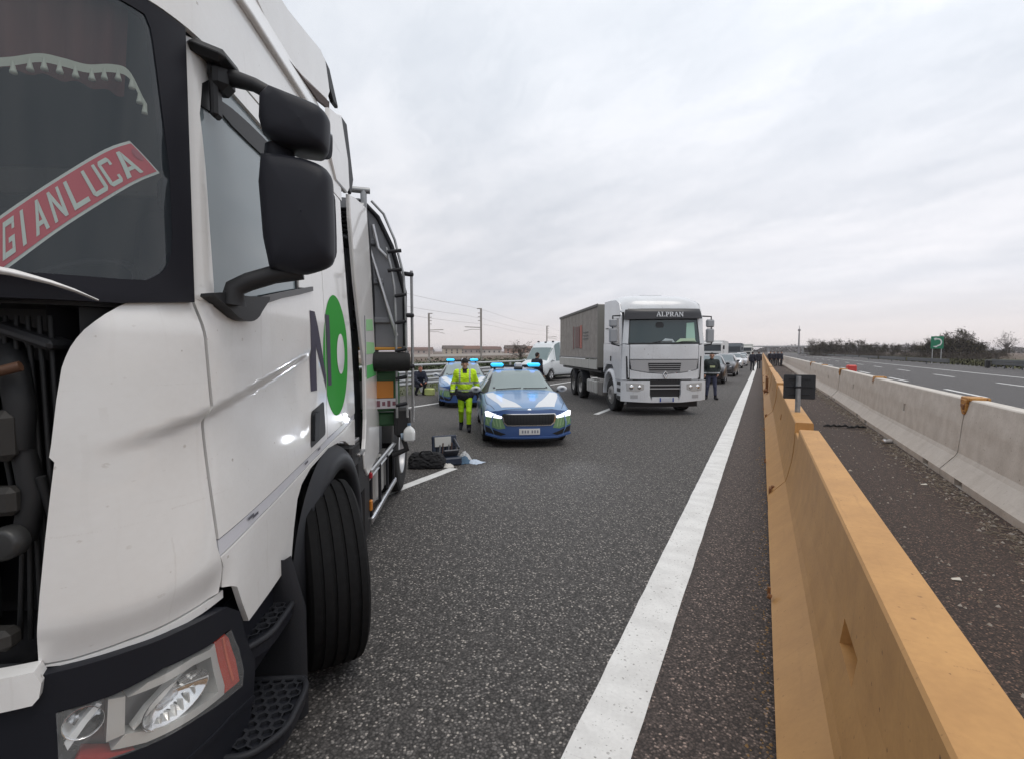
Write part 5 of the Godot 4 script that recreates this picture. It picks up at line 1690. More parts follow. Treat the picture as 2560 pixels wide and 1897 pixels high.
# ================================================================ the white lorry
func lorry() -> void:
	var R := base("curtain_lorry", Vector3(-3.20, 0, -15.77), deg_to_rad(32.0))
	tag(R, "white rigid lorry with grey curtain sides stopped slantwise across the lanes", "truck")
	var white := paint(Color(0.68, 0.70, 0.73), 0.32, 0.6)
	grain(white, wear(512, 34, 0.10, 120, 20, 50, Color(0.45, 0.41, 0.37)), 0.4, false)
	var grey := paint(Color(0.36, 0.36, 0.37), 0.35, 0.5)
	var fm := func(x: float, y: float) -> Vector3:
		var z := 1.36 - 0.16 * pow(absf(x) / 1.25, 4.0)
		if y > 2.0: z -= (y - 2.0) * 0.14
		if y > 2.98: z -= (y - 2.98) * 1.1
		return Vector3(x, y, z)
	var F := func(called: String, a: Array, m: Material, off := 0.0, thick := 0.03, parent: Node = R) -> MeshInstance3D:
		var s := new_st()
		panel(s, v2(a), fm, 1.0, 0.12, thick, off)
		return obj(called, s, m, parent)
	var st := new_st()
	# cab shell: sides, rear, roof
	var yz := Basis(Vector3(0, 0, -1), Vector3(0, 1, 0), Vector3(1, 0, 0))
	for sg in [1.0, -1.0]:
		st = new_st()
		# below the window
		extrude(st, v2([-1.19, 1.02, -0.95, 1.02, -0.62, 1.04, -0.55, 1.25, -0.3, 1.44, 0.3, 1.44, 0.5, 1.3, 0.66, 1.16, 0.66, 2.09, -1.12, 2.05, -1.17, 1.98]), Transform3D(yz, Vector3(1.23 * sg - 0.02, 0, 0)), 0.04, 0.01)
		extrude(st, v2([-0.20, 2.091, 0.66, 2.091, 0.66, 3.42, -0.1, 3.40, -0.6, 3.36, -0.88, 3.24, -1.0, 3.02, -0.93, 2.80, -0.20, 2.84]), Transform3D(yz, Vector3(1.21 * sg - 0.02, 0, 0)), 0.04, 0.01)
		extrude(st, v2([-1.15, 2.052, -0.97, 2.053, -0.87, 2.79, -0.98, 2.99, -1.06, 2.9]), Transform3D(yz, Vector3(1.21 * sg - 0.02, 0, 0)), 0.04, 0.005)
		var door := obj("door", st, white, R)
		st = new_st()
		extrude(st, v2([-0.97, 2.06, -0.21, 2.10, -0.21, 2.83, -0.87, 2.79]), Transform3D(yz, Vector3(1.205 * sg - 0.005, 0, 0)), 0.01)
		obj("side_window", st, glass(Color(0.12, 0.14, 0.15), 0.6), door)
		st = new_st()
		box(st, Vector3(1.26 * sg, 1.62, 0.18), Vector3(0.03, 0.16, 0.05), 0.01)
		obj("handle", st, M.black, door)
		st = new_st()
		box(st, Vector3(1.265 * sg, 2.55, -0.25), Vector3(0.02, 0.03, 0.28), 0.008)
		obj("trim", st, M.black, door)
		# wing with the arch, steps
		st = new_st()
		var rows := []
		for q in [[0.70, 1.14], [0.68, 1.25], [0.62, 1.28], [0.56, 1.27], [0.55, 1.0]]:
			var row := PackedVector3Array()
			for k in 25:
				var a := deg_to_rad(lerpf(8.0, 178.0, k / 24.0))
				row.append(Vector3(q[1] * sg, 0.5 + q[0] * sin(a) * 1.18, 0.05 + q[0] * cos(a)))
			rows.append(row)
		sheet(st, rows, sg)
		obj("wing", st, white, R)
		st = new_st()
		box(st, Vector3(1.05 * sg, 0.72, 0.98), Vector3(0.38, 0.6, 0.5), 0.04)
		obj("step_box", st, white, R)
		for y in [0.5, 0.72, 0.92]:
			st = new_st()
			box(st, Vector3(1.235 * sg, y, 0.98), Vector3(0.03, 0.11, 0.34), 0.01)
			obj("step", st, M.black, R)
	st = new_st()
	var rw := []
	for q in [[1.14, 2.98, 0.02], [1.10, 3.12, 0.02], [1.03, 3.28, 0.0], [0.90, 3.40, 0.0], [0.6, 3.50, 0.0], [0.1, 3.56, 0.0], [-0.66, 3.57, 0.0]]:
		var row := PackedVector3Array()
		for k in 17:
			var u := k / 8.0 - 1.0
			var drop := pow(absf(u), 6.0)
			row.append(Vector3(u * (1.2 - 0.06 * (q[1] - 2.98)), lerpf(q[1], minf(q[1], 3.0 + 0.72 * (q[1] - 2.98)), drop), q[0] - 0.14 * pow(absf(u), 4.0)))
		rw.append(row)
	sheet(st, rw, -1.0)
	quad(st, Vector3(-1.21, 1.0, -0.66), Vector3(-1.21, 3.3, -0.66), Vector3(1.21, 3.3, -0.66), Vector3(1.21, 1.0, -0.66))
	var roof := obj("roof", st, white, R)
	st = new_st()
	box(st, Vector3(0.1, 3.59, -0.3), Vector3(0.7, 0.05, 0.4), 0.02)
	obj("roof_hatch", st, white, roof)
	for x in [-0.95, 0.95]:
		st = new_st()
		box(st, Vector3(x, 3.06, 1.10), Vector3(0.16, 0.06, 0.08), 0.02)
		obj("marker_lamp", st, mat(Color(0.5, 0.5, 0.5), 0.2), roof)
	# front
	F.call("front_panel", [-1.02, 1.62, 1.02, 1.62, 1.02, 2.05, -1.02, 2.03], white)
	F.call("corner_panel", [-1.24, 1.03, -1.10, 1.03, -1.04, 1.1, -1.04, 2.02, -1.22, 2.06], white)
	F.call("corner_panel", [1.24, 1.03, 1.10, 1.03, 1.04, 1.1, 1.04, 2.02, 1.22, 2.06], white)
	F.call("windscreen_pillar", [-1.22, 2.07, -1.07, 2.05, -1.0, 2.97, -1.14, 2.98], white, 0.012)
	F.call("windscreen_pillar", [1.22, 2.07, 1.07, 2.06, 1.0, 2.98, 1.14, 2.98], white, 0.012)
	F.call("front_mask", [-1.02, 1.60, -0.97, 1.32, -0.5, 1.24, 0.0, 1.21, 0.5, 1.24, 0.97, 1.32, 1.02, 1.60], grey, -0.01)
	F.call("lower_panel", [-1.02, 1.05, 1.02, 1.05, 1.02, 1.33, 0.97, 1.30, 0.5, 1.22, 0.0, 1.19, -0.5, 1.22, -0.97, 1.30, -1.02, 1.33], white, 0.005)
	var gr: Node = F.call("grille", [-0.50, 1.51, 0.48, 1.51, 0.44, 1.26, -0.46, 1.26], M.black, 0.0, 0.02)
	for k in 4: F.call("grille_bar", [-0.48, 1.465 - 0.06 * k, 0.46, 1.465 - 0.06 * k, 0.46, 1.45 - 0.06 * k, -0.48, 1.45 - 0.06 * k], grey, 0.008, 0.01, gr)
	for sx in [-1.0, 1.0]: F.call("air_slot", [sx * 1.06, 1.04, sx * 1.11, 1.04, sx * 1.13, 1.70, sx * 1.09, 1.70], M.black, 0.004, 0.01)
	# diamond badge
	st = new_st()
	for e in [[0.0, 0.10, 0.065, 0.0], [0.065, 0.0, 0.0, -0.10], [0.0, -0.10, -0.065, 0.0], [-0.065, 0.0, 0.0, 0.10]]:
		tube(st, [Vector3(e[0], 1.17 + e[1], 1.385), Vector3(e[2], 1.17 + e[3], 1.385)], 0.016, 6)
	obj("badge", st, M.chrome, R)
	# windscreen, visor
	F.call("windscreen_rubber", [-1.10, 2.03, 1.10, 2.05, 1.02, 2.80, -1.03, 2.78], M.black, -0.012, 0.01)
	F.call("sun_visor", [-1.16, 2.74, 1.10, 2.78, 1.06, 3.0, -1.12, 2.98], mat(Color(0.03, 0.03, 0.034), 0.35), 0.10, 0.05)
	F.call("windscreen", [-1.05, 2.075, 1.05, 2.095, 0.98, 2.75, -0.99, 2.74], glass(Color(0.03, 0.055, 0.06), 0.82), -0.004, 0.0)
	F.call("green_sheet", [0.62, 2.18, 0.92, 2.2, 0.90, 2.68, 0.66, 2.66], mat(Color(0.32, 0.50, 0.42), 0.6), -0.001, 0.0)
	F.call("paper", [0.30, 2.10, 0.60, 2.11, 0.95, 2.11, 0.90, 2.22, 0.45, 2.21], mat(Color(0.42, 0.55, 0.40), 0.6), -0.0005, 0.0)
	F.call("paper", [-0.15, 2.10, 0.28, 2.10, 0.22, 2.19, 0.0, 2.21], mat(Color(0.42, 0.48, 0.5), 0.6), -0.0005, 0.0)
	F.call("inner_mirror", fillet(v2([-0.28, 2.52, -0.02, 2.53, -0.03, 2.68, -0.2, 2.71]), 0.05).duplicate() if false else [-0.26, 2.52, -0.05, 2.52, -0.02, 2.62, -0.08, 2.68, -0.22, 2.68, -0.28, 2.6], M.black, -0.0005, 0.0)
	for k in 2:
		bar(R, "wiper", [Vector3(-0.5 + 0.7 * k, 2.06, 1.37), Vector3(-0.2 + 0.7 * k, 2.12, 1.37), Vector3(0.2 + 0.7 * k, 2.13, 1.36)], 0.012, M.black, 6)
	var tm := MeshInstance3D.new()
	tm.mesh = text_mesh("ALPRAN", 0.135, 0.01, "Droid Serif")
	tm.material_override = mat(Color(0.6, 0.62, 0.64), 0.5)
	tm.name = "lettering"
	R.add_child(tm)
	tm.position = Vector3(0.12, 2.90, 1.355)
	tm.rotation.x = -0.14
	# bumper
	F.call("bumper", [-1.25, 0.42, -0.42, 0.38, -0.40, 0.42, -0.46, 0.60, -0.46, 1.01, -1.25, 1.01], white, 0.05, 0.12)
	F.call("bumper", [1.25, 0.44, 0.42, 0.38, 0.40, 0.42, 0.46, 0.60, 0.46, 1.01, 1.25, 1.01], white, 0.05, 0.12)
	F.call("bumper", [-0.41, 0.38, 0.41, 0.38, 0.38, 0.54, -0.38, 0.54], white, 0.05, 0.12)
	F.call("intake", [-0.48, 0.5, 0.48, 0.5, 0.48, 1.03, -0.48, 1.03], M.black, -0.02, 0.02)
	for y in [0.86, 0.76]: F.call("intake_bar", [-0.45, y, 0.45, y, 0.45, y + 0.03, -0.45, y + 0.03], grey, 0.03, 0.04)
	F.call("mud_skirt", [-1.1, 0.24, 1.1, 0.24, 1.1, 0.5, -1.1, 0.5], M.black, -0.1, 0.05)
	for sx in [-1.0, 1.0]:
		var h: Node = F.call("headlight", [sx * 1.12, 0.94, sx * 0.76, 0.93, sx * 0.63, 0.90, sx * 0.63, 0.75, sx * 0.8, 0.69, sx * 1.1, 0.71], mat(Color(0.5, 0.51, 0.52), 0.25, 0.3), 0.054, 0.03)
		for q in [[0.98, 0.82, 0.07], [0.76, 0.82, 0.055]]:
			st = new_st()
			var c: Vector3 = fm.call(sx * q[0], q[1])
			lathe(st, [Vector2(q[2], 0.0), Vector2(q[2] * 0.8, 0.012), Vector2(0.001, 0.02)], Transform3D(Basis(Vector3.RIGHT, PI * 0.5), c + Vector3(0, 0, 0.056)), 14)
			obj("lens", st, M.chrome, h)
		F.call("fog_lamp", [sx * 1.0, 0.6, sx * 0.8, 0.6, sx * 0.8, 0.5, sx * 1.0, 0.5], grey, 0.054, 0.02)
	var pl: Node = F.call("number_plate", [-0.17, 0.40, 0.25, 0.40, 0.25, 0.52, -0.17, 0.52], mat(Color(0.5, 0.52, 0.56), 0.4), 0.062, 0.012)
	F.call("plate_band", [-0.17, 0.402, -0.13, 0.402, -0.13, 0.518, -0.17, 0.518], mat(Color(0.03, 0.07, 0.3), 0.4), 0.064, 0.002, pl)
	F.call("plate_band", [0.21, 0.402, 0.25, 0.402, 0.25, 0.518, 0.21, 0.518], mat(Color(0.03, 0.07, 0.3), 0.4), 0.064, 0.002, pl)
	# mirrors
	for sg in [1.0, -1.0]:
		bar(R, "mirror_arm", [Vector3(1.2 * sg, 2.88, 0.95), Vector3(1.48 * sg, 2.86, 1.1), Vector3(1.5 * sg, 2.05, 1.1), Vector3(1.2 * sg, 2.0, 0.95)], 0.022, M.dark_plastic)
		for q in [[2.66, 0.24], [2.30, 0.42]]:
			st = new_st()
			box(st, Vector3(1.46 * sg, q[0], 1.08), Vector3(0.24, q[1], 0.12), 0.04)
			obj("mirror", st, mat(Color(0.30, 0.31, 0.33), 0.5), R)
	# load body
	var curtain := grain(mat(Color(0.37, 0.335, 0.305), 0.8), noise_tex(0.02, 256, [[0.0, gray(0.82)], [1.0, gray(1.0)]], 4, 61), 0.6)
	st = new_st()
	box(st, Vector3(0, 2.5, -4.95), Vector3(2.46, 1.8, 6.9), 0.02)
	obj("curtain_side", st, curtain, R)
	# curtain folds: shallow vertical battens, rails and posts
	for sg in [1.0, -1.0]:
		for k in 11:
			st = new_st()
			box(st, Vector3(1.232 * sg, 2.5, -1.95 - 0.62 * k), Vector3(0.008, 1.74, 0.04), 0.005)
			obj("strap", st, curtain, R)
		st = new_st()
		box(st, Vector3(1.245 * sg, 3.41, -4.95), Vector3(0.05, 0.10, 6.95), 0.01)
		obj("top_rail", st, mat(Color(0.12, 0.115, 0.11), 0.6), R)
		st = new_st()
		box(st, Vector3(1.245 * sg, 1.60, -4.95), Vector3(0.04, 0.06, 6.95), 0.01)
		obj("bottom_rail", st, mat(Color(0.16, 0.15, 0.145), 0.6), R)
		for k in 6:
			st = new_st()
			box(st, Vector3(1.235 * sg, 1.38, -2.08 - 1.15 * k), Vector3(0.04, 0.34, 1.12), 0.012)
			obj("side_board", st, mat(Color(0.42, 0.41, 0.38), 0.6), R)
	st = new_st()
	box(st, Vector3(0, 2.36, -1.47), Vector3(2.5, 2.16, 0.08), 0.02)
	obj("headboard", st, mat(Color(0.22, 0.21, 0.19), 0.6), R)
	for q in [[-3.95, 0.34, 0.9, Color(0.42, 0.16, 0.13)], [-4.6, 0.75, 0.85, Color(0.20, 0.13, 0.12)], [-5.3, 0.12, 0.95, Color(0.24, 0.12, 0.11)]]:
		st = new_st()
		box(st, Vector3(-1.245, 2.4, q[0]), Vector3(0.012, q[2], q[1]), 0.0)
		obj("print", st, mat(q[3], 0.8), R)
	for k in 3:
		st = new_st()
		box(st, Vector3(-1.245, 2.55 - 0.12 * k, -3.2), Vector3(0.012, 0.04, 0.8), 0.0)
		obj("print", st, mat(Color(0.18, 0.17, 0.165), 0.8), R)
	# chassis, tank, wheels
	st = new_st()
	for sg in [1.0, -1.0]: box(st, Vector3(0.45 * sg, 0.95, -3.9), Vector3(0.1, 0.3, 9.0), 0.01)
	box(st, Vector3(0, 0.8, 0.3), Vector3(1.9, 0.7, 1.6), 0.05)
	box(st, Vector3(0, 1.14, -4.9), Vector3(2.2, 0.1, 6.8), 0.02)
	obj("chassis", st, M.black, R)
	for sg in [1.0, -1.0]:
		for k in 4:
			st = new_st()
			box(st, Vector3(1.08 * sg, 0.60, -1.75 - 0.36 * k), Vector3(0.32, 0.46, 0.30), 0.04)
			obj("tank_panel", st, mat(Color(0.40, 0.39, 0.37), 0.5), R)
		st = new_st()
		box(st, Vector3(1.05 * sg, 0.60, -1.2), Vector3(0.34, 0.5, 0.62), 0.04)
		obj("side_box", st, mat(Color(0.14, 0.13, 0.12), 0.6), R)
	var ty := lorry_tyre(0.51, 0.31).commit()
	var rm := lorry_rim(0.29, -0.05).commit()
	var rr := lorry_rim(0.29, 0.13).commit()
	for sg in [1.0, -1.0]:
		for z in [0.05, -4.25, -5.55]:
			var w := Node3D.new(); w.name = "wheel"; R.add_child(w, true)
			w.position = Vector3(1.05 * sg, 0.51, z)
			w.rotation.y = 0.0 if sg > 0 else PI
			obj("tyre", ty, M.rubber, w)
			obj("rim", rm if z > 0 else rr, mat(Color(0.3, 0.29, 0.28), 0.5, 0.5), w).position.x = 0.12
			if z < 0:
				st = new_st()
				var r2 := []
				for q in [[0.9, 0.60], [1.2, 0.60], [1.22, 0.56]]:
					var row := PackedVector3Array()
					for k in 13:
						var a := deg_to_rad(lerpf(15.0, 165.0, k / 12.0))
						row.append(Vector3(q[0] * sg, 0.51 + q[1] * sin(a), z + q[1] * cos(a)))
					r2.append(row)
				sheet(st, r2, -sg)
				obj("mudguard", st, M.dark_plastic, R)

# ================================================================ cars
# stations along the car from the nose (z = 0) backwards: z, half width, sill, shoulder height, shoulder half width, top height, roof half width (0 = bonnet or boot)
func car_at(T: Array, z: float) -> Array:
	var i := 0
	while i < T.size() - 2 and z < T[i + 1][0]: i += 1
	var t := clampf((z - T[i][0]) / (T[i + 1][0] - T[i][0]), 0.0, 1.0)
	var o := []
	for k in 7: o.append(lerpf(T[i][k], T[i + 1][k], t))
	return o

func car_ring(T: Array, z: float, wheels: Array, wr: float) -> PackedVector3Array:
	var s := car_at(T, z)
	var w: float = s[1]; var ys: float = s[2]; var yb: float = s[3]; var wb: float = s[4]; var yt: float = s[5]; var rw: float = s[6]
	var p := [Vector2(w * 0.92, ys), Vector2(w - 0.012, ys + 0.13), Vector2(w, lerpf(ys, yb, 0.55)), Vector2(lerpf(wb, w, 0.6), yb - 0.06), Vector2(wb, yb)]
	var f := clampf((yt - yb - 0.1) / 0.3, 0.0, 1.0)   # 0 on bonnet, 1 under the roof
	var side := lerpf(wb * 0.86, rw, f)
	p.append(Vector2(side, lerpf(lerpf(yb, yt, 0.5), yt - 0.06, f)))
	p.append(Vector2(side * lerpf(0.76, 0.86, f), lerpf(lerpf(yb, yt, 0.82), yt - 0.014, f)))
	p.append(Vector2(side * 0.42, lerpf(lerpf(yb, yt, 0.95), yt - 0.003, f)))
	p.append(Vector2(0, yt))
	for c in wheels:
		var dz: float = absf(z - c)
		if dz < wr + 0.045:
			var a := sqrt(maxf(0.0, pow(wr + 0.045, 2.0) - dz * dz)) + wr - 0.02
			for j in 3:
				p[j].y = maxf(p[j].y, a + 0.03 * j)
	var r := PackedVector3Array()
	for q in p: r.append(Vector3(q.x, q.y, z))
	for j in range(p.size() - 2, -1, -1): r.append(Vector3(-p[j].x, p[j].y, z))
	return r

func car_top(T: Array, x: float, z: float) -> Vector3:
	var r := car_ring(T, z, [], 0.3)
	var ax := absf(x)
	for j in range(4, 8):
		if ax <= r[j].x and ax >= r[j + 1].x:
			return Vector3(x, lerpf(r[j].y, r[j + 1].y, (r[j].x - ax) / maxf(r[j].x - r[j + 1].x, 1e-4)), z)
	return Vector3(x, r[4].y, z)

func car_piece(pcs: Dictionary, n: String, j: int, place: int) -> SurfaceTool:
	var key := [n, j < 8, place]
	if not pcs.has(key): pcs[key] = new_st()
	return pcs[key]

# cowl, roof_front, roof_rear, tail: z of the glass; wheels: z of the axles
func car_build(R: Node3D, T: Array, g: Dictionary, body: Material, glas: Material, wr: float) -> void:
	var zs := []
	for s in T: zs.append(s[0])
	for c in g.wheels:
		for d in [0.0, 0.12, 0.22, 0.29, 0.33, 0.36]:
			zs.append(c + d); zs.append(c - d)
	for s in [g.cowl, g.roof_front, g.roof_rear, g.tail]: zs.append(s)
	var z0: float = T[0][0]
	var zl: float = T[-1][0]
	for b in g.pillars:
		zs.append(b + 0.06); zs.append(b - 0.06)
	var k := z0
	while k > zl:
		zs.append(k); k -= 0.22
	zs.sort(); zs.reverse()
	var rows := []
	var last := 9.0
	for z in zs:
		if last - z < 0.012 or z > z0 or z < zl: continue
		last = z
		rows.append(car_ring(T, z, g.wheels, wr))
	# smooth normals over the whole skin
	var nor := []
	for i in rows.size():
		var line := PackedVector3Array()
		for j in 17:
			var n: Vector3 = (rows[mini(i + 1, rows.size() - 1)][j] - rows[maxi(i - 1, 0)][j]).cross(rows[i][mini(j + 1, 16)] - rows[i][maxi(j - 1, 0)]) * 1.0
			n = n.normalized()
			if n.dot(rows[i][j] - Vector3(0, 0.6, rows[i][j].z)) < 0.0: n = -n
			line.append(n)
		nor.append(line)
	var bs := new_st(); var ws := new_st(); var rs := new_st()
	var pcs := {}   # pillars and side panes, one mesh each side and place
	for i in rows.size() - 1:
		var zc: float = (rows[i][0].z + rows[i + 1][0].z) * 0.5
		for j in 16:
			var jj := j if j < 8 else 15 - j
			var st := bs
			if zc < g.cowl and zc > g.roof_front:
				if jj >= 5: st = ws
				elif jj == 4: st = car_piece(pcs, "pillar", j, 0)
			elif zc < g.roof_front and zc > g.roof_rear and jj == 4:
				var row := 0
				for bi in g.pillars.size():
					if zc < g.pillars[bi] - 0.06: row = bi + 1
				st = car_piece(pcs, "side_window", j, row)
				for bi in g.pillars.size():
					if absf(zc - g.pillars[bi]) < 0.06: st = car_piece(pcs, "pillar", j, bi + 1)
			elif zc < g.roof_rear and zc > g.tail:
				if jj >= 5: st = rs
				elif jj == 4: st = car_piece(pcs, "side_window", j, 9) if zc > g.roof_rear - 0.35 else bs
			trin(st, rows[i][j], rows[i + 1][j], rows[i + 1][j + 1], nor[i][j], nor[i + 1][j], nor[i + 1][j + 1])
			trin(st, rows[i][j], rows[i + 1][j + 1], rows[i][j + 1], nor[i][j], nor[i + 1][j + 1], nor[i][j + 1])
	# tail cap
	var e: PackedVector3Array = rows[-1]
	var cen := Vector3(0, 0.6, e[0].z - 0.03)
	for j in 16: tri(bs, cen, e[j + 1], e[j])
	tri(bs, cen, e[0], e[16])
	obj("body_shell", bs, body, R)
	obj("windscreen", ws, glas, R)
	obj("rear_window", rs, glas, R)
	for k2 in pcs: obj(k2[0], pcs[k2], glas if k2[0] == "side_window" else g.pillar_mat, R)
	# dark inside and underside
	var st2 := new_st()
	var w: float = T[3][1]
	box(st2, Vector3(0, 0.34, (z0 + zl) * 0.5), Vector3(w * 1.6, 0.22, (z0 - zl) * 0.94), 0.02)
	box(st2, Vector3(0, 0.66, (g.cowl + g.tail) * 0.5 - 0.1), Vector3(w * 1.7, 0.42, (g.cowl - g.tail) * 0.8), 0.05)
	obj("underbody", st2, M.black, R)
	for sx in [-0.36, 0.36]:
		st2 = new_st()
		box(st2, Vector3(sx, 0.95, g.roof_front - 0.55), Vector3(0.46, 0.55, 0.16), 0.06, Basis(Vector3.RIGHT, 0.2))
		box(st2, Vector3(sx, 1.27, g.roof_front - 0.62), Vector3(0.24, 0.16, 0.1), 0.04)
		obj("seat", st2, M.black, R)
	# wheels
	var ty := new_st()
	var xf := Transform3D(Basis(Vector3.BACK, -PI * 0.5), Vector3.ZERO)
	lathe(ty, [Vector2(wr * 0.66, -0.1), Vector2(wr * 0.8, -0.108), Vector2(wr * 0.95, -0.1), Vector2(wr, -0.075), Vector2(wr, 0.075), Vector2(wr * 0.95, 0.1), Vector2(wr * 0.8, 0.108), Vector2(wr * 0.66, 0.1)], xf, 28)
	var tm := ty.commit()
	var rm := new_st()
	lathe(rm, [Vector2(wr * 0.68, 0.1), Vector2(wr * 0.62, 0.09), Vector2(wr * 0.6, 0.04), Vector2(0.001, 0.02)], xf, 24)
	for a in 5:
		var an := TAU * a / 5.0
		tube(rm, [Vector3(0.085, 0, 0), Vector3(0.09, cos(an) * wr * 0.62, sin(an) * wr * 0.62)], [0.045, 0.03], 6)
	var rmm := rm.commit()
	for c in g.wheels:
		for sg in [1.0, -1.0]:
			var wn := Node3D.new(); wn.name = "wheel"; R.add_child(wn, true)
			wn.position = Vector3((T[3][1] - 0.12) * sg, wr, c)
			wn.rotation.y = 0.0 if sg > 0 else PI
			obj("tyre", tm, M.rubber, wn)
			obj("rim", rmm, M.alu, wn)
	# mirrors
	for sg in [1.0, -1.0]:
		st2 = new_st()
		var c := car_ring(T, g.cowl - 0.32, [], wr)[4]
		var q := Vector3((c.x + 0.14) * sg, c.y + 0.07, c.z)
		var rw2 := []
		for r in [[0.0, 0.05], [0.7, 0.045], [1.0, 0.02], [1.0, -0.03], [0.85, -0.06]]:
			var row := PackedVector3Array()
			for k2 in 17:
				var a := TAU * k2 / 16.0
				row.append(q + Vector3(0.115 * r[0] * cos(a) , 0.07 * r[0] * sin(a), r[1]))
			rw2.append(row)
		sheet(st2, rw2, -1.0, true)
		var mr := obj("mirror", st2, g.get("mirror_mat", body), R)
		st2 = new_st()
		tube(st2, [Vector3(c.x * sg * 0.98, c.y, c.z), q + Vector3(-0.06 * sg, -0.04, 0)], 0.022, 6)
		obj("mirror_foot", st2, M.black, mr)

const SALOON := [[-0.10, 0.74, 0.24, 0.66, 0.66, 0.72, 0.5], [-0.18, 0.82, 0.21, 0.70, 0.74, 0.775, 0.5], [-0.38, 0.885, 0.19, 0.76, 0.81, 0.84, 0.5], [-0.9, 0.905, 0.18, 0.85, 0.845, 0.92, 0.52], [-1.28, 0.91, 0.18, 0.925, 0.855, 0.985, 0.60], [-1.42, 0.91, 0.18, 0.93, 0.855, 1.06, 0.655], [-2.08, 0.912, 0.18, 0.95, 0.855, 1.40, 0.585], [-2.35, 0.912, 0.18, 0.955, 0.855, 1.435, 0.59], [-2.9, 0.91, 0.18, 0.965, 0.855, 1.44, 0.59], [-3.5, 0.905, 0.18, 0.98, 0.85, 1.38, 0.575], [-4.25, 0.89, 0.2, 1.0, 0.82, 1.08, 0.60], [-4.55, 0.84, 0.25, 0.98, 0.77, 1.03, 0.6], [-4.66, 0.78, 0.32, 0.88, 0.70, 0.92, 0.6]]
const SUV := [[-0.10, 0.78, 0.30, 0.80, 0.70, 0.86, 0.5], [-0.2, 0.86, 0.27, 0.86, 0.78, 0.93, 0.5], [-0.42, 0.9, 0.25, 0.93, 0.84, 1.0, 0.5], [-0.9, 0.92, 0.25, 1.0, 0.86, 1.07, 0.55], [-1.2, 0.92, 0.25, 1.05, 0.865, 1.12, 0.62], [-1.34, 0.92, 0.25, 1.06, 0.865, 1.19, 0.68], [-1.95, 0.925, 0.25, 1.07, 0.865, 1.58, 0.62], [-2.4, 0.925, 0.25, 1.08, 0.865, 1.63, 0.63], [-3.4, 0.92, 0.25, 1.10, 0.86, 1.61, 0.61], [-4.1, 0.9, 0.26, 1.12, 0.84, 1.5, 0.57], [-4.4, 0.86, 0.3, 1.1, 0.8, 1.16, 0.62], [-4.5, 0.8, 0.36, 0.95, 0.74, 1.0, 0.6]]

func fascia_map(w: float, bow: float) -> Callable:
	return func(x: float, y: float) -> Vector3:
		return Vector3(x, y, -bow * pow(absf(x) / w, 2.6) - 0.55 * pow(maxf(0.0, y - 0.5), 2.0) - 0.5 * pow(maxf(0.0, 0.36 - y), 2.0))

func plain_car(called: String, label: String, at: Vector3, turn: float, T: Array, c: Color, lamps: bool, coat := 0.6) -> Node3D:
	var R := base(called, at, turn)
	tag(R, label, "car", "cars queuing behind the lorry")
	var suv := T == SUV
	var b := paint(c, 0.3, coat)
	car_build(R, T, {"cowl": -1.30 if not suv else -1.22, "roof_front": -2.08 if not suv else -1.95, "roof_rear": -3.5 if not suv else -4.1, "tail": -4.25 if not suv else -4.4, "wheels": [-0.9, -3.6] if not suv else [-0.9, -3.55], "pillars": [-2.75], "pillar_mat": M.black}, b, glass(Color(0.18, 0.22, 0.24), 0.75), 0.32 if not suv else 0.36)
	var up := 0.0 if not suv else 0.13
	var fm := fascia_map(0.86, 0.22)
	var F := func(n: String, a: Array, m: Material, off := 0.0, thick := 0.04) -> MeshInstance3D:
		var s := new_st()
		var p := v2(a)
		for i in p.size(): p[i].y += up
		panel(s, p, fm, 1.0, 0.12, thick, off)
		return obj(n, s, m, R)
	F.call("bumper", [-0.84, 0.24, -0.6, 0.19, 0.6, 0.19, 0.84, 0.24, 0.87, 0.5, 0.80, 0.70, 0.4, 0.735, -0.4, 0.735, -0.80, 0.70, -0.87, 0.5], b, 0.0, 0.1)
	F.call("grille", [-0.5, 0.66, -0.44, 0.48, 0.44, 0.48, 0.5, 0.66], M.black, 0.006, 0.01)
	F.call("lower_intake", [-0.6, 0.22, 0.6, 0.22, 0.66, 0.36, -0.66, 0.36], M.black, 0.006, 0.01)
	F.call("number_plate", [-0.26, 0.40, 0.26, 0.40, 0.26, 0.51, -0.26, 0.51], mat(Color(0.6, 0.61, 0.62), 0.4), 0.012, 0.01)
	for sx in [-1.0, 1.0]:
		F.call("headlight", [sx * 0.54, 0.56, sx * 0.82, 0.60, sx * 0.81, 0.69, sx * 0.54, 0.65], glow(Color(0.9, 0.93, 1.0), 1.5) if lamps else mat(Color(0.5, 0.52, 0.55), 0.15, 0.4), 0.008, 0.02)
	return R

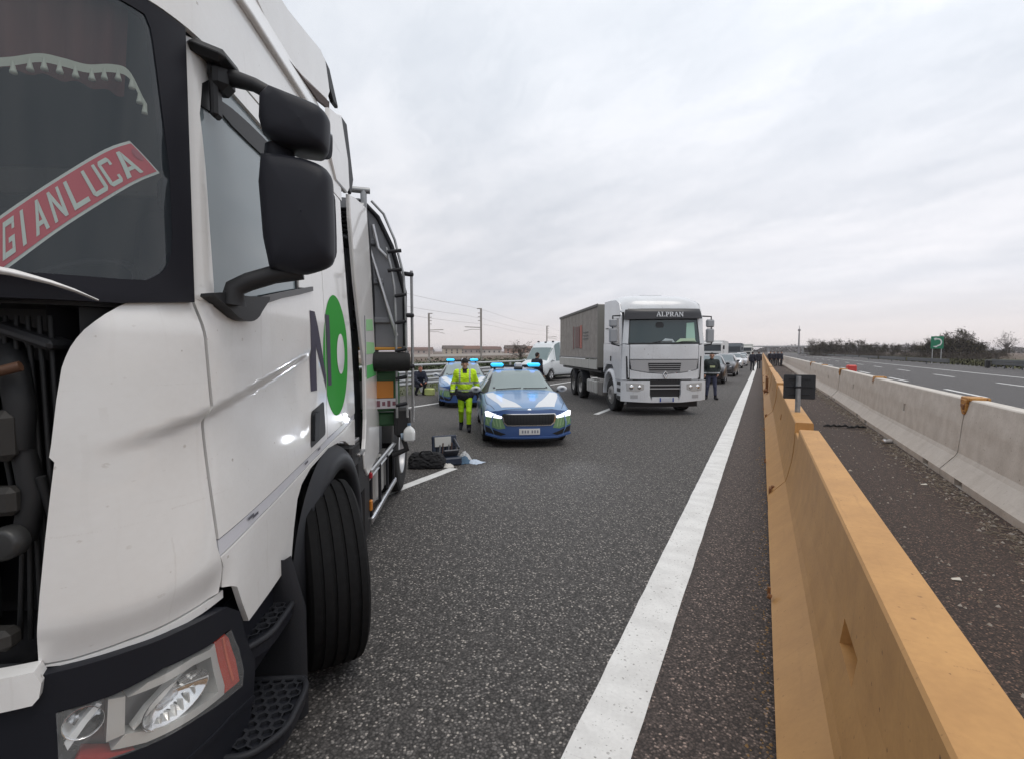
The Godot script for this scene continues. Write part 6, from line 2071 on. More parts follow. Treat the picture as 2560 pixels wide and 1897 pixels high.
func police_car(at: Vector3, turn: float, label: String, lit: bool) -> Node3D:
	var R := base("police_car", at, turn)
	tag(R, label, "police car", "two blue police cars with lit beacons")
	var T := []
	for s in SALOON:
		var q: Array = s.duplicate()
		q[1] *= 0.975; q[4] *= 0.975; q[6] *= 0.975
		T.append(q)
	var blue := paint(Color(0.15, 0.265, 0.45), 0.35, 0.6)  # body blue made paler: sky reflection on the bonnet put into the colour
	var navy := paint(Color(0.045, 0.10, 0.27), 0.35, 0.6)  # darker copy of the body blue, without the painted sky sheen, for the bumper
	var wht := paint(Color(0.62, 0.64, 0.66), 0.35, 0.5)
	var grn := paint(Color(0.17, 0.30, 0.15), 0.45, 0.3)
	var glas := glass(Color(0.34, 0.42, 0.42), 0.64)
	car_build(R, T, {"cowl": -1.34, "roof_front": -2.08, "roof_rear": -3.5, "tail": -4.25, "wheels": [-0.92, -3.6], "pillars": [-2.75], "pillar_mat": M.black, "mirror_mat": wht}, blue, glas, 0.325)
	var top := func(x: float, z: float) -> Vector3: return car_top(T, x, -z)
	var fm := fascia_map(0.86, 0.20)
	var F := func(n: String, a: Array, m: Material, off := 0.0, thick := 0.03, parent: Node = R) -> MeshInstance3D:
		var s := new_st()
		panel(s, v2(a), fm, 1.0, 0.06, thick, off)
		return obj(n, s, m, parent)
	# bonnet stripes
	for sx in [-1.0, 1.0]:
		var st := new_st()
		panel(st, v2([sx * 0.12, 0.16, sx * 0.52, 0.2, sx * 0.62, 0.55, sx * 0.74, 1.0, sx * 0.77, 1.26, sx * 0.62, 1.27, sx * 0.50, 0.95, sx * 0.33, 0.55]), top, 1.0, 0.06, 0.0, 0.003)
		obj("bonnet_stripe", st, wht, R)
	# shut lines of the bonnet
	for sx in [-1.0, 1.0]:
		var sl := new_st()
		panel(sl, v2([sx * 0.64, 0.14, sx * 0.648, 0.14, sx * 0.80, 0.6, sx * 0.815, 1.28, sx * 0.805, 1.28, sx * 0.79, 0.6]), top, 1.0, 0.06, 0.0, 0.002)
		obj("shut_line", sl, M.black, R)
	var sl2 := new_st()
	panel(sl2, v2([-0.62, 0.125, 0.62, 0.125, 0.62, 0.135, -0.62, 0.135]), top, 1.0, 0.06, 0.0, 0.002)
	obj("shut_line", sl2, M.black, R)
	sl2 = new_st()
	box(sl2, Vector3(0, 1.30, -1.98), Vector3(0.22, 0.07, 0.03), 0.015)
	obj("inner_mirror", sl2, M.black, R)
	sl2 = new_st()
	tube(sl2, [Vector3(-0.60, 0.98, -1.50), Vector3(0.60, 0.98, -1.50)], 0.09, 8)
	obj("dashboard", sl2, M.black, R)
	# front: blue bumper, green corners, grille in a chrome frame
	F.call("bumper", [-0.82, 0.24, -0.6, 0.18, 0.6, 0.18, 0.82, 0.24, 0.855, 0.5, 0.80, 0.69, 0.45, 0.73, -0.45, 0.73, -0.80, 0.69, -0.855, 0.5], navy, 0.0, 0.12)
	for sx in [-1.0, 1.0]:
		F.call("green_corner", [sx * 0.845, 0.44, sx * 0.60, 0.36, sx * 0.46, 0.38, sx * 0.53, 0.56, sx * 0.83, 0.60], grn, 0.004, 0.005)
		for k in 5:
			F.call("hatching", [sx * (0.80 - 0.06 * k), 0.46 - 0.015 * k, sx * (0.775 - 0.06 * k), 0.455 - 0.015 * k, sx * (0.80 - 0.06 * k), 0.55, sx * (0.825 - 0.06 * k), 0.555], mat(Color(0.30, 0.44, 0.24), 0.5), 0.006, 0.0)
		F.call("side_intake", [sx * 0.84, 0.41, sx * 0.55, 0.30, sx * 0.45, 0.27, sx * 0.55, 0.235, sx * 0.82, 0.30], M.black, 0.006, 0.006)
		var h: Node = F.call("headlight", [sx * 0.83, 0.60, sx * 0.55, 0.565, sx * 0.50, 0.60, sx * 0.62, 0.635, sx * 0.80, 0.705, sx * 0.845, 0.69], glow(Color(0.95, 0.97, 1.0), 1.5) if lit else mat(Color(0.35, 0.38, 0.42), 0.12, 0.3), 0.006, 0.02)
		if not lit: continue
		var sp := SpotLight3D.new()
		sp.name = "headlamp_beam"
		sp.light_energy = 1.2
		sp.light_color = Color(0.95, 0.97, 1.0)
		sp.spot_range = 30.0
		sp.spot_angle = 28.0
		sp.light_size = 0.08
		sp.shadow_enabled = true
		sp.position = Vector3(sx * 0.70, 0.63, 0.03)
		sp.rotation = Vector3(-0.06, PI, 0)
		R.add_child(sp, true)
	F.call("grille_frame", [-0.53, 0.625, -0.50, 0.66, 0.50, 0.66, 0.53, 0.625, 0.50, 0.48, 0.43, 0.425, -0.43, 0.425, -0.50, 0.48], M.chrome, 0.008, 0.02)
	var gr: Node = F.call("grille", [-0.50, 0.625, -0.48, 0.645, 0.48, 0.645, 0.50, 0.625, 0.47, 0.49, 0.415, 0.445, -0.415, 0.445, -0.47, 0.49], M.black, 0.014, 0.01)
	for k in 15:
		var x := -0.42 + 0.06 * k
		F.call("grille_bar", [x - 0.006, 0.46, x + 0.006, 0.46, x + 0.006, 0.635, x - 0.006, 0.635], M.dark_plastic, 0.02, 0.008, gr)
	var pl: Node = F.call("number_plate", [-0.20, 0.26, 0.20, 0.26, 0.20, 0.375, -0.20, 0.375], mat(Color(0.72, 0.72, 0.72), 0.4), 0.014, 0.012)
	for k in 6:
		var x := -0.15 + 0.052 * k + (0.03 if k > 2 else 0.0)
		F.call("plate_character", [x, 0.29, x + 0.03, 0.29, x + 0.03, 0.345, x, 0.345], mat(Color(0.25, 0.26, 0.3), 0.5), 0.0155, 0.0, pl)
	F.call("lower_lip", [-0.83, 0.245, -0.55, 0.185, 0.55, 0.185, 0.83, 0.245, 0.83, 0.275, 0.55, 0.215, -0.55, 0.215, -0.83, 0.275], navy, 0.03, 0.03)
	F.call("valance", [-0.8, 0.235, -0.55, 0.13, 0.55, 0.13, 0.8, 0.235, 0.55, 0.18, -0.55, 0.18], M.black, 0.0, 0.05)
	# round badge at the tip of the bonnet
	var st := new_st()
	lathe(st, [Vector2(0.055, 0.0), Vector2(0.05, 0.012), Vector2(0.001, 0.016)], Transform3D(Basis(Vector3.RIGHT, PI * 0.36), Vector3(0, 0.70, -0.045)), 18)
	obj("badge", st, mat(Color(0.7, 0.75, 0.8), 0.25, 0.3), R)
	bar(R, "wiper", [car_top(T, -0.55, -1.36) + Vector3(0, 0.02, 0.01), car_top(T, 0.0, -1.36) + Vector3(0, 0.03, 0.01)], 0.01, M.black, 6)
	bar(R, "wiper", [car_top(T, 0.05, -1.36) + Vector3(0, 0.02, 0.01), car_top(T, 0.55, -1.38) + Vector3(0, 0.03, 0.01)], 0.01, M.black, 6)
	# roof beacons on a bar and the camera pod
	var lb := Node3D.new(); lb.name = "light_bar"; R.add_child(lb)
	bar(lb, "cross_bar", [Vector3(-0.6, 1.50, -2.45), Vector3(0.6, 1.50, -2.45)], 0.022, M.dark_plastic)
	for sx in [-1.0, 1.0]:
		st = new_st()
		box(st, Vector3(sx * 0.44, 1.525, -2.45), Vector3(0.30, 0.085, 0.22), 0.03)
		obj("beacon", st, glow(Color(0.03, 0.46, 0.85), 1.25), lb)
		st = new_st()
		box(st, Vector3(sx * 0.44, 1.465, -2.45), Vector3(0.32, 0.035, 0.24), 0.01)
		obj("beacon_base", st, M.black, lb)
		st = new_st()
		box(st, Vector3(sx * 0.5, 1.435, -2.45), Vector3(0.05, 0.06, 0.05), 0.01)
		obj("foot", st, M.black, lb)
		var ol := OmniLight3D.new()
		ol.name = "beacon_light"
		ol.light_energy = 0.02
		ol.light_specular = 0.0
		ol.light_color = Color(0.1, 0.5, 1.0)
		ol.omni_range = 8.0
		ol.omni_attenuation = 2.0
		ol.light_size = 0.08
		ol.shadow_enabled = true
		ol.position = Vector3(sx * 0.44, 1.62, -2.38)
		R.add_child(ol, true)
	st = new_st()
	box(st, Vector3(0.05, 1.52, -2.30), Vector3(0.17, 0.12, 0.16), 0.03)
	var pod := obj("camera_pod", st, mat(Color(0.55, 0.56, 0.58), 0.5), R)
	st = new_st()
	box(st, Vector3(0.05, 1.445, -2.29), Vector3(0.19, 0.06, 0.18), 0.015)
	obj("pod_base", st, M.black, pod)
	return R

func police() -> void:
	police_car(Vector3(-3.94, 0, -8.50), deg_to_rad(33.0), "nearest blue and white police car with lit headlights and blue beacons", true)
	police_car(Vector3(-8.62, 0, -13.6), deg_to_rad(35.0), "police car behind the man in yellow, partly hidden by him", false)

func van(label: String, at: Vector3, turn: float) -> Node3D:
	var R := base("panel_van", at, turn)
	tag(R, label, "van")
	var white := paint(Color(0.62, 0.65, 0.67), 0.35, 0.5)
	var T := [[-0.08, 0.82, 0.4, 0.95, 0.74, 1.02, 0.6], [-0.2, 0.92, 0.36, 1.05, 0.84, 1.12, 0.62], [-0.6, 0.98, 0.34, 1.16, 0.92, 1.26, 0.7], [-0.72, 0.985, 0.34, 1.18, 0.93, 1.36, 0.78], [-1.42, 0.99, 0.34, 1.22, 0.955, 2.08, 0.80], [-1.7, 0.99, 0.34, 1.22, 0.96, 2.34, 0.80], [-2.1, 0.99, 0.34, 1.22, 0.965, 2.46, 0.82], [-3.0, 0.99, 0.34, 1.22, 0.97, 2.5, 0.84], [-5.6, 0.99, 0.36, 1.22, 0.97, 2.48, 0.84], [-5.75, 0.96, 0.4, 1.22, 0.94, 2.4, 0.8]]
	car_build(R, T, {"cowl": -0.66, "roof_front": -1.42, "roof_rear": -2.35, "tail": -2.36, "wheels": [-0.95, -4.3], "pillars": [-1.5, -2.3], "pillar_mat": white}, white, glass(Color(0.20, 0.28, 0.29), 0.7), 0.35)
	var fm := fascia_map(0.92, 0.24)
	var F := func(n: String, a: Array, m: Material, off := 0.0, thick := 0.04) -> void:
		var s := new_st()
		var p := v2(a)
		for i in p.size(): p[i].y += 0.06
		panel(s, p, func(x: float, y: float) -> Vector3: return Vector3(x, y, -0.24 * pow(absf(x) / 0.92, 2.6) - 0.12 * maxf(0.0, y - 0.6)), 1.0, 0.12, thick, off)
		obj(n, s, m, R)
	F.call("nose", [-0.88, 0.56, 0.88, 0.56, 0.84, 0.96, -0.84, 0.96], white, 0.0, 0.1)
	F.call("bumper", [-0.9, 0.28, 0.9, 0.28, 0.92, 0.55, -0.92, 0.55], M.dark_plastic, 0.02, 0.1)
	F.call("grille", [-0.5, 0.62, 0.5, 0.62, 0.55, 0.84, -0.55, 0.84], M.black, 0.006, 0.01)
	F.call("number_plate", [-0.26, 0.42, 0.26, 0.42, 0.26, 0.52, -0.26, 0.52], mat(Color(0.6, 0.6, 0.6), 0.4), 0.03, 0.01)
	for sx in [-1.0, 1.0]: F.call("headlight", [sx * 0.62, 0.66, sx * 0.85, 0.66, sx * 0.83, 0.92, sx * 0.64, 0.84], mat(Color(0.5, 0.52, 0.55), 0.15, 0.4), 0.006, 0.02)
	for q in [[-0.55, 2.44], [0.0, 2.40], [0.55, 2.44]]:
		var st := new_st()
		box(st, Vector3(q[0], q[1] + 0.02, -1.86), Vector3(0.14, 0.09, 0.14), 0.03)
		obj("roof_lamp", st, M.dark_plastic, R)
	return R

# small far lorry seen from the front
func far_lorry(label: String, at: Vector3, cab: Color, box_c: Color, h: float) -> void:
	var R := base("far_lorry", at, 0.0)
	tag(R, label, "truck")
	var st := new_st()
	box(st, Vector3(0, 1.75, -1.1), Vector3(2.4, 2.5, 2.1), 0.15)
	obj("cab", st, paint(cab, 0.4, 0.3), R)
	st = new_st()
	box(st, Vector3(0, 2.25, -0.035), Vector3(2.1, 0.8, 0.05), 0.03)
	obj("windscreen", st, mat(Color(0.05, 0.06, 0.07), 0.1), R)
	st = new_st()
	box(st, Vector3(0, 1.35, -0.04), Vector3(1.6, 0.5, 0.05), 0.03)
	obj("grille", st, M.black, R)
	for sx in [-0.9, 0.9]:
		st = new_st()
		box(st, Vector3(sx, 0.75, -0.04), Vector3(0.36, 0.2, 0.05), 0.02)
		obj("headlight", st, mat(Color(0.6, 0.6, 0.62), 0.2), R)
		st = new_st()
		box(st, Vector3(sx * 1.5, 2.3, -0.3), Vector3(0.2, 0.5, 0.1), 0.03)
		obj("mirror", st, M.dark_plastic, R)
	st = new_st()
	box(st, Vector3(0, 1.1 + h * 0.5 - 0.55, -7.0), Vector3(2.5, h - 1.1, 9.0), 0.03)
	obj("load_body", st, mat(box_c, 0.7), R)
	for z in [-0.9, -8.0, -9.3]:
		for sx in [-1.0, 1.0]:
			st = new_st()
			tube(st, [Vector3(sx * 0.85, 0.5, z), Vector3(sx * 1.18, 0.5, z)], 0.5, 16)
			obj("wheel", st, M.rubber, R)

func vans_and_queue() -> void:
	van("white high-roof van between the police car and the curtain lorry", Vector3(-12.9, 0, -27.9), deg_to_rad(-8.0))
	van("second white van farther back, hidden behind the first", Vector3(-7.2, 0, -46.0), deg_to_rad(0.0))
	plain_car("parked_car", "black car just behind the officer, first of the queue", Vector3(-2.72, 0, -29.6), 0.03, SUV, Color(0.012, 0.012, 0.016), false)
	plain_car("parked_car", "dark grey car second in the queue, behind the black one", Vector3(-2.60, 0, -38.6), -0.02, SUV, Color(0.06, 0.062, 0.07), false)
	plain_car("parked_car", "silver car third in the queue along the white edge line", Vector3(-2.9, 0, -48.5), 0.0, SALOON, Color(0.42, 0.43, 0.45), false)
	plain_car("parked_car", "white car fourth in the queue with its lamps lit", Vector3(-2.72, 0, -58.0), 0.02, SUV, Color(0.66, 0.67, 0.68), true)
	plain_car("parked_car", "pale silver car fifth in the queue, far away", Vector3(-2.5, 0, -67.5), 0.0, SALOON, Color(0.5, 0.5, 0.52), false)
	plain_car("parked_car", "farthest white car of the queue near the horizon", Vector3(-2.7, 0, -78.0), 0.0, SUV, Color(0.6, 0.6, 0.6), false)
	plain_car("parked_car", "red roofed car half hidden in the middle lane of the queue", Vector3(-6.2, 0, -36.0), 0.0, SUV, Color(0.30, 0.03, 0.03), false)
	plain_car("parked_car", "grey car in the middle lane seen past the white lorry", Vector3(-5.9, 0, -62.0), 0.0, SALOON, Color(0.2, 0.21, 0.22), false)
	far_lorry("far white lorry behind the mirror of the curtain lorry", Vector3(-5.6, 0, -66.0), Color(0.66, 0.66, 0.66), Color(0.6, 0.6, 0.6), 3.2)
	far_lorry("far dark grey lorry above the roofs of the queue", Vector3(-4.6, 0, -98.0), Color(0.09, 0.11, 0.13), Color(0.10, 0.12, 0.14), 3.3)
	far_lorry("farthest pale lorry at the end of the queue", Vector3(-3.4, 0, -135.0), Color(0.6, 0.6, 0.58), Color(0.55, 0.55, 0.52), 3.6)

# ================================================================ far things
# tree or bush: limbs and a crown of small leaf-sized faces in uneven clumps
func tree(called: String, label: String, cat: String, group: String, at: Vector3, h: float, wdt: float, n: int, col: Color, bare: float, sd: int) -> void:
	var R := base(called, at, 0.0)
	tag(R, label, cat, group)
	var r := RandomNumberGenerator.new(); r.seed = sd
	var st := new_st()
	var tips := []
	tube(st, [Vector3(0, -0.3, 0), Vector3(r.randf_range(-0.1, 0.1), h * 0.25, 0), Vector3(r.randf_range(-0.2, 0.2), h * 0.5, 0)], [h * 0.03, h * 0.022, h * 0.012], 6)
	for k in 26:
		var a := r.randf() * TAU
		var y0 := h * r.randf_range(0.08, 0.45)
		var e := Vector3(cos(a) * wdt * r.randf_range(0.15, 0.5), h * r.randf_range(0.4, 1.0), sin(a) * wdt * r.randf_range(0.15, 0.5))
		e.y *= 1.0 - 0.35 * pow(Vector2(e.x, e.z).length() / (wdt * 0.5), 2.0)
		var m := Vector3(e.x * 0.4, lerpf(y0, e.y, 0.45), e.z * 0.4)
		tube(st, [Vector3(0, y0, 0), m, e], [h * 0.012, h * 0.007, h * 0.002], 4, false)
		tips.append(e)
		for q in 5:
			var e2 := m.lerp(e, r.randf_range(0.2, 1.0))
			var f := e2 + Vector3(r.randf_range(-1, 1), r.randf_range(0.1, 1), r.randf_range(-1, 1)) * h * 0.13
			tube(st, [e2, f], [h * 0.004, h * 0.0012], 3, false)
			tips.append(f)
	obj("trunk", st, mat(Color(0.075, 0.06, 0.05), 0.9), R)
	if n <= 0: return
	st = new_st()
	for k in n:
		var t: Vector3 = tips[r.randi() % tips.size()]
		var p := t + Vector3(r.randfn(), r.randfn(), r.randfn()) * h * 0.055
		if r.randf() < 0.25: p = Vector3(r.randfn() * wdt * 0.28, absf(r.randfn()) * h * 0.22, r.randfn() * wdt * 0.28)
		var s := h * r.randf_range(0.018, 0.042)
		var d := Vector3(r.randfn(), r.randfn(), r.randfn()).normalized()
		var e := d.cross(Vector3(r.randfn(), r.randfn(), r.randfn())).normalized()
		var c := col * r.randf_range(0.55, 1.35)
		c = c.lerp(Color(0.11, 0.075, 0.045), r.randf() * bare)
		var nn := d.cross(e).normalized()
		if nn.y < 0: nn = -nn
		for v in [p - d * s, p + e * s * 0.7, p + d * s]:
			st.set_color(c); st.set_normal(nn); st.add_vertex(v)
	obj("crown", st, body_mat(0.95), R)

func background() -> void:
	var st: SurfaceTool
	# guardrail on the far side of the left carriageway: two corrugated beams, a top tube, posts
	var G := base("guardrail", Vector3(-13.9, 0, 0), 0.0)
	tag(G, "steel guardrail with a top tube along the left edge of the road", "guardrail")
	var galv := mat(Color(0.50, 0.51, 0.52), 0.5, 0.35)
	for y in [0.48, 0.82]:
		for k in 14:
			st = new_st()
			var za := 4.0 - 8.0 * k
			var rows := []
			for z in [za, za - 7.98]:
				var row := PackedVector3Array()
				for q in [[0.0, -0.15], [0.05, -0.12], [0.05, -0.06], [0.0, -0.02], [0.0, 0.02], [0.05, 0.06], [0.05, 0.12], [0.0, 0.15]]:
					row.append(Vector3(q[0], y + q[1], z))
				rows.append(row)
			sheet(st, rows, -1.0)
			obj("beam", st, galv, G)
	for k in 14:
		bar(G, "top_tube", [Vector3(-0.06, 1.22, 4.0 - 8.0 * k), Vector3(-0.06, 1.22, -3.98 - 8.0 * k)], 0.05, galv, 8)
	for k in 50:
		st = new_st()
		box(st, Vector3(-0.07, 0.6, 2.0 - 2.25 * k), Vector3(0.09, 1.25, 0.11), 0.005)
		obj("post", st, galv, G)
	# hedge, ditch and fields on the left
	st = new_st()
	var r := RandomNumberGenerator.new(); r.seed = 5
	for k in 16000:
		var z := r.randf_range(10.0, -150.0)
		var x := -30.0 - r.randf() * 5.0 - absf(r.randfn()) * 1.2
		var p := Vector3(x, r.randf() * r.randf() * 1.25 - 0.1, z)
		var s := r.randf_range(0.08, 0.22)
		var d := Vector3(r.randfn(), r.randfn(), r.randfn()).normalized()
		var e := d.cross(Vector3(r.randfn(), r.randfn(), r.randfn())).normalized()
		var c := Color(0.045, 0.065, 0.022) * r.randf_range(0.6, 1.5)
		for v in [p - d * s, p + e * s * 0.8, p + d * s]:
			st.set_color(c); st.set_normal(Vector3(0, 1, 0)); st.add_vertex(v)
	tag(obj("hedge", st, body_mat(0.95), null), "low dark green hedge beyond the left guardrail", "hedge", "", "stuff")
	st = new_st()
	quad(st, Vector3(-58, -0.2, 60), Vector3(-36, -0.2, 60), Vector3(-36, -0.2, -400), Vector3(-58, -0.2, -400))
	tag(obj("grass_strip", st, M.grass), "", "", "", "structure")
	# railway bank with a pale ballast edge
	st = new_st()
	quad(st, Vector3(-95, 0.55, 60), Vector3(-92, 0.55, 60), Vector3(-170, 0.55, -700), Vector3(-173, 0.55, -700))
	quad(st, Vector3(-92, 0.55, 60), Vector3(-89, -0.3, 60), Vector3(-167, -0.3, -700), Vector3(-170, 0.55, -700))
	tag(obj("railway_bank", st, mat(Color(0.25, 0.225, 0.20), 0.9)), "", "", "", "structure")
	# catenary poles with arms and wires
	var pc := mat(Color(0.30, 0.27, 0.25), 0.7)
	var poles := [[Vector3(-53.69, -0.3, -72.6), 1.0, "catenary mast with its arm to the right, nearest the tipper trailer"], [Vector3(-40.21, -0.3, -68.21), -1.0, "tallest catenary mast with its arm pointing left, above the man in yellow"], [Vector3(-52.3, -0.3, -123.86), 1.0, "farthest catenary mast, just left of the curtain lorry"]]
	for q in poles:
		var P := base("catenary_mast", q[0], deg_to_rad(27.0))
		tag(P, q[2], "mast", "catenary masts of the railway")
		var h: float = 8.9
		st = new_st()
		box(st, Vector3(0, h * 0.5, 0), Vector3(0.30, h, 0.30), 0.02)
		obj("mast", st, pc, P)
		st = new_st()
		box(st, Vector3(0.25 * q[1], h, 0), Vector3(0.8, 0.14, 0.2), 0.02)
		obj("cross_head", st, pc, P)
		bar(P, "arm", [Vector3(0, 5.9, 0), Vector3(2.6 * q[1], 6.0, 0)], 0.07, pc, 6)
		bar(P, "arm", [Vector3(0, 5.6, 0), Vector3(1.6 * q[1], 5.6, 0), Vector3(2.8 * q[1], 5.3, 0)], 0.04, pc, 6)
		for k in 3: bar(P, "insulator", [Vector3(0.16 * q[1], 8.2 - 0.6 * k, 0), Vector3(0.5 * q[1], 8.2 - 0.6 * k, 0)], 0.06, pc, 6)
		st = new_st()
		box(st, Vector3(0, 0.5, 0), Vector3(0.6, 1.0, 0.6), 0.03)
		obj("footing", st, mat(Color(0.35, 0.32, 0.3), 0.9), P)
	for w in [[0.0, 8.6, "topmost overhead wire between the catenary masts"], [1.2, 6.1, "lowest overhead wire between the catenary masts"], [-1.0, 7.4, "middle overhead wire between the catenary masts"]]:
		st = new_st()
		var dir := Vector3(-12.1, 0, -55.65).normalized()
		var pts := []
		for k in 40:
			var t := k / 39.0
			var sag := 1.0 - 4.0 * pow(fmod(t * 6.0, 1.0) - 0.5, 2.0)
			pts.append(Vector3(-40.21 + w[0], w[1] - 0.5 * sag, -68.21) + dir * (t * 340.0 - 57.0))
		tube(st, pts, 0.013, 4, false)
		tag(obj("overhead_wire", st, pc), w[2], "wire", "railway overhead wires")
	# village
	var wallc := [Color(0.50, 0.42, 0.38), Color(0.55, 0.48, 0.38), Color(0.42, 0.36, 0.33), Color(0.60, 0.55, 0.50), Color(0.50, 0.33, 0.27)]
	var names := ["long low farm building with a pale wall, left end of the village", "pale house with a brown roof right of the first mast", "cream house in the middle of the village", "red roofed house in the middle of the village", "grey shed beside the second mast", "white house right of the second mast", "broad red roofed house left of the white van", "small pale house before the van", "long brick barn at the back of the village"]
	var vs := [[-206.5, -262.5, 24.200000000000003, 4.75], [-196.0, -294.0, 15.400000000000002, 6.175], [-171.5, -280.0, 11.0, 5.699999999999999], [-162.8, -288.8, 13.200000000000001, 5.225], [-150.5, -301.0, 14.3, 6.175], [-143.5, -311.5, 11.0, 5.699999999999999], [-131.2, -311.5, 16.5, 5.225], [-115.5, -308.0, 9.9, 4.75], [-245.0, -402.5, 44.0, 6.6499999999999995]]
	for i in vs.size():
		var q: Array = vs[i]
		var H := base("village_house", Vector3(q[0], -0.4, q[1]), 0.55 + 0.25 * sin(i * 2.3))
		tag(H, names[i], "house", "houses of the far village")
		st = new_st()
		var hh: float = q[3] * 0.62
		box(st, Vector3(0, hh * 0.5, 0), Vector3(q[2], hh, 8.0))
		obj("wall", st, mat(wallc[i % 5], 0.9), H)
		st = new_st()
		var e: float = q[2] * 0.5 + 0.4
		extrude(st, v2([-4.6, hh + 0.02, 4.6, hh + 0.02, 0.0, q[3]]), Transform3D(Basis(Vector3.UP, PI * 0.5), Vector3(-e, 0, 0)), e * 2.0)
		obj("roof", st, mat([Color(0.14, 0.085, 0.07), Color(0.10, 0.08, 0.07), Color(0.17, 0.095, 0.07)][i % 3], 0.9), H)
		var nw := int(q[2] / 3.2)
		for k in nw:
			for rowy in ([0.55] if hh < 3.6 else [0.3, 0.72]):
				st = new_st()
				box(st, Vector3(-q[2] * 0.5 + (k + 0.5) * q[2] / nw, hh * rowy, 4.02), Vector3(1.0, 1.2, 0.1))
				obj("window", st, mat(Color(0.06, 0.06, 0.07), 0.3), H)
	# trees on the left
	tree("bare_tree", "small leafless tree in front of the village, left of the white van", "tree", "", Vector3(-39.8, -0.2, -82.0), 4.6, 5.0, 500, Color(0.10, 0.075, 0.06), 0.7, 71)
	for i in 6:
		tree("village_tree", "dark bushy tree " + ["at the left end of the far village", "behind the first catenary mast in the village", "between the cream and the red roofed house", "behind the second catenary mast in the village", "right of the tallest mast in the village", "at the right end of the village, near the van"][i], "tree", "trees among the village houses", Vector3([-205, -180, -160, -146, -120, -104][i], -0.3, [-280, -300, -270, -290, -300, -285][i]), [5.0, 7.0, 4.5, 5.0, 6.0, 5.0][i], [6.0, 6.0, 6.0, 7.0, 7.0, 8.0][i], 500, Color(0.06, 0.065, 0.035), 0.5, 80 + i)
	# copses on the right
	var lab := ["leftmost tree of the left copse beyond the opposite carriageway", "second tree of the left copse, tallest of it", "third tree of the left copse, broad crown", "fourth tree of the left copse, brownish", "thin brown tree at the right end of the left copse", "low bush between the two copses", "brown bush just left of the green sign", "tree directly behind the green sign", "tallest tree of the right copse", "broad tree on the right side of the right copse", "low bush sloping down at the right end of the right copse"]
	var tv := [[17.9, -222.2, 6.6, 8], [22.4, -224.5, 7.0, 9], [27.0, -222.3, 6.9, 10], [31.7, -220.2, 6.5, 9], [35.7, -215.6, 5.4, 9], [38.9, -204.8, 5.0, 9], [40.6, -177.7, 5.2, 9], [40.8, -164.3, 6.6, 8], [43.8, -163.6, 7.6, 9], [47.5, -165.5, 7.3, 10], [52.6, -170.3, 3.8, 10]]
	for i in tv.size():
		var q: Array = tv[i]
		tree("copse_tree", lab[i], "tree", "trees of the two copses", Vector3(q[0], -0.5, q[1]), q[2], q[3], 5200, Color(0.075, 0.068, 0.04) if i % 3 != 1 else Color(0.06, 0.065, 0.035), 0.55, 100 + i)
	var lowp := [[18.5, -194.5], [22.9, -193.3], [26.9, -190.9], [29.9, -183.4], [32.8, -180.4], [36.0, -175.3], [36.7, -164.5], [36.3, -150.8], [38.4, -147.4], [41.0, -146.5], [45.0, -150.8], [50.0, -157.8]]
	for i in lowp.size():
		tree("scrub_bush", "low brown scrub " + ["at the left end of the left copse", "under the second tree of the left copse", "under the third tree of the left copse", "under the fourth tree of the left copse", "under the thin end of the left copse", "left of the gap between the copses", "right of the gap between the copses", "left of the green sign", "right below the green sign", "under the tallest tree of the right copse", "under the broad tree of the right copse", "at the right end of the right copse"][i], "bush", "scrub along the copses", Vector3(lowp[i][0], -0.5, lowp[i][1]), 2.6, 8.0, 2200, Color(0.055, 0.045, 0.032), 0.6, 200 + i)
	var bt := Vector3(99.5, 0, -302.9)
	tree("bare_tree", "bare pale tree standing alone at the far right", "tree", "", Vector3(bt.x, -0.5, bt.z), 11.5, 9.0, 260, Color(0.12, 0.10, 0.10), 0.5, 301)
	var bt2 := Vector3(72.2, 0, -328.3)
	tree("bare_tree", "thin bare tree between the two copses", "tree", "", Vector3(bt2.x, -0.5, bt2.z), 9.0, 5.0, 120, Color(0.12, 0.10, 0.10), 0.5, 302)
	# far woods on the horizon
	st = new_st()
	r.seed = 9
	for k in 30000:
		var bear := deg_to_rad(r.randf_range(-8.0, 24.0))
		var d := r.randf_range(620.0, 960.0)
		var p := Vector3(sin(bear) * d, 0.0, -cos(bear) * d)
		p.y = r.randf() * (5.5 + 2.5 * sin(bear * 37.0) + 1.5 * sin(bear * 160.0))
		var s := r.randf_range(0.5, 1.2)
		var dd := Vector3(r.randfn(), r.randfn(), r.randfn()).normalized()
		var e := dd.cross(Vector3(r.randfn(), r.randfn(), r.randfn())).normalized()
		var c := Color(0.07, 0.065, 0.06) * r.randf_range(0.7, 1.3)
		for v in [p - dd * s, p + e * s, p + dd * s]:
			st.set_color(c); st.set_normal(Vector3.UP); st.add_vertex(v)
	tag(obj("far_wood", st, body_mat(0.95)), "far woods along the horizon on the right", "wood", "", "stuff")
	# slim tower and an overpass on the horizon
	var tp := Vector3(19.8, 0, -346.6)
	var TW := base("water_tower", Vector3(tp.x, -0.3, tp.z))
	tag(TW, "slim tower on the horizon left of the copses", "tower")
	st = new_st()
	lathe(st, [Vector2(0.55, 0), Vector2(0.42, 12.0), Vector2(0.32, 14.2)], Transform3D.IDENTITY, 12)
	obj("shaft", st, mat(Color(0.25, 0.24, 0.25), 0.8), TW)
	st = new_st()
	lathe(st, [Vector2(0.32, 14.0), Vector2(0.75, 14.5), Vector2(0.75, 15.2), Vector2(0.2, 15.6), Vector2(0.1, 17.5)], Transform3D.IDENTITY, 12)
	obj("head", st, mat(Color(0.25, 0.24, 0.25), 0.8), TW)
	var OP := base("overpass", Vector3(6.0, 0, -560.0), -0.2)
	tag(OP, "pale overpass crossing the motorway on the horizon", "bridge")
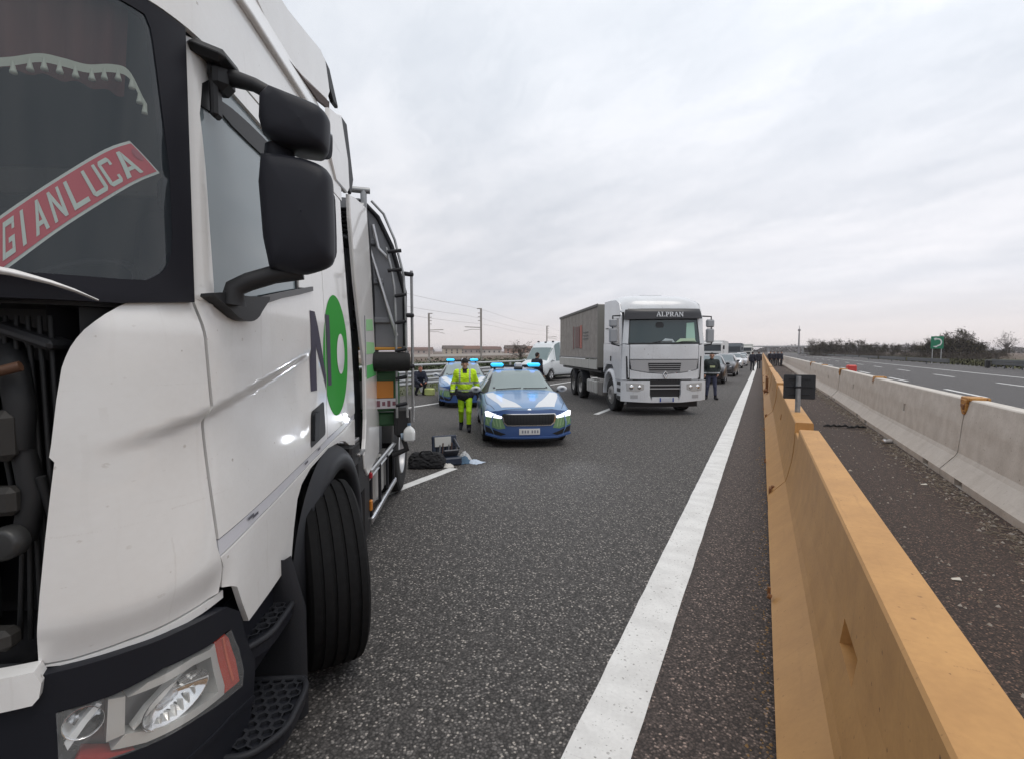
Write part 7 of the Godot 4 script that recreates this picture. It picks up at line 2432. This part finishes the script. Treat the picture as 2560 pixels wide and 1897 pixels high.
	st = new_st()
	box(st, Vector3(0, 6.4, 0), Vector3(190, 1.3, 9.0), 0.1)
	obj("deck", st, mat(Color(0.42, 0.42, 0.43), 0.8), OP)
	for k in 5:
		st = new_st()
		box(st, Vector3(-60 + 30 * k, 2.8, 0), Vector3(1.6, 6.0, 6.0), 0.1)
		obj("pier", st, mat(Color(0.35, 0.35, 0.36), 0.8), OP)
	# green arrow sign
	var sp := Vector3(23.4, 0, -94.9)
	var SG := base("road_sign", Vector3(sp.x, 0.35, sp.z), deg_to_rad(-14.0))
	SG.scale = Vector3.ONE * 0.84
	tag(SG, "green road sign with a white curved arrow before the right copse", "sign")
	st = new_st()
	box(st, Vector3(0, 3.3, 0), Vector3(1.75, 2.2, 0.06), 0.02)
	obj("plate", st, mat(Color(0.005, 0.20, 0.10), 0.45), SG)
	st = new_st()
	var outer := PackedVector2Array(); var inn := PackedVector2Array()
	for k in 15:
		var a := deg_to_rad(lerpf(-95.0, 120.0, k / 14.0))
		outer.append(Vector2(0.1 + 0.72 * cos(a), 3.35 + 0.72 * sin(a)))
		inn.append(Vector2(0.1 + 0.48 * cos(a), 3.35 + 0.48 * sin(a)))
	inn.reverse()
	outer.append_array(inn)
	extrude(st, outer, Transform3D(Basis.IDENTITY.scaled(Vector3(0.82, 1, 1)), Vector3(0, 0, 0.032)), 0.006)
	extrude(st, v2([-0.08, 4.20, -0.62, 4.05, -0.36, 3.62]), Transform3D(Basis.IDENTITY.scaled(Vector3(0.82, 1, 1)), Vector3(0, 0, 0.040)), 0.006)
	extrude(st, v2([-0.75, 2.62, -0.2, 2.42, 0.06, 2.5, 0.06, 2.74]), Transform3D(Basis.IDENTITY.scaled(Vector3(0.82, 1, 1)), Vector3(0, 0, 0.040)), 0.006)
	obj("arrow", st, mat(Color(0.7, 0.72, 0.7), 0.5), SG)
	for x in [-0.6, 0.6]:
		bar(SG, "post", [Vector3(x, -0.5, -0.08), Vector3(x, 4.4, -0.08)], 0.05, galv, 8)
	# guardrail of the opposite side, dark against the bank, and its end at the lay-by
	var G2 := base("guardrail", Vector3(22.5, 0, 0), 0.0)
	tag(G2, "dark steel guardrail along the grassy bank at the far right", "guardrail")
	var dg := mat(Color(0.09, 0.095, 0.10), 0.6, 0.3)
	for y in [0.5, 0.8]:
		for k in 9:
			st = new_st()
			box(st, Vector3(0, y, -4.0 - 8.0 * k), Vector3(0.07, 0.27, 7.96), 0.02)
			obj("beam", st, dg, G2)
	for k in 36:
		st = new_st()
		box(st, Vector3(0.08, 0.45, -1.0 - 2.0 * k), Vector3(0.08, 0.95, 0.1), 0.005)
		obj("post", st, dg, G2)
	st = new_st()
	box(st, Vector3(-0.2, 0.45, -72.4), Vector3(0.4, 0.9, 0.6), 0.1)
	obj("end_terminal", st, M.black, G2)
	# far guardrail past the lay-by
	var G3 := base("guardrail", Vector3(21.0, 0, -80.0), 0.0)
	tag(G3, "distant low guardrail beyond the lay-by on the opposite side", "guardrail")
	for k in 12:
		st = new_st()
		box(st, Vector3(-0.25 * k, 0.6, -10.0 - 20.0 * k), Vector3(0.1, 0.5, 19.9), 0.02)
		obj("beam", st, dg, G3)
		st = new_st()
		box(st, Vector3(-0.25 * k + 0.1, 0.35, -10.0 - 20.0 * k), Vector3(0.12, 0.8, 0.12))
		obj("post", st, dg, G3)
	# rough grass on the right bank
	st = new_st()
	r.seed = 21
	for k in 14000:
		var z := r.randf_range(0.0, -150.0)
		var p := Vector3(23.2 + r.randf() * 9.0, r.randf() * 0.35 - 0.05, z)
		var s := r.randf_range(0.08, 0.2)
		var d := Vector3(r.randfn() * 0.4, 1.0, r.randfn() * 0.4).normalized()
		var e := d.cross(Vector3(r.randfn(), r.randfn(), r.randfn())).normalized()
		var c := Color(0.075, 0.075, 0.035) * r.randf_range(0.6, 1.5)
		for v in [p - e * s * 0.6, p + e * s * 0.6, p + d * s * 2.0]:
			st.set_color(c); st.set_normal(Vector3(0, 1, 0)); st.add_vertex(v)
	tag(obj("bank_grass", st, body_mat(0.95)), "rough grass on the bank behind the right guardrail", "grass", "", "stuff")


# ================================================================ things on the road
func road_clutter() -> void:
	var r := RandomNumberGenerator.new(); r.seed = 77
	# open tool case standing by the lane dash
	var C := base("tool_case", Vector3(-4.66, 0, -6.72), deg_to_rad(50.0))
	tag(C, "open dark blue tool case with its lid up and tools in the lid pockets", "tool case")
	var cb := mat(Color(0.02, 0.03, 0.055), 0.5)
	var st := new_st()
	box(st, Vector3(0, 0.07, 0.12), Vector3(0.42, 0.13, 0.30), 0.02)
	obj("tray", st, cb, C)
	st = new_st()
	box(st, Vector3(0, 0.27, -0.06), Vector3(0.42, 0.36, 0.05), 0.015, Basis(Vector3.RIGHT, -0.12))
	var lid := obj("lid", st, cb, C)
	st = new_st()
	box(st, Vector3(-0.03, 0.35, -0.035), Vector3(0.28, 0.16, 0.012), 0.003, Basis(Vector3.RIGHT, -0.12))
	obj("instruction_sheet", st, mat(Color(0.5, 0.5, 0.48), 0.7), lid)
	for k in 7:
		st = new_st()
		var x := -0.15 + 0.05 * k
		tube(st, [Vector3(x, 0.14, -0.01), Vector3(x + 0.02, 0.27 + 0.03 * (k % 3), -0.02)], 0.012 + 0.003 * (k % 2), 6)
		obj("tool", st, [M.black, M.steel, mat(Color(0.10, 0.06, 0.05), 0.6)][k % 3], C)
	st = new_st()
	box(st, Vector3(0.17, 0.33, 0.07), Vector3(0.03, 0.05, 0.34), 0.01, Basis(Vector3.RIGHT, 0.35))
	box(st, Vector3(0.05, 0.18, 0.14), Vector3(0.26, 0.03, 0.22), 0.008, Basis(Vector3.RIGHT, -0.7))
	obj("cantilever_tray", st, mat(Color(0.07, 0.075, 0.09), 0.45), C)
	# black bag in front of it
	st = new_st()
	nets(st, [[Vector3(-0.2, 0.11, 0), Vector3(0.2, 0.11, 0), 0.10, 0.10, 0.03, Color.WHITE], [Vector3(-0.2, 0.05, 0.03), Vector3(0.2, 0.06, 0.03), 0.09, 0.08, 0.03, Color.WHITE], [Vector3(-0.18, 0.17, -0.02), Vector3(0.16, 0.18, -0.01), 0.075, 0.07, 0.04, Color.WHITE]], 0.014, null, 0.022)
	var B := base("tool_bag", Vector3(-4.72, 0, -6.30), deg_to_rad(28.0))
	tag(B, "soft black tool bag lying beside the truck's rear wheel", "bag")
	obj("bag_body", st, mat(Color(0.010, 0.010, 0.012), 0.85), B)
	bar(B, "strap", [Vector3(-0.12, 0.22, 0.03), Vector3(-0.08, 0.27, 0.05), Vector3(0.06, 0.28, 0.05), Vector3(0.1, 0.23, 0.03)], 0.012, M.black, 6)
	# crumpled cloths and papers
	var cl := [["blue_cloth", "crumpled blue cloth on the asphalt right of the tool case", "cloth", Vector3(-4.40, 0.0, -6.88), 0.15, 0.11, Color(0.05, 0.10, 0.16)], ["white_cloth", "white rag lying on the asphalt in front of the blue cloth", "cloth", Vector3(-4.50, 0.0, -6.52), 0.14, 0.06, Color(0.55, 0.53, 0.50)], ["grey_cloth", "pale grey cloth piled on top beside the tool case", "cloth", Vector3(-4.47, 0.03, -7.02), 0.13, 0.13, Color(0.40, 0.41, 0.42)], ["plastic_sheet", "light blue plastic sheet at the right end of the tool pile", "sheet", Vector3(-4.24, 0.0, -6.95), 0.15, 0.05, Color(0.45, 0.52, 0.62)], ["wrapper", "small dark bottle among the cloths by the tool case", "bottle", Vector3(-4.46, 0.0, -6.72), 0.09, 0.06, Color(0.03, 0.04, 0.06)]]
	var cn := FastNoiseLite.new(); cn.frequency = 6.0; cn.seed = 4
	for q in cl:
		st = new_st()
		var rows := []
		for i in 15:
			var row := PackedVector3Array()
			for j in 15:
				var u := i / 7.0 - 1.0; var v := j / 7.0 - 1.0
				var rad := minf(1.0, Vector2(u, v).length())
				var w: float = q[4]
				row.append(Vector3(u * w * (1.0 + 0.25 * cn.get_noise_2d(u + q[3].x * 9.0, v)), 0.006 + q[5] * (1.0 - rad * rad) * (0.6 + 0.9 * absf(cn.get_noise_3d(u * 0.8, v * 0.8, q[3].z * 5.0))) + 0.012 * absf(cn.get_noise_3d(u * 2.0, v * 2.0, 3.0)), v * w * 0.8))
			rows.append(row)
		sheet(st, rows, -1.0)
		var o := obj(q[0], st, mat(q[6], 0.8))
		o.position = q[3]
		o.rotation.y = q[3].x * 3.0
		tag(o, q[1], q[2])
	# red plastic block on the opposite carriageway
	var RB := base("red_barrier", Vector3(5.0, 0, -37.0), 0.2)
	tag(RB, "small red plastic block just behind the concrete wall", "block")
	st = new_st()
	box(st, Vector3(0, 0.5, 0), Vector3(0.5, 0.98, 0.4), 0.06)
	obj("block", st, mat(Color(0.55, 0.05, 0.04), 0.45), RB)
	st = new_st()
	box(st, Vector3(0, 0.35, 0.205), Vector3(0.36, 0.16, 0.02), 0.005)
	obj("white_band", st, mat(Color(0.7, 0.7, 0.7), 0.5), RB)
	# scrap of tyre on the median
	st = new_st()
	for k in 7:
		var p := Vector3(-0.36 + 0.12 * k, 0.02, 0.06 * sin(k * 1.9))
		tube(st, [p, p + Vector3(0.09, 0.03 + 0.02 * (k % 2), 0.03), p + Vector3(0.17, 0.01, -0.02)], [0.012, 0.035, 0.01], 6)
	var ts := obj("tyre_scrap", st, M.rubber)
	ts.position = Vector3(1.75, 0, -14.2)
	tag(ts, "shredded black strip of tyre lying on the dark median", "tyre scrap")
	# crushed can by the wall
	st = new_st()
	lathe(st, [Vector2(0.001, -0.09), Vector2(0.045, -0.09), Vector2(0.05, -0.06), Vector2(0.042, 0.0), Vector2(0.05, 0.06), Vector2(0.04, 0.09), Vector2(0.001, 0.09)], Transform3D(Basis(Vector3.BACK, PI * 0.5), Vector3(0, 0.05, 0)), 14)
	var cn2 := obj("crushed_can", st, M.alu)
	cn2.position = Vector3(2.28, 0, -12.1)
	cn2.rotation.y = 0.5
	tag(cn2, "silvery crushed can at the foot of the concrete wall", "can")
	# gravel, leaves and scraps: far too many to count
	st = new_st()
	for k in 5200:
		var z := -1.0 - 60.0 * pow(r.randf(), 1.8)
		var near_wall := r.randf() < 0.55
		var x := 2.40 - absf(r.randfn()) * 0.16 if near_wall else r.randf_range(0.9, 2.4)
		if r.randf() < 0.25: x = 0.09 - absf(r.randfn()) * 0.05
		var s := r.randf_range(0.006, 0.018) * (1.5 if near_wall else 1.0)
		if r.randf() < 0.012: s *= 2.0
		var tone := [Color(0.30, 0.27, 0.23), Color(0.10, 0.085, 0.07), Color(0.18, 0.15, 0.12), Color(0.33, 0.30, 0.27)][r.randi() % 4] as Color
		if x < 0.2:
			tone = Color(0.26, 0.16, 0.07)
			s *= 0.45
		var c := Vector3(x, s * 0.35, z)
		var pts := []
		for i in 5:
			var a := TAU * i / 5.0 + r.randf() * 0.8
			pts.append(c + Vector3(cos(a) * s * r.randf_range(0.6, 1.2), -s * 0.35, sin(a) * s * r.randf_range(0.6, 1.2)))
		var apex := c + Vector3(r.randf_range(-0.3, 0.3) * s, s * r.randf_range(0.2, 0.9), r.randf_range(-0.3, 0.3) * s)
		for i in 5:
			st.set_color(tone)
			tri(st, apex, pts[(i + 1) % 5], pts[i])
	tag(obj("gravel", st, body_mat(0.9)), "small stones, leaves and scraps scattered on the median", "gravel", "", "stuff")
	st = new_st()
	for k in 1500:
		var z := -2.0 - 30.0 * pow(r.randf(), 1.5)
		var x := 2.36 - absf(r.randfn()) * 0.14
		var a := r.randf() * TAU
		var l := r.randf_range(0.04, 0.16)
		var p := Vector3(x, 0.004 + r.randf() * 0.02, z)
		tube(st, [p, p + Vector3(cos(a) * l, r.randf() * 0.02, sin(a) * l)], 0.0022, 3, false)
	tag(obj("dry_stalks", st, mat(Color(0.30, 0.25, 0.19), 0.95)), "dry grass stalks along the foot of the concrete wall", "stalks", "", "stuff")
	# tufts at the left verge
	st = new_st()
	for k in 5000:
		var p := Vector3(r.randf_range(-22.0, -13.2), -0.05, r.randf_range(2.0, -60.0))
		var s := r.randf_range(0.05, 0.2)
		var e := Vector3(r.randfn(), 0, r.randfn()).normalized() * s * 0.35
		st.set_color(Color(0.08, 0.095, 0.03) * r.randf_range(0.6, 1.4))
		tri(st, p - e, p + e, p + Vector3(r.randfn() * 0.04, s, r.randfn() * 0.04))
	tag(obj("verge_grass", st, body_mat(0.95)), "grass tufts along the left verge", "grass", "", "stuff")
	# pale pieces of litter
	var lit := [["white scrap of paper on the median at the right edge", Vector3(1.75, 0.004, -3.35), 0.035], ["pale scrap lying on the median beside the nearest yellow block", Vector3(1.45, 0.004, -5.1), 0.03], ["small white scrap near the foot of the second concrete block", Vector3(2.05, 0.004, -8.6), 0.035]]
	for q in lit:
		st = new_st()
		var s: float = q[2]
		quad(st, Vector3(-s, 0.002, s * 0.6), Vector3(s * 1.1, 0.008, s * 0.5), Vector3(s * 0.9, 0.018, -s * 0.6), Vector3(-s * 0.9, 0.003, -s * 0.5))
		quad(st, Vector3(-s, 0.0, s * 0.6), Vector3(-s * 0.9, 0.0, -s * 0.5), Vector3(s * 0.9, 0.014, -s * 0.6), Vector3(s * 1.1, 0.004, s * 0.5))
		var o := obj("paper_scrap", st, mat(Color(0.55, 0.52, 0.46), 0.8))
		o.position = q[1]
		tag(o, q[0], "paper scrap")

# ================================================================ people
# joints of a standing person 1.78 m tall, facing +z, left = +x; J overrides them
func joints(J: Dictionary) -> Dictionary:
	var d := {"hip": Vector3(0, 0.94, 0), "waist": Vector3(0, 1.10, 0), "chest": Vector3(0, 1.32, 0.0), "neck": Vector3(0, 1.50, -0.01), "head": Vector3(0, 1.655, 0.015),
		"lhip": Vector3(0.095, 0.90, 0), "lknee": Vector3(0.11, 0.49, 0.02), "lank": Vector3(0.115, 0.085, -0.02), "ltoe": Vector3(0.14, 0.035, 0.16),
		"rhip": Vector3(-0.095, 0.90, 0), "rknee": Vector3(-0.11, 0.49, 0.02), "rank": Vector3(-0.115, 0.085, -0.02), "rtoe": Vector3(-0.14, 0.035, 0.16),
		"lsh": Vector3(0.185, 1.44, -0.01), "lelb": Vector3(0.25, 1.16, -0.03), "lwr": Vector3(0.27, 0.91, 0.05), "rsh": Vector3(-0.185, 1.44, -0.01), "relb": Vector3(-0.25, 1.16, -0.03), "rwr": Vector3(-0.27, 0.91, 0.05)}
	for k in J: d[k] = J[k]
	return d

func hand_bones(wr: Vector3, dir: Vector3, across: Vector3, skin: Color) -> Array:
	var o := []
	var pal := dir.normalized()
	var up := across.normalized()
	var nrm := pal.cross(up).normalized()
	o.append([wr, wr + pal * 0.045, 0.027, 0.03, 0.02, skin])
	for f in 4:
		var off := up * (0.030 - 0.020 * f)
		var b0 := wr + pal * 0.065 + off
		o.append([wr + pal * 0.02 + off * 0.7, b0, 0.013, 0.012, 0.012, skin])
		var ln: float = [0.040, 0.046, 0.043, 0.034][f]
		var m := b0 + (pal * 0.9 + nrm * 0.3).normalized() * ln
		var e := m + (pal * 0.6 + nrm * 0.75).normalized() * ln * 0.75
		o.append([b0, m, 0.0098, 0.009, 0.004, skin]); o.append([m, e, 0.009, 0.0078, 0.004, skin])
	var t0 := wr + pal * 0.03 + up * 0.032
	var t1 := t0 + (pal * 0.6 + up * 0.7 + nrm * 0.3).normalized() * 0.036
	o.append([wr + pal * 0.015 + up * 0.015, t0, 0.016, 0.013, 0.012, skin])
	o.append([t0, t1, 0.012, 0.011, 0.004, skin]); o.append([t1, t1 + (pal + nrm * 0.3).normalized() * 0.03, 0.011, 0.009, 0.004, skin])
	return o

# C: skin, legs, shoes, hair colours; jacket: colour or null; tint for the jacket
func person(called: String, label: String, group: String, at: Vector3, turn: float, Jo: Dictionary, C: Dictionary, cell: float, scale_h := 1.0) -> Node3D:
	var R := base(called, at, turn)
	tag(R, label, "person", group)
	var J := joints(Jo)
	var sk: Color = C.skin; var lg: Color = C.legs; var sh: Color = C.shoes; var tp: Color = C.top
	var b := []
	# trunk
	b.append([J.hip + Vector3(-0.07, 0, 0), J.hip + Vector3(0.07, 0, 0), 0.115, 0.115, 0.06, lg])
	b.append([J.hip + Vector3(0, 0.03, 0), J.waist, 0.125, 0.12, 0.06, tp])
	b.append([J.waist + Vector3(-0.035, 0, 0), J.chest + Vector3(-0.06, 0, 0), 0.115, 0.125, 0.06, tp])
	b.append([J.waist + Vector3(0.035, 0, 0), J.chest + Vector3(0.06, 0, 0), 0.115, 0.125, 0.06, tp])
	b.append([J.lsh, J.rsh, 0.075, 0.075, 0.06, tp])
	b.append([J.chest + Vector3(0, 0.12, -0.01), J.neck + Vector3(0, 0.02, 0), 0.075, 0.055, 0.04, tp])
	b.append([J.neck, J.head + Vector3(0, -0.06, -0.01), 0.055, 0.052, 0.02, sk])
	# legs
	for s in ["l", "r"]:
		var h: Vector3 = J[s + "hip"]; var k: Vector3 = J[s + "knee"]; var a: Vector3 = J[s + "ank"]; var t: Vector3 = J[s + "toe"]
		b.append([h, k, 0.098, 0.066, 0.05, lg])
		b.append([k, a + (k - a) * 0.22, 0.066, 0.056, 0.03, lg])
		b.append([a + (k - a) * 0.24, a + Vector3(0, 0.02, 0), 0.056, 0.05, 0.01, C.get("cuff", lg)])
		b.append([a + Vector3(0, -0.03, -0.02), t, 0.052, 0.042, 0.02, sh])
		b.append([a + Vector3(0, -0.035, -0.035), a + Vector3(0, 0.02, 0), 0.045, 0.05, 0.02, sh])
	# arms
	for s in ["l", "r"]:
		b.append([J[s + "sh"], J[s + "elb"], 0.062, 0.047, 0.03, tp])
		b.append([J[s + "elb"], J[s + "wr"], 0.047, 0.034, 0.02, tp])
	var st := new_st()
	nets(st, b, cell, null, 0.008)
	# head with a face
	var hd: Vector3 = J.head
	var f: Vector3 = J.get("look", Vector3(0, 0, 1))
	var bx := Basis(Vector3.UP.cross(f).normalized(), Vector3.UP, f.normalized())
	var H := func(x: float, y: float, z: float) -> Vector3: return hd + bx * Vector3(x, y, z)
	var hc: Color = C.hair
	var hb := [[H.call(0, 0.035, -0.012), H.call(0, 0.035, 0.012), 0.082, 0.080, 0.03, sk], [H.call(0, -0.045, 0.03), H.call(0, -0.07, 0.052), 0.058, 0.036, 0.04, sk],
		[H.call(0, 0.02, 0.088), H.call(0, -0.012, 0.104), 0.010, 0.014, 0.012, sk], [H.call(-0.018, -0.048, 0.085), H.call(0.018, -0.048, 0.085), 0.008, 0.008, 0.006, sk * Color(0.75, 0.5, 0.5)],
		[H.call(0, -0.06, -0.03), H.call(0, -0.11, -0.03), 0.055, 0.055, 0.03, sk]]
	for sg in [-1.0, 1.0]:
		hb.append([H.call(0.082 * sg, 0.02, 0.0), H.call(0.084 * sg, -0.02, 0.004), 0.014, 0.010, 0.006, sk])
		hb.append([H.call(0.032 * sg, 0.022, 0.078), H.call(0.034 * sg, 0.022, 0.079), 0.011, 0.011, 0.002, Color(0.03, 0.025, 0.02)])
		hb.append([H.call(0.018 * sg, 0.042, 0.084), H.call(0.046 * sg, 0.044, 0.076), 0.007, 0.006, 0.004, hc])
	nets(st, hb, maxf(0.0055, cell * 0.45))
	# hands
	for s in ["l", "r"]:
		var sg := 1.0 if s == "l" else -1.0
		var dir: Vector3 = J.get(s + "hand", (J[s + "wr"] - J[s + "elb"]).normalized())
		var fwd := Vector3(0, 0, 1)
		if absf(dir.z) > 0.8: fwd = Vector3(0, 1, 0)
		var ac := (fwd - dir * fwd.dot(dir)).normalized()
		var hbn := hand_bones(J[s + "wr"] + dir * 0.03, dir, ac, C.get("glove", sk))
		if sg < 0:
			pass
		nets(st, hbn, 0.0045 if cell < 0.02 else 0.008)
	obj("body", st, body_mat(0.85), R)
	# hair or hat
	st = new_st()
	var cap := [[H.call(0, 0.058, -0.018), H.call(0, 0.062, 0.008), 0.083, 0.076, 0.02, hc], [H.call(0, 0.02, -0.045), H.call(0, -0.02, -0.05), 0.06, 0.045, 0.03, hc]]
	if C.has("hat"):
		cap = [[H.call(0, 0.07, -0.012), H.call(0, 0.072, 0.012), 0.088, 0.084, 0.02, C.hat], [H.call(0, 0.11, -0.01), H.call(0, 0.12, -0.005), 0.062, 0.05, 0.04, C.hat], [H.call(0, 0.03, -0.035), H.call(0, 0.0, -0.04), 0.07, 0.06, 0.03, C.hat]]
	nets(st, cap, maxf(0.007, cell * 0.6))
	obj("hat" if C.has("hat") else "hair", st, body_mat(0.9), R)
	# jacket over the trunk and arms
	if C.has("jacket"):
		var jc: Color = C.jacket
		var len: float = C.get("hem", 0.0)
		var jb := [[J.waist + Vector3(-0.07, -0.10 - len, 0), J.waist + Vector3(0.07, -0.10 - len, 0), 0.15, 0.15, 0.05, C.get("jacket_low", jc)],
			[J.waist + Vector3(0, -0.10 - len, 0), J.waist, 0.145, 0.14, 0.05, jc],
			[J.waist + Vector3(-0.045, 0, 0.0), J.chest + Vector3(-0.075, 0, 0), 0.14, 0.15, 0.06, jc], [J.waist + Vector3(0.045, 0, 0.0), J.chest + Vector3(0.075, 0, 0), 0.14, 0.15, 0.06, jc],
			[J.lsh, J.rsh, 0.095, 0.095, 0.07, jc], [J.neck + Vector3(0, -0.02, -0.005), J.neck + Vector3(0, 0.03, 0.0), 0.08, 0.072, 0.03, C.get("collar", jc)]]
		for s in ["l", "r"]:
			jb.append([J[s + "sh"], J[s + "elb"], 0.088, 0.074, 0.04, jc])
			jb.append([J[s + "elb"], J[s + "wr"] - (J[s + "wr"] - J[s + "elb"]).normalized() * 0.01, 0.068, 0.055, 0.03, jc])
		st = new_st()
		nets(st, jb, cell, C.get("tint", null), 0.012)
		obj("jacket", st, body_mat(0.8), R)
	return R

func people() -> void:
	var skin := Color(0.42, 0.25, 0.18)
	# the man in yellow, walking towards the camera
	var yel := Color(0.55, 0.82, 0.015); var silver := Color(0.38, 0.40, 0.40); var navy := Color(0.012, 0.014, 0.022)
	var tint := func(p: Vector3, bi: int, c: Color) -> Color:
		if p.y < 0.985: return navy
		if absf(p.y - 1.20) < 0.028: return silver
		if p.y < 1.20 and absf(p.y - 1.02) < 0.02: return silver
		if absf(p.x) < 0.20 and p.y > 1.21 and absf(absf(p.x) - 0.125) < 0.02: return silver
		if p.y > 1.44 and absf(p.x) < 0.05 and p.z > 0.03: return navy
		return c
	var worker := person("person", "man in a yellow reflective jacket and black beanie walking towards the camera", "", Vector3(-6.19, 0, -9.75), deg_to_rad(30.0),
		{"lhip": Vector3(0.095, 0.90, 0.01), "lknee": Vector3(0.10, 0.49, 0.17), "lank": Vector3(0.10, 0.10, 0.19), "ltoe": Vector3(0.11, 0.045, 0.37),
		"rknee": Vector3(-0.10, 0.50, 0.02), "rank": Vector3(-0.11, 0.15, -0.20), "rtoe": Vector3(-0.12, 0.04, -0.05),
		"lelb": Vector3(0.29, 1.17, -0.09), "lwr": Vector3(0.31, 0.92, -0.03), "relb": Vector3(-0.29, 1.17, 0.0), "rwr": Vector3(-0.32, 0.93, 0.12), "head": Vector3(0, 1.645, 0.03), "look": Vector3(0.05, 0, 1)},
		{"skin": skin, "legs": Color(0.45, 0.74, 0.012), "cuff": navy, "shoes": Color(0.015, 0.015, 0.02), "hair": Color(0.02, 0.015, 0.012), "hat": Color(0.012, 0.014, 0.012), "top": navy, "jacket": yel, "jacket_low": navy, "collar": navy, "glove": navy, "hem": 0.11, "tint": tint}, 0.0135)
	worker.scale = Vector3.ONE * 0.93
	# the officer beside the lorry
	var otint := func(p: Vector3, bi: int, c: Color) -> Color:
		if absf(p.y - 1.02) < 0.02: return Color(0.32, 0.34, 0.36)
		if absf(p.y - 1.26) < 0.035 and p.x < 0.10 and p.x > -0.08 and p.z > 0.05: return Color(0.45, 0.5, 0.3)
		return c
	var blue_g := Color(0.055, 0.065, 0.11)
	var OJ := {"lelb": Vector3(0.27, 1.17, -0.06), "lwr": Vector3(0.22, 0.98, 0.10), "relb": Vector3(-0.28, 1.17, -0.06), "rwr": Vector3(-0.26, 0.96, 0.10),
		"lank": Vector3(0.15, 0.085, 0.03), "ltoe": Vector3(0.2, 0.035, 0.2), "lknee": Vector3(0.13, 0.49, 0.04), "rank": Vector3(-0.17, 0.085, -0.03), "rtoe": Vector3(-0.23, 0.035, 0.13), "rknee": Vector3(-0.14, 0.49, 0.02)}
	var OC := {"skin": skin, "legs": blue_g, "cuff": Color(0.01, 0.01, 0.013), "shoes": Color(0.01, 0.01, 0.013), "hair": Color(0.015, 0.012, 0.012), "top": Color(0.02, 0.025, 0.03), "jacket": Color(0.016, 0.024, 0.026), "tint": otint}
	var off := person("person", "officer in a dark jacket and grey-blue trousers standing beside the white lorry", "", Vector3(-1.72, 0, -20.4), deg_to_rad(12.0), OJ, OC, 0.015)
	# bystanders: one dark-clothed figure set up once, then copied
	var BC := {"skin": skin, "legs": Color(0.02, 0.024, 0.035), "shoes": Color(0.01, 0.01, 0.01), "hair": Color(0.02, 0.015, 0.012), "top": Color(0.012, 0.014, 0.02), "jacket": Color(0.013, 0.015, 0.024), "hem": 0.06}
	var by := person("person", "person in dark clothes standing between the nearest police car and the white van", "", Vector3(-8.15, 0, -18.3), deg_to_rad(160.0), {}, BC, 0.022)
	var spots := [
		[Vector3(-0.80, 0, -52.0), 2.9, "maroon dark figure on the left side of the yellow barrier, walking off", ""],
		[Vector3(-0.30, 0, -58.5), 3.3, "second dark figure just left of the far yellow barrier", ""],
		[Vector3(0.95, 0, -70.0), 0.3, "leftmost of the group standing between the two barriers", "group standing between the barriers"],
		[Vector3(1.35, 0, -69.2), -0.4, "second from the left of the group between the barriers", "group standing between the barriers"],
		[Vector3(1.78, 0, -70.6), 2.6, "third from the left of the group between the barriers", "group standing between the barriers"],
		[Vector3(2.10, 0, -68.4), 0.9, "rightmost of the group standing between the two barriers", "group standing between the barriers"]]
	for q in spots:
		var c := copy_of(by, q[0], q[1], q[2])
		if q[3] != "": c.set_meta("group", q[3])
	# crouching person at the left verge
	person("person", "crouching person in dark blue beside the guardrail, half hidden by the trailer", "", Vector3(-12.95, 0, -16.8), deg_to_rad(60.0),
		{"hip": Vector3(0, 0.45, -0.12), "waist": Vector3(0, 0.60, -0.08), "chest": Vector3(0, 0.80, 0.02), "neck": Vector3(0, 0.96, 0.08), "head": Vector3(0, 1.08, 0.13),
		"lhip": Vector3(0.1, 0.42, -0.1), "lknee": Vector3(0.16, 0.50, 0.26), "lank": Vector3(0.14, 0.09, 0.08), "ltoe": Vector3(0.16, 0.035, 0.26),
		"rhip": Vector3(-0.1, 0.42, -0.1), "rknee": Vector3(-0.17, 0.36, 0.25), "rank": Vector3(-0.14, 0.09, -0.06), "rtoe": Vector3(-0.16, 0.035, 0.1),
		"lsh": Vector3(0.18, 0.91, 0.05), "lelb": Vector3(0.25, 0.66, 0.16), "lwr": Vector3(0.14, 0.55, 0.36), "rsh": Vector3(-0.18, 0.91, 0.05), "relb": Vector3(-0.25, 0.66, 0.16), "rwr": Vector3(-0.12, 0.52, 0.36)},
		{"skin": Color(0.45, 0.2, 0.14), "legs": Color(0.012, 0.014, 0.025), "shoes": Color(0.01, 0.01, 0.01), "hair": Color(0.10, 0.04, 0.02), "top": Color(0.015, 0.02, 0.035), "jacket": Color(0.014, 0.018, 0.032)}, 0.022)
	var st := new_st()
	box(st, Vector3(0, 0.16, 0), Vector3(0.42, 0.30, 0.25), 0.04)
	var vest := obj("yellow_bag", st, mat(Color(0.50, 0.56, 0.20), 0.7))
	vest.position = Vector3(-12.5, -0.02, -16.9)
	tag(vest, "pale yellow bag on the verge beside the crouching person", "bag")
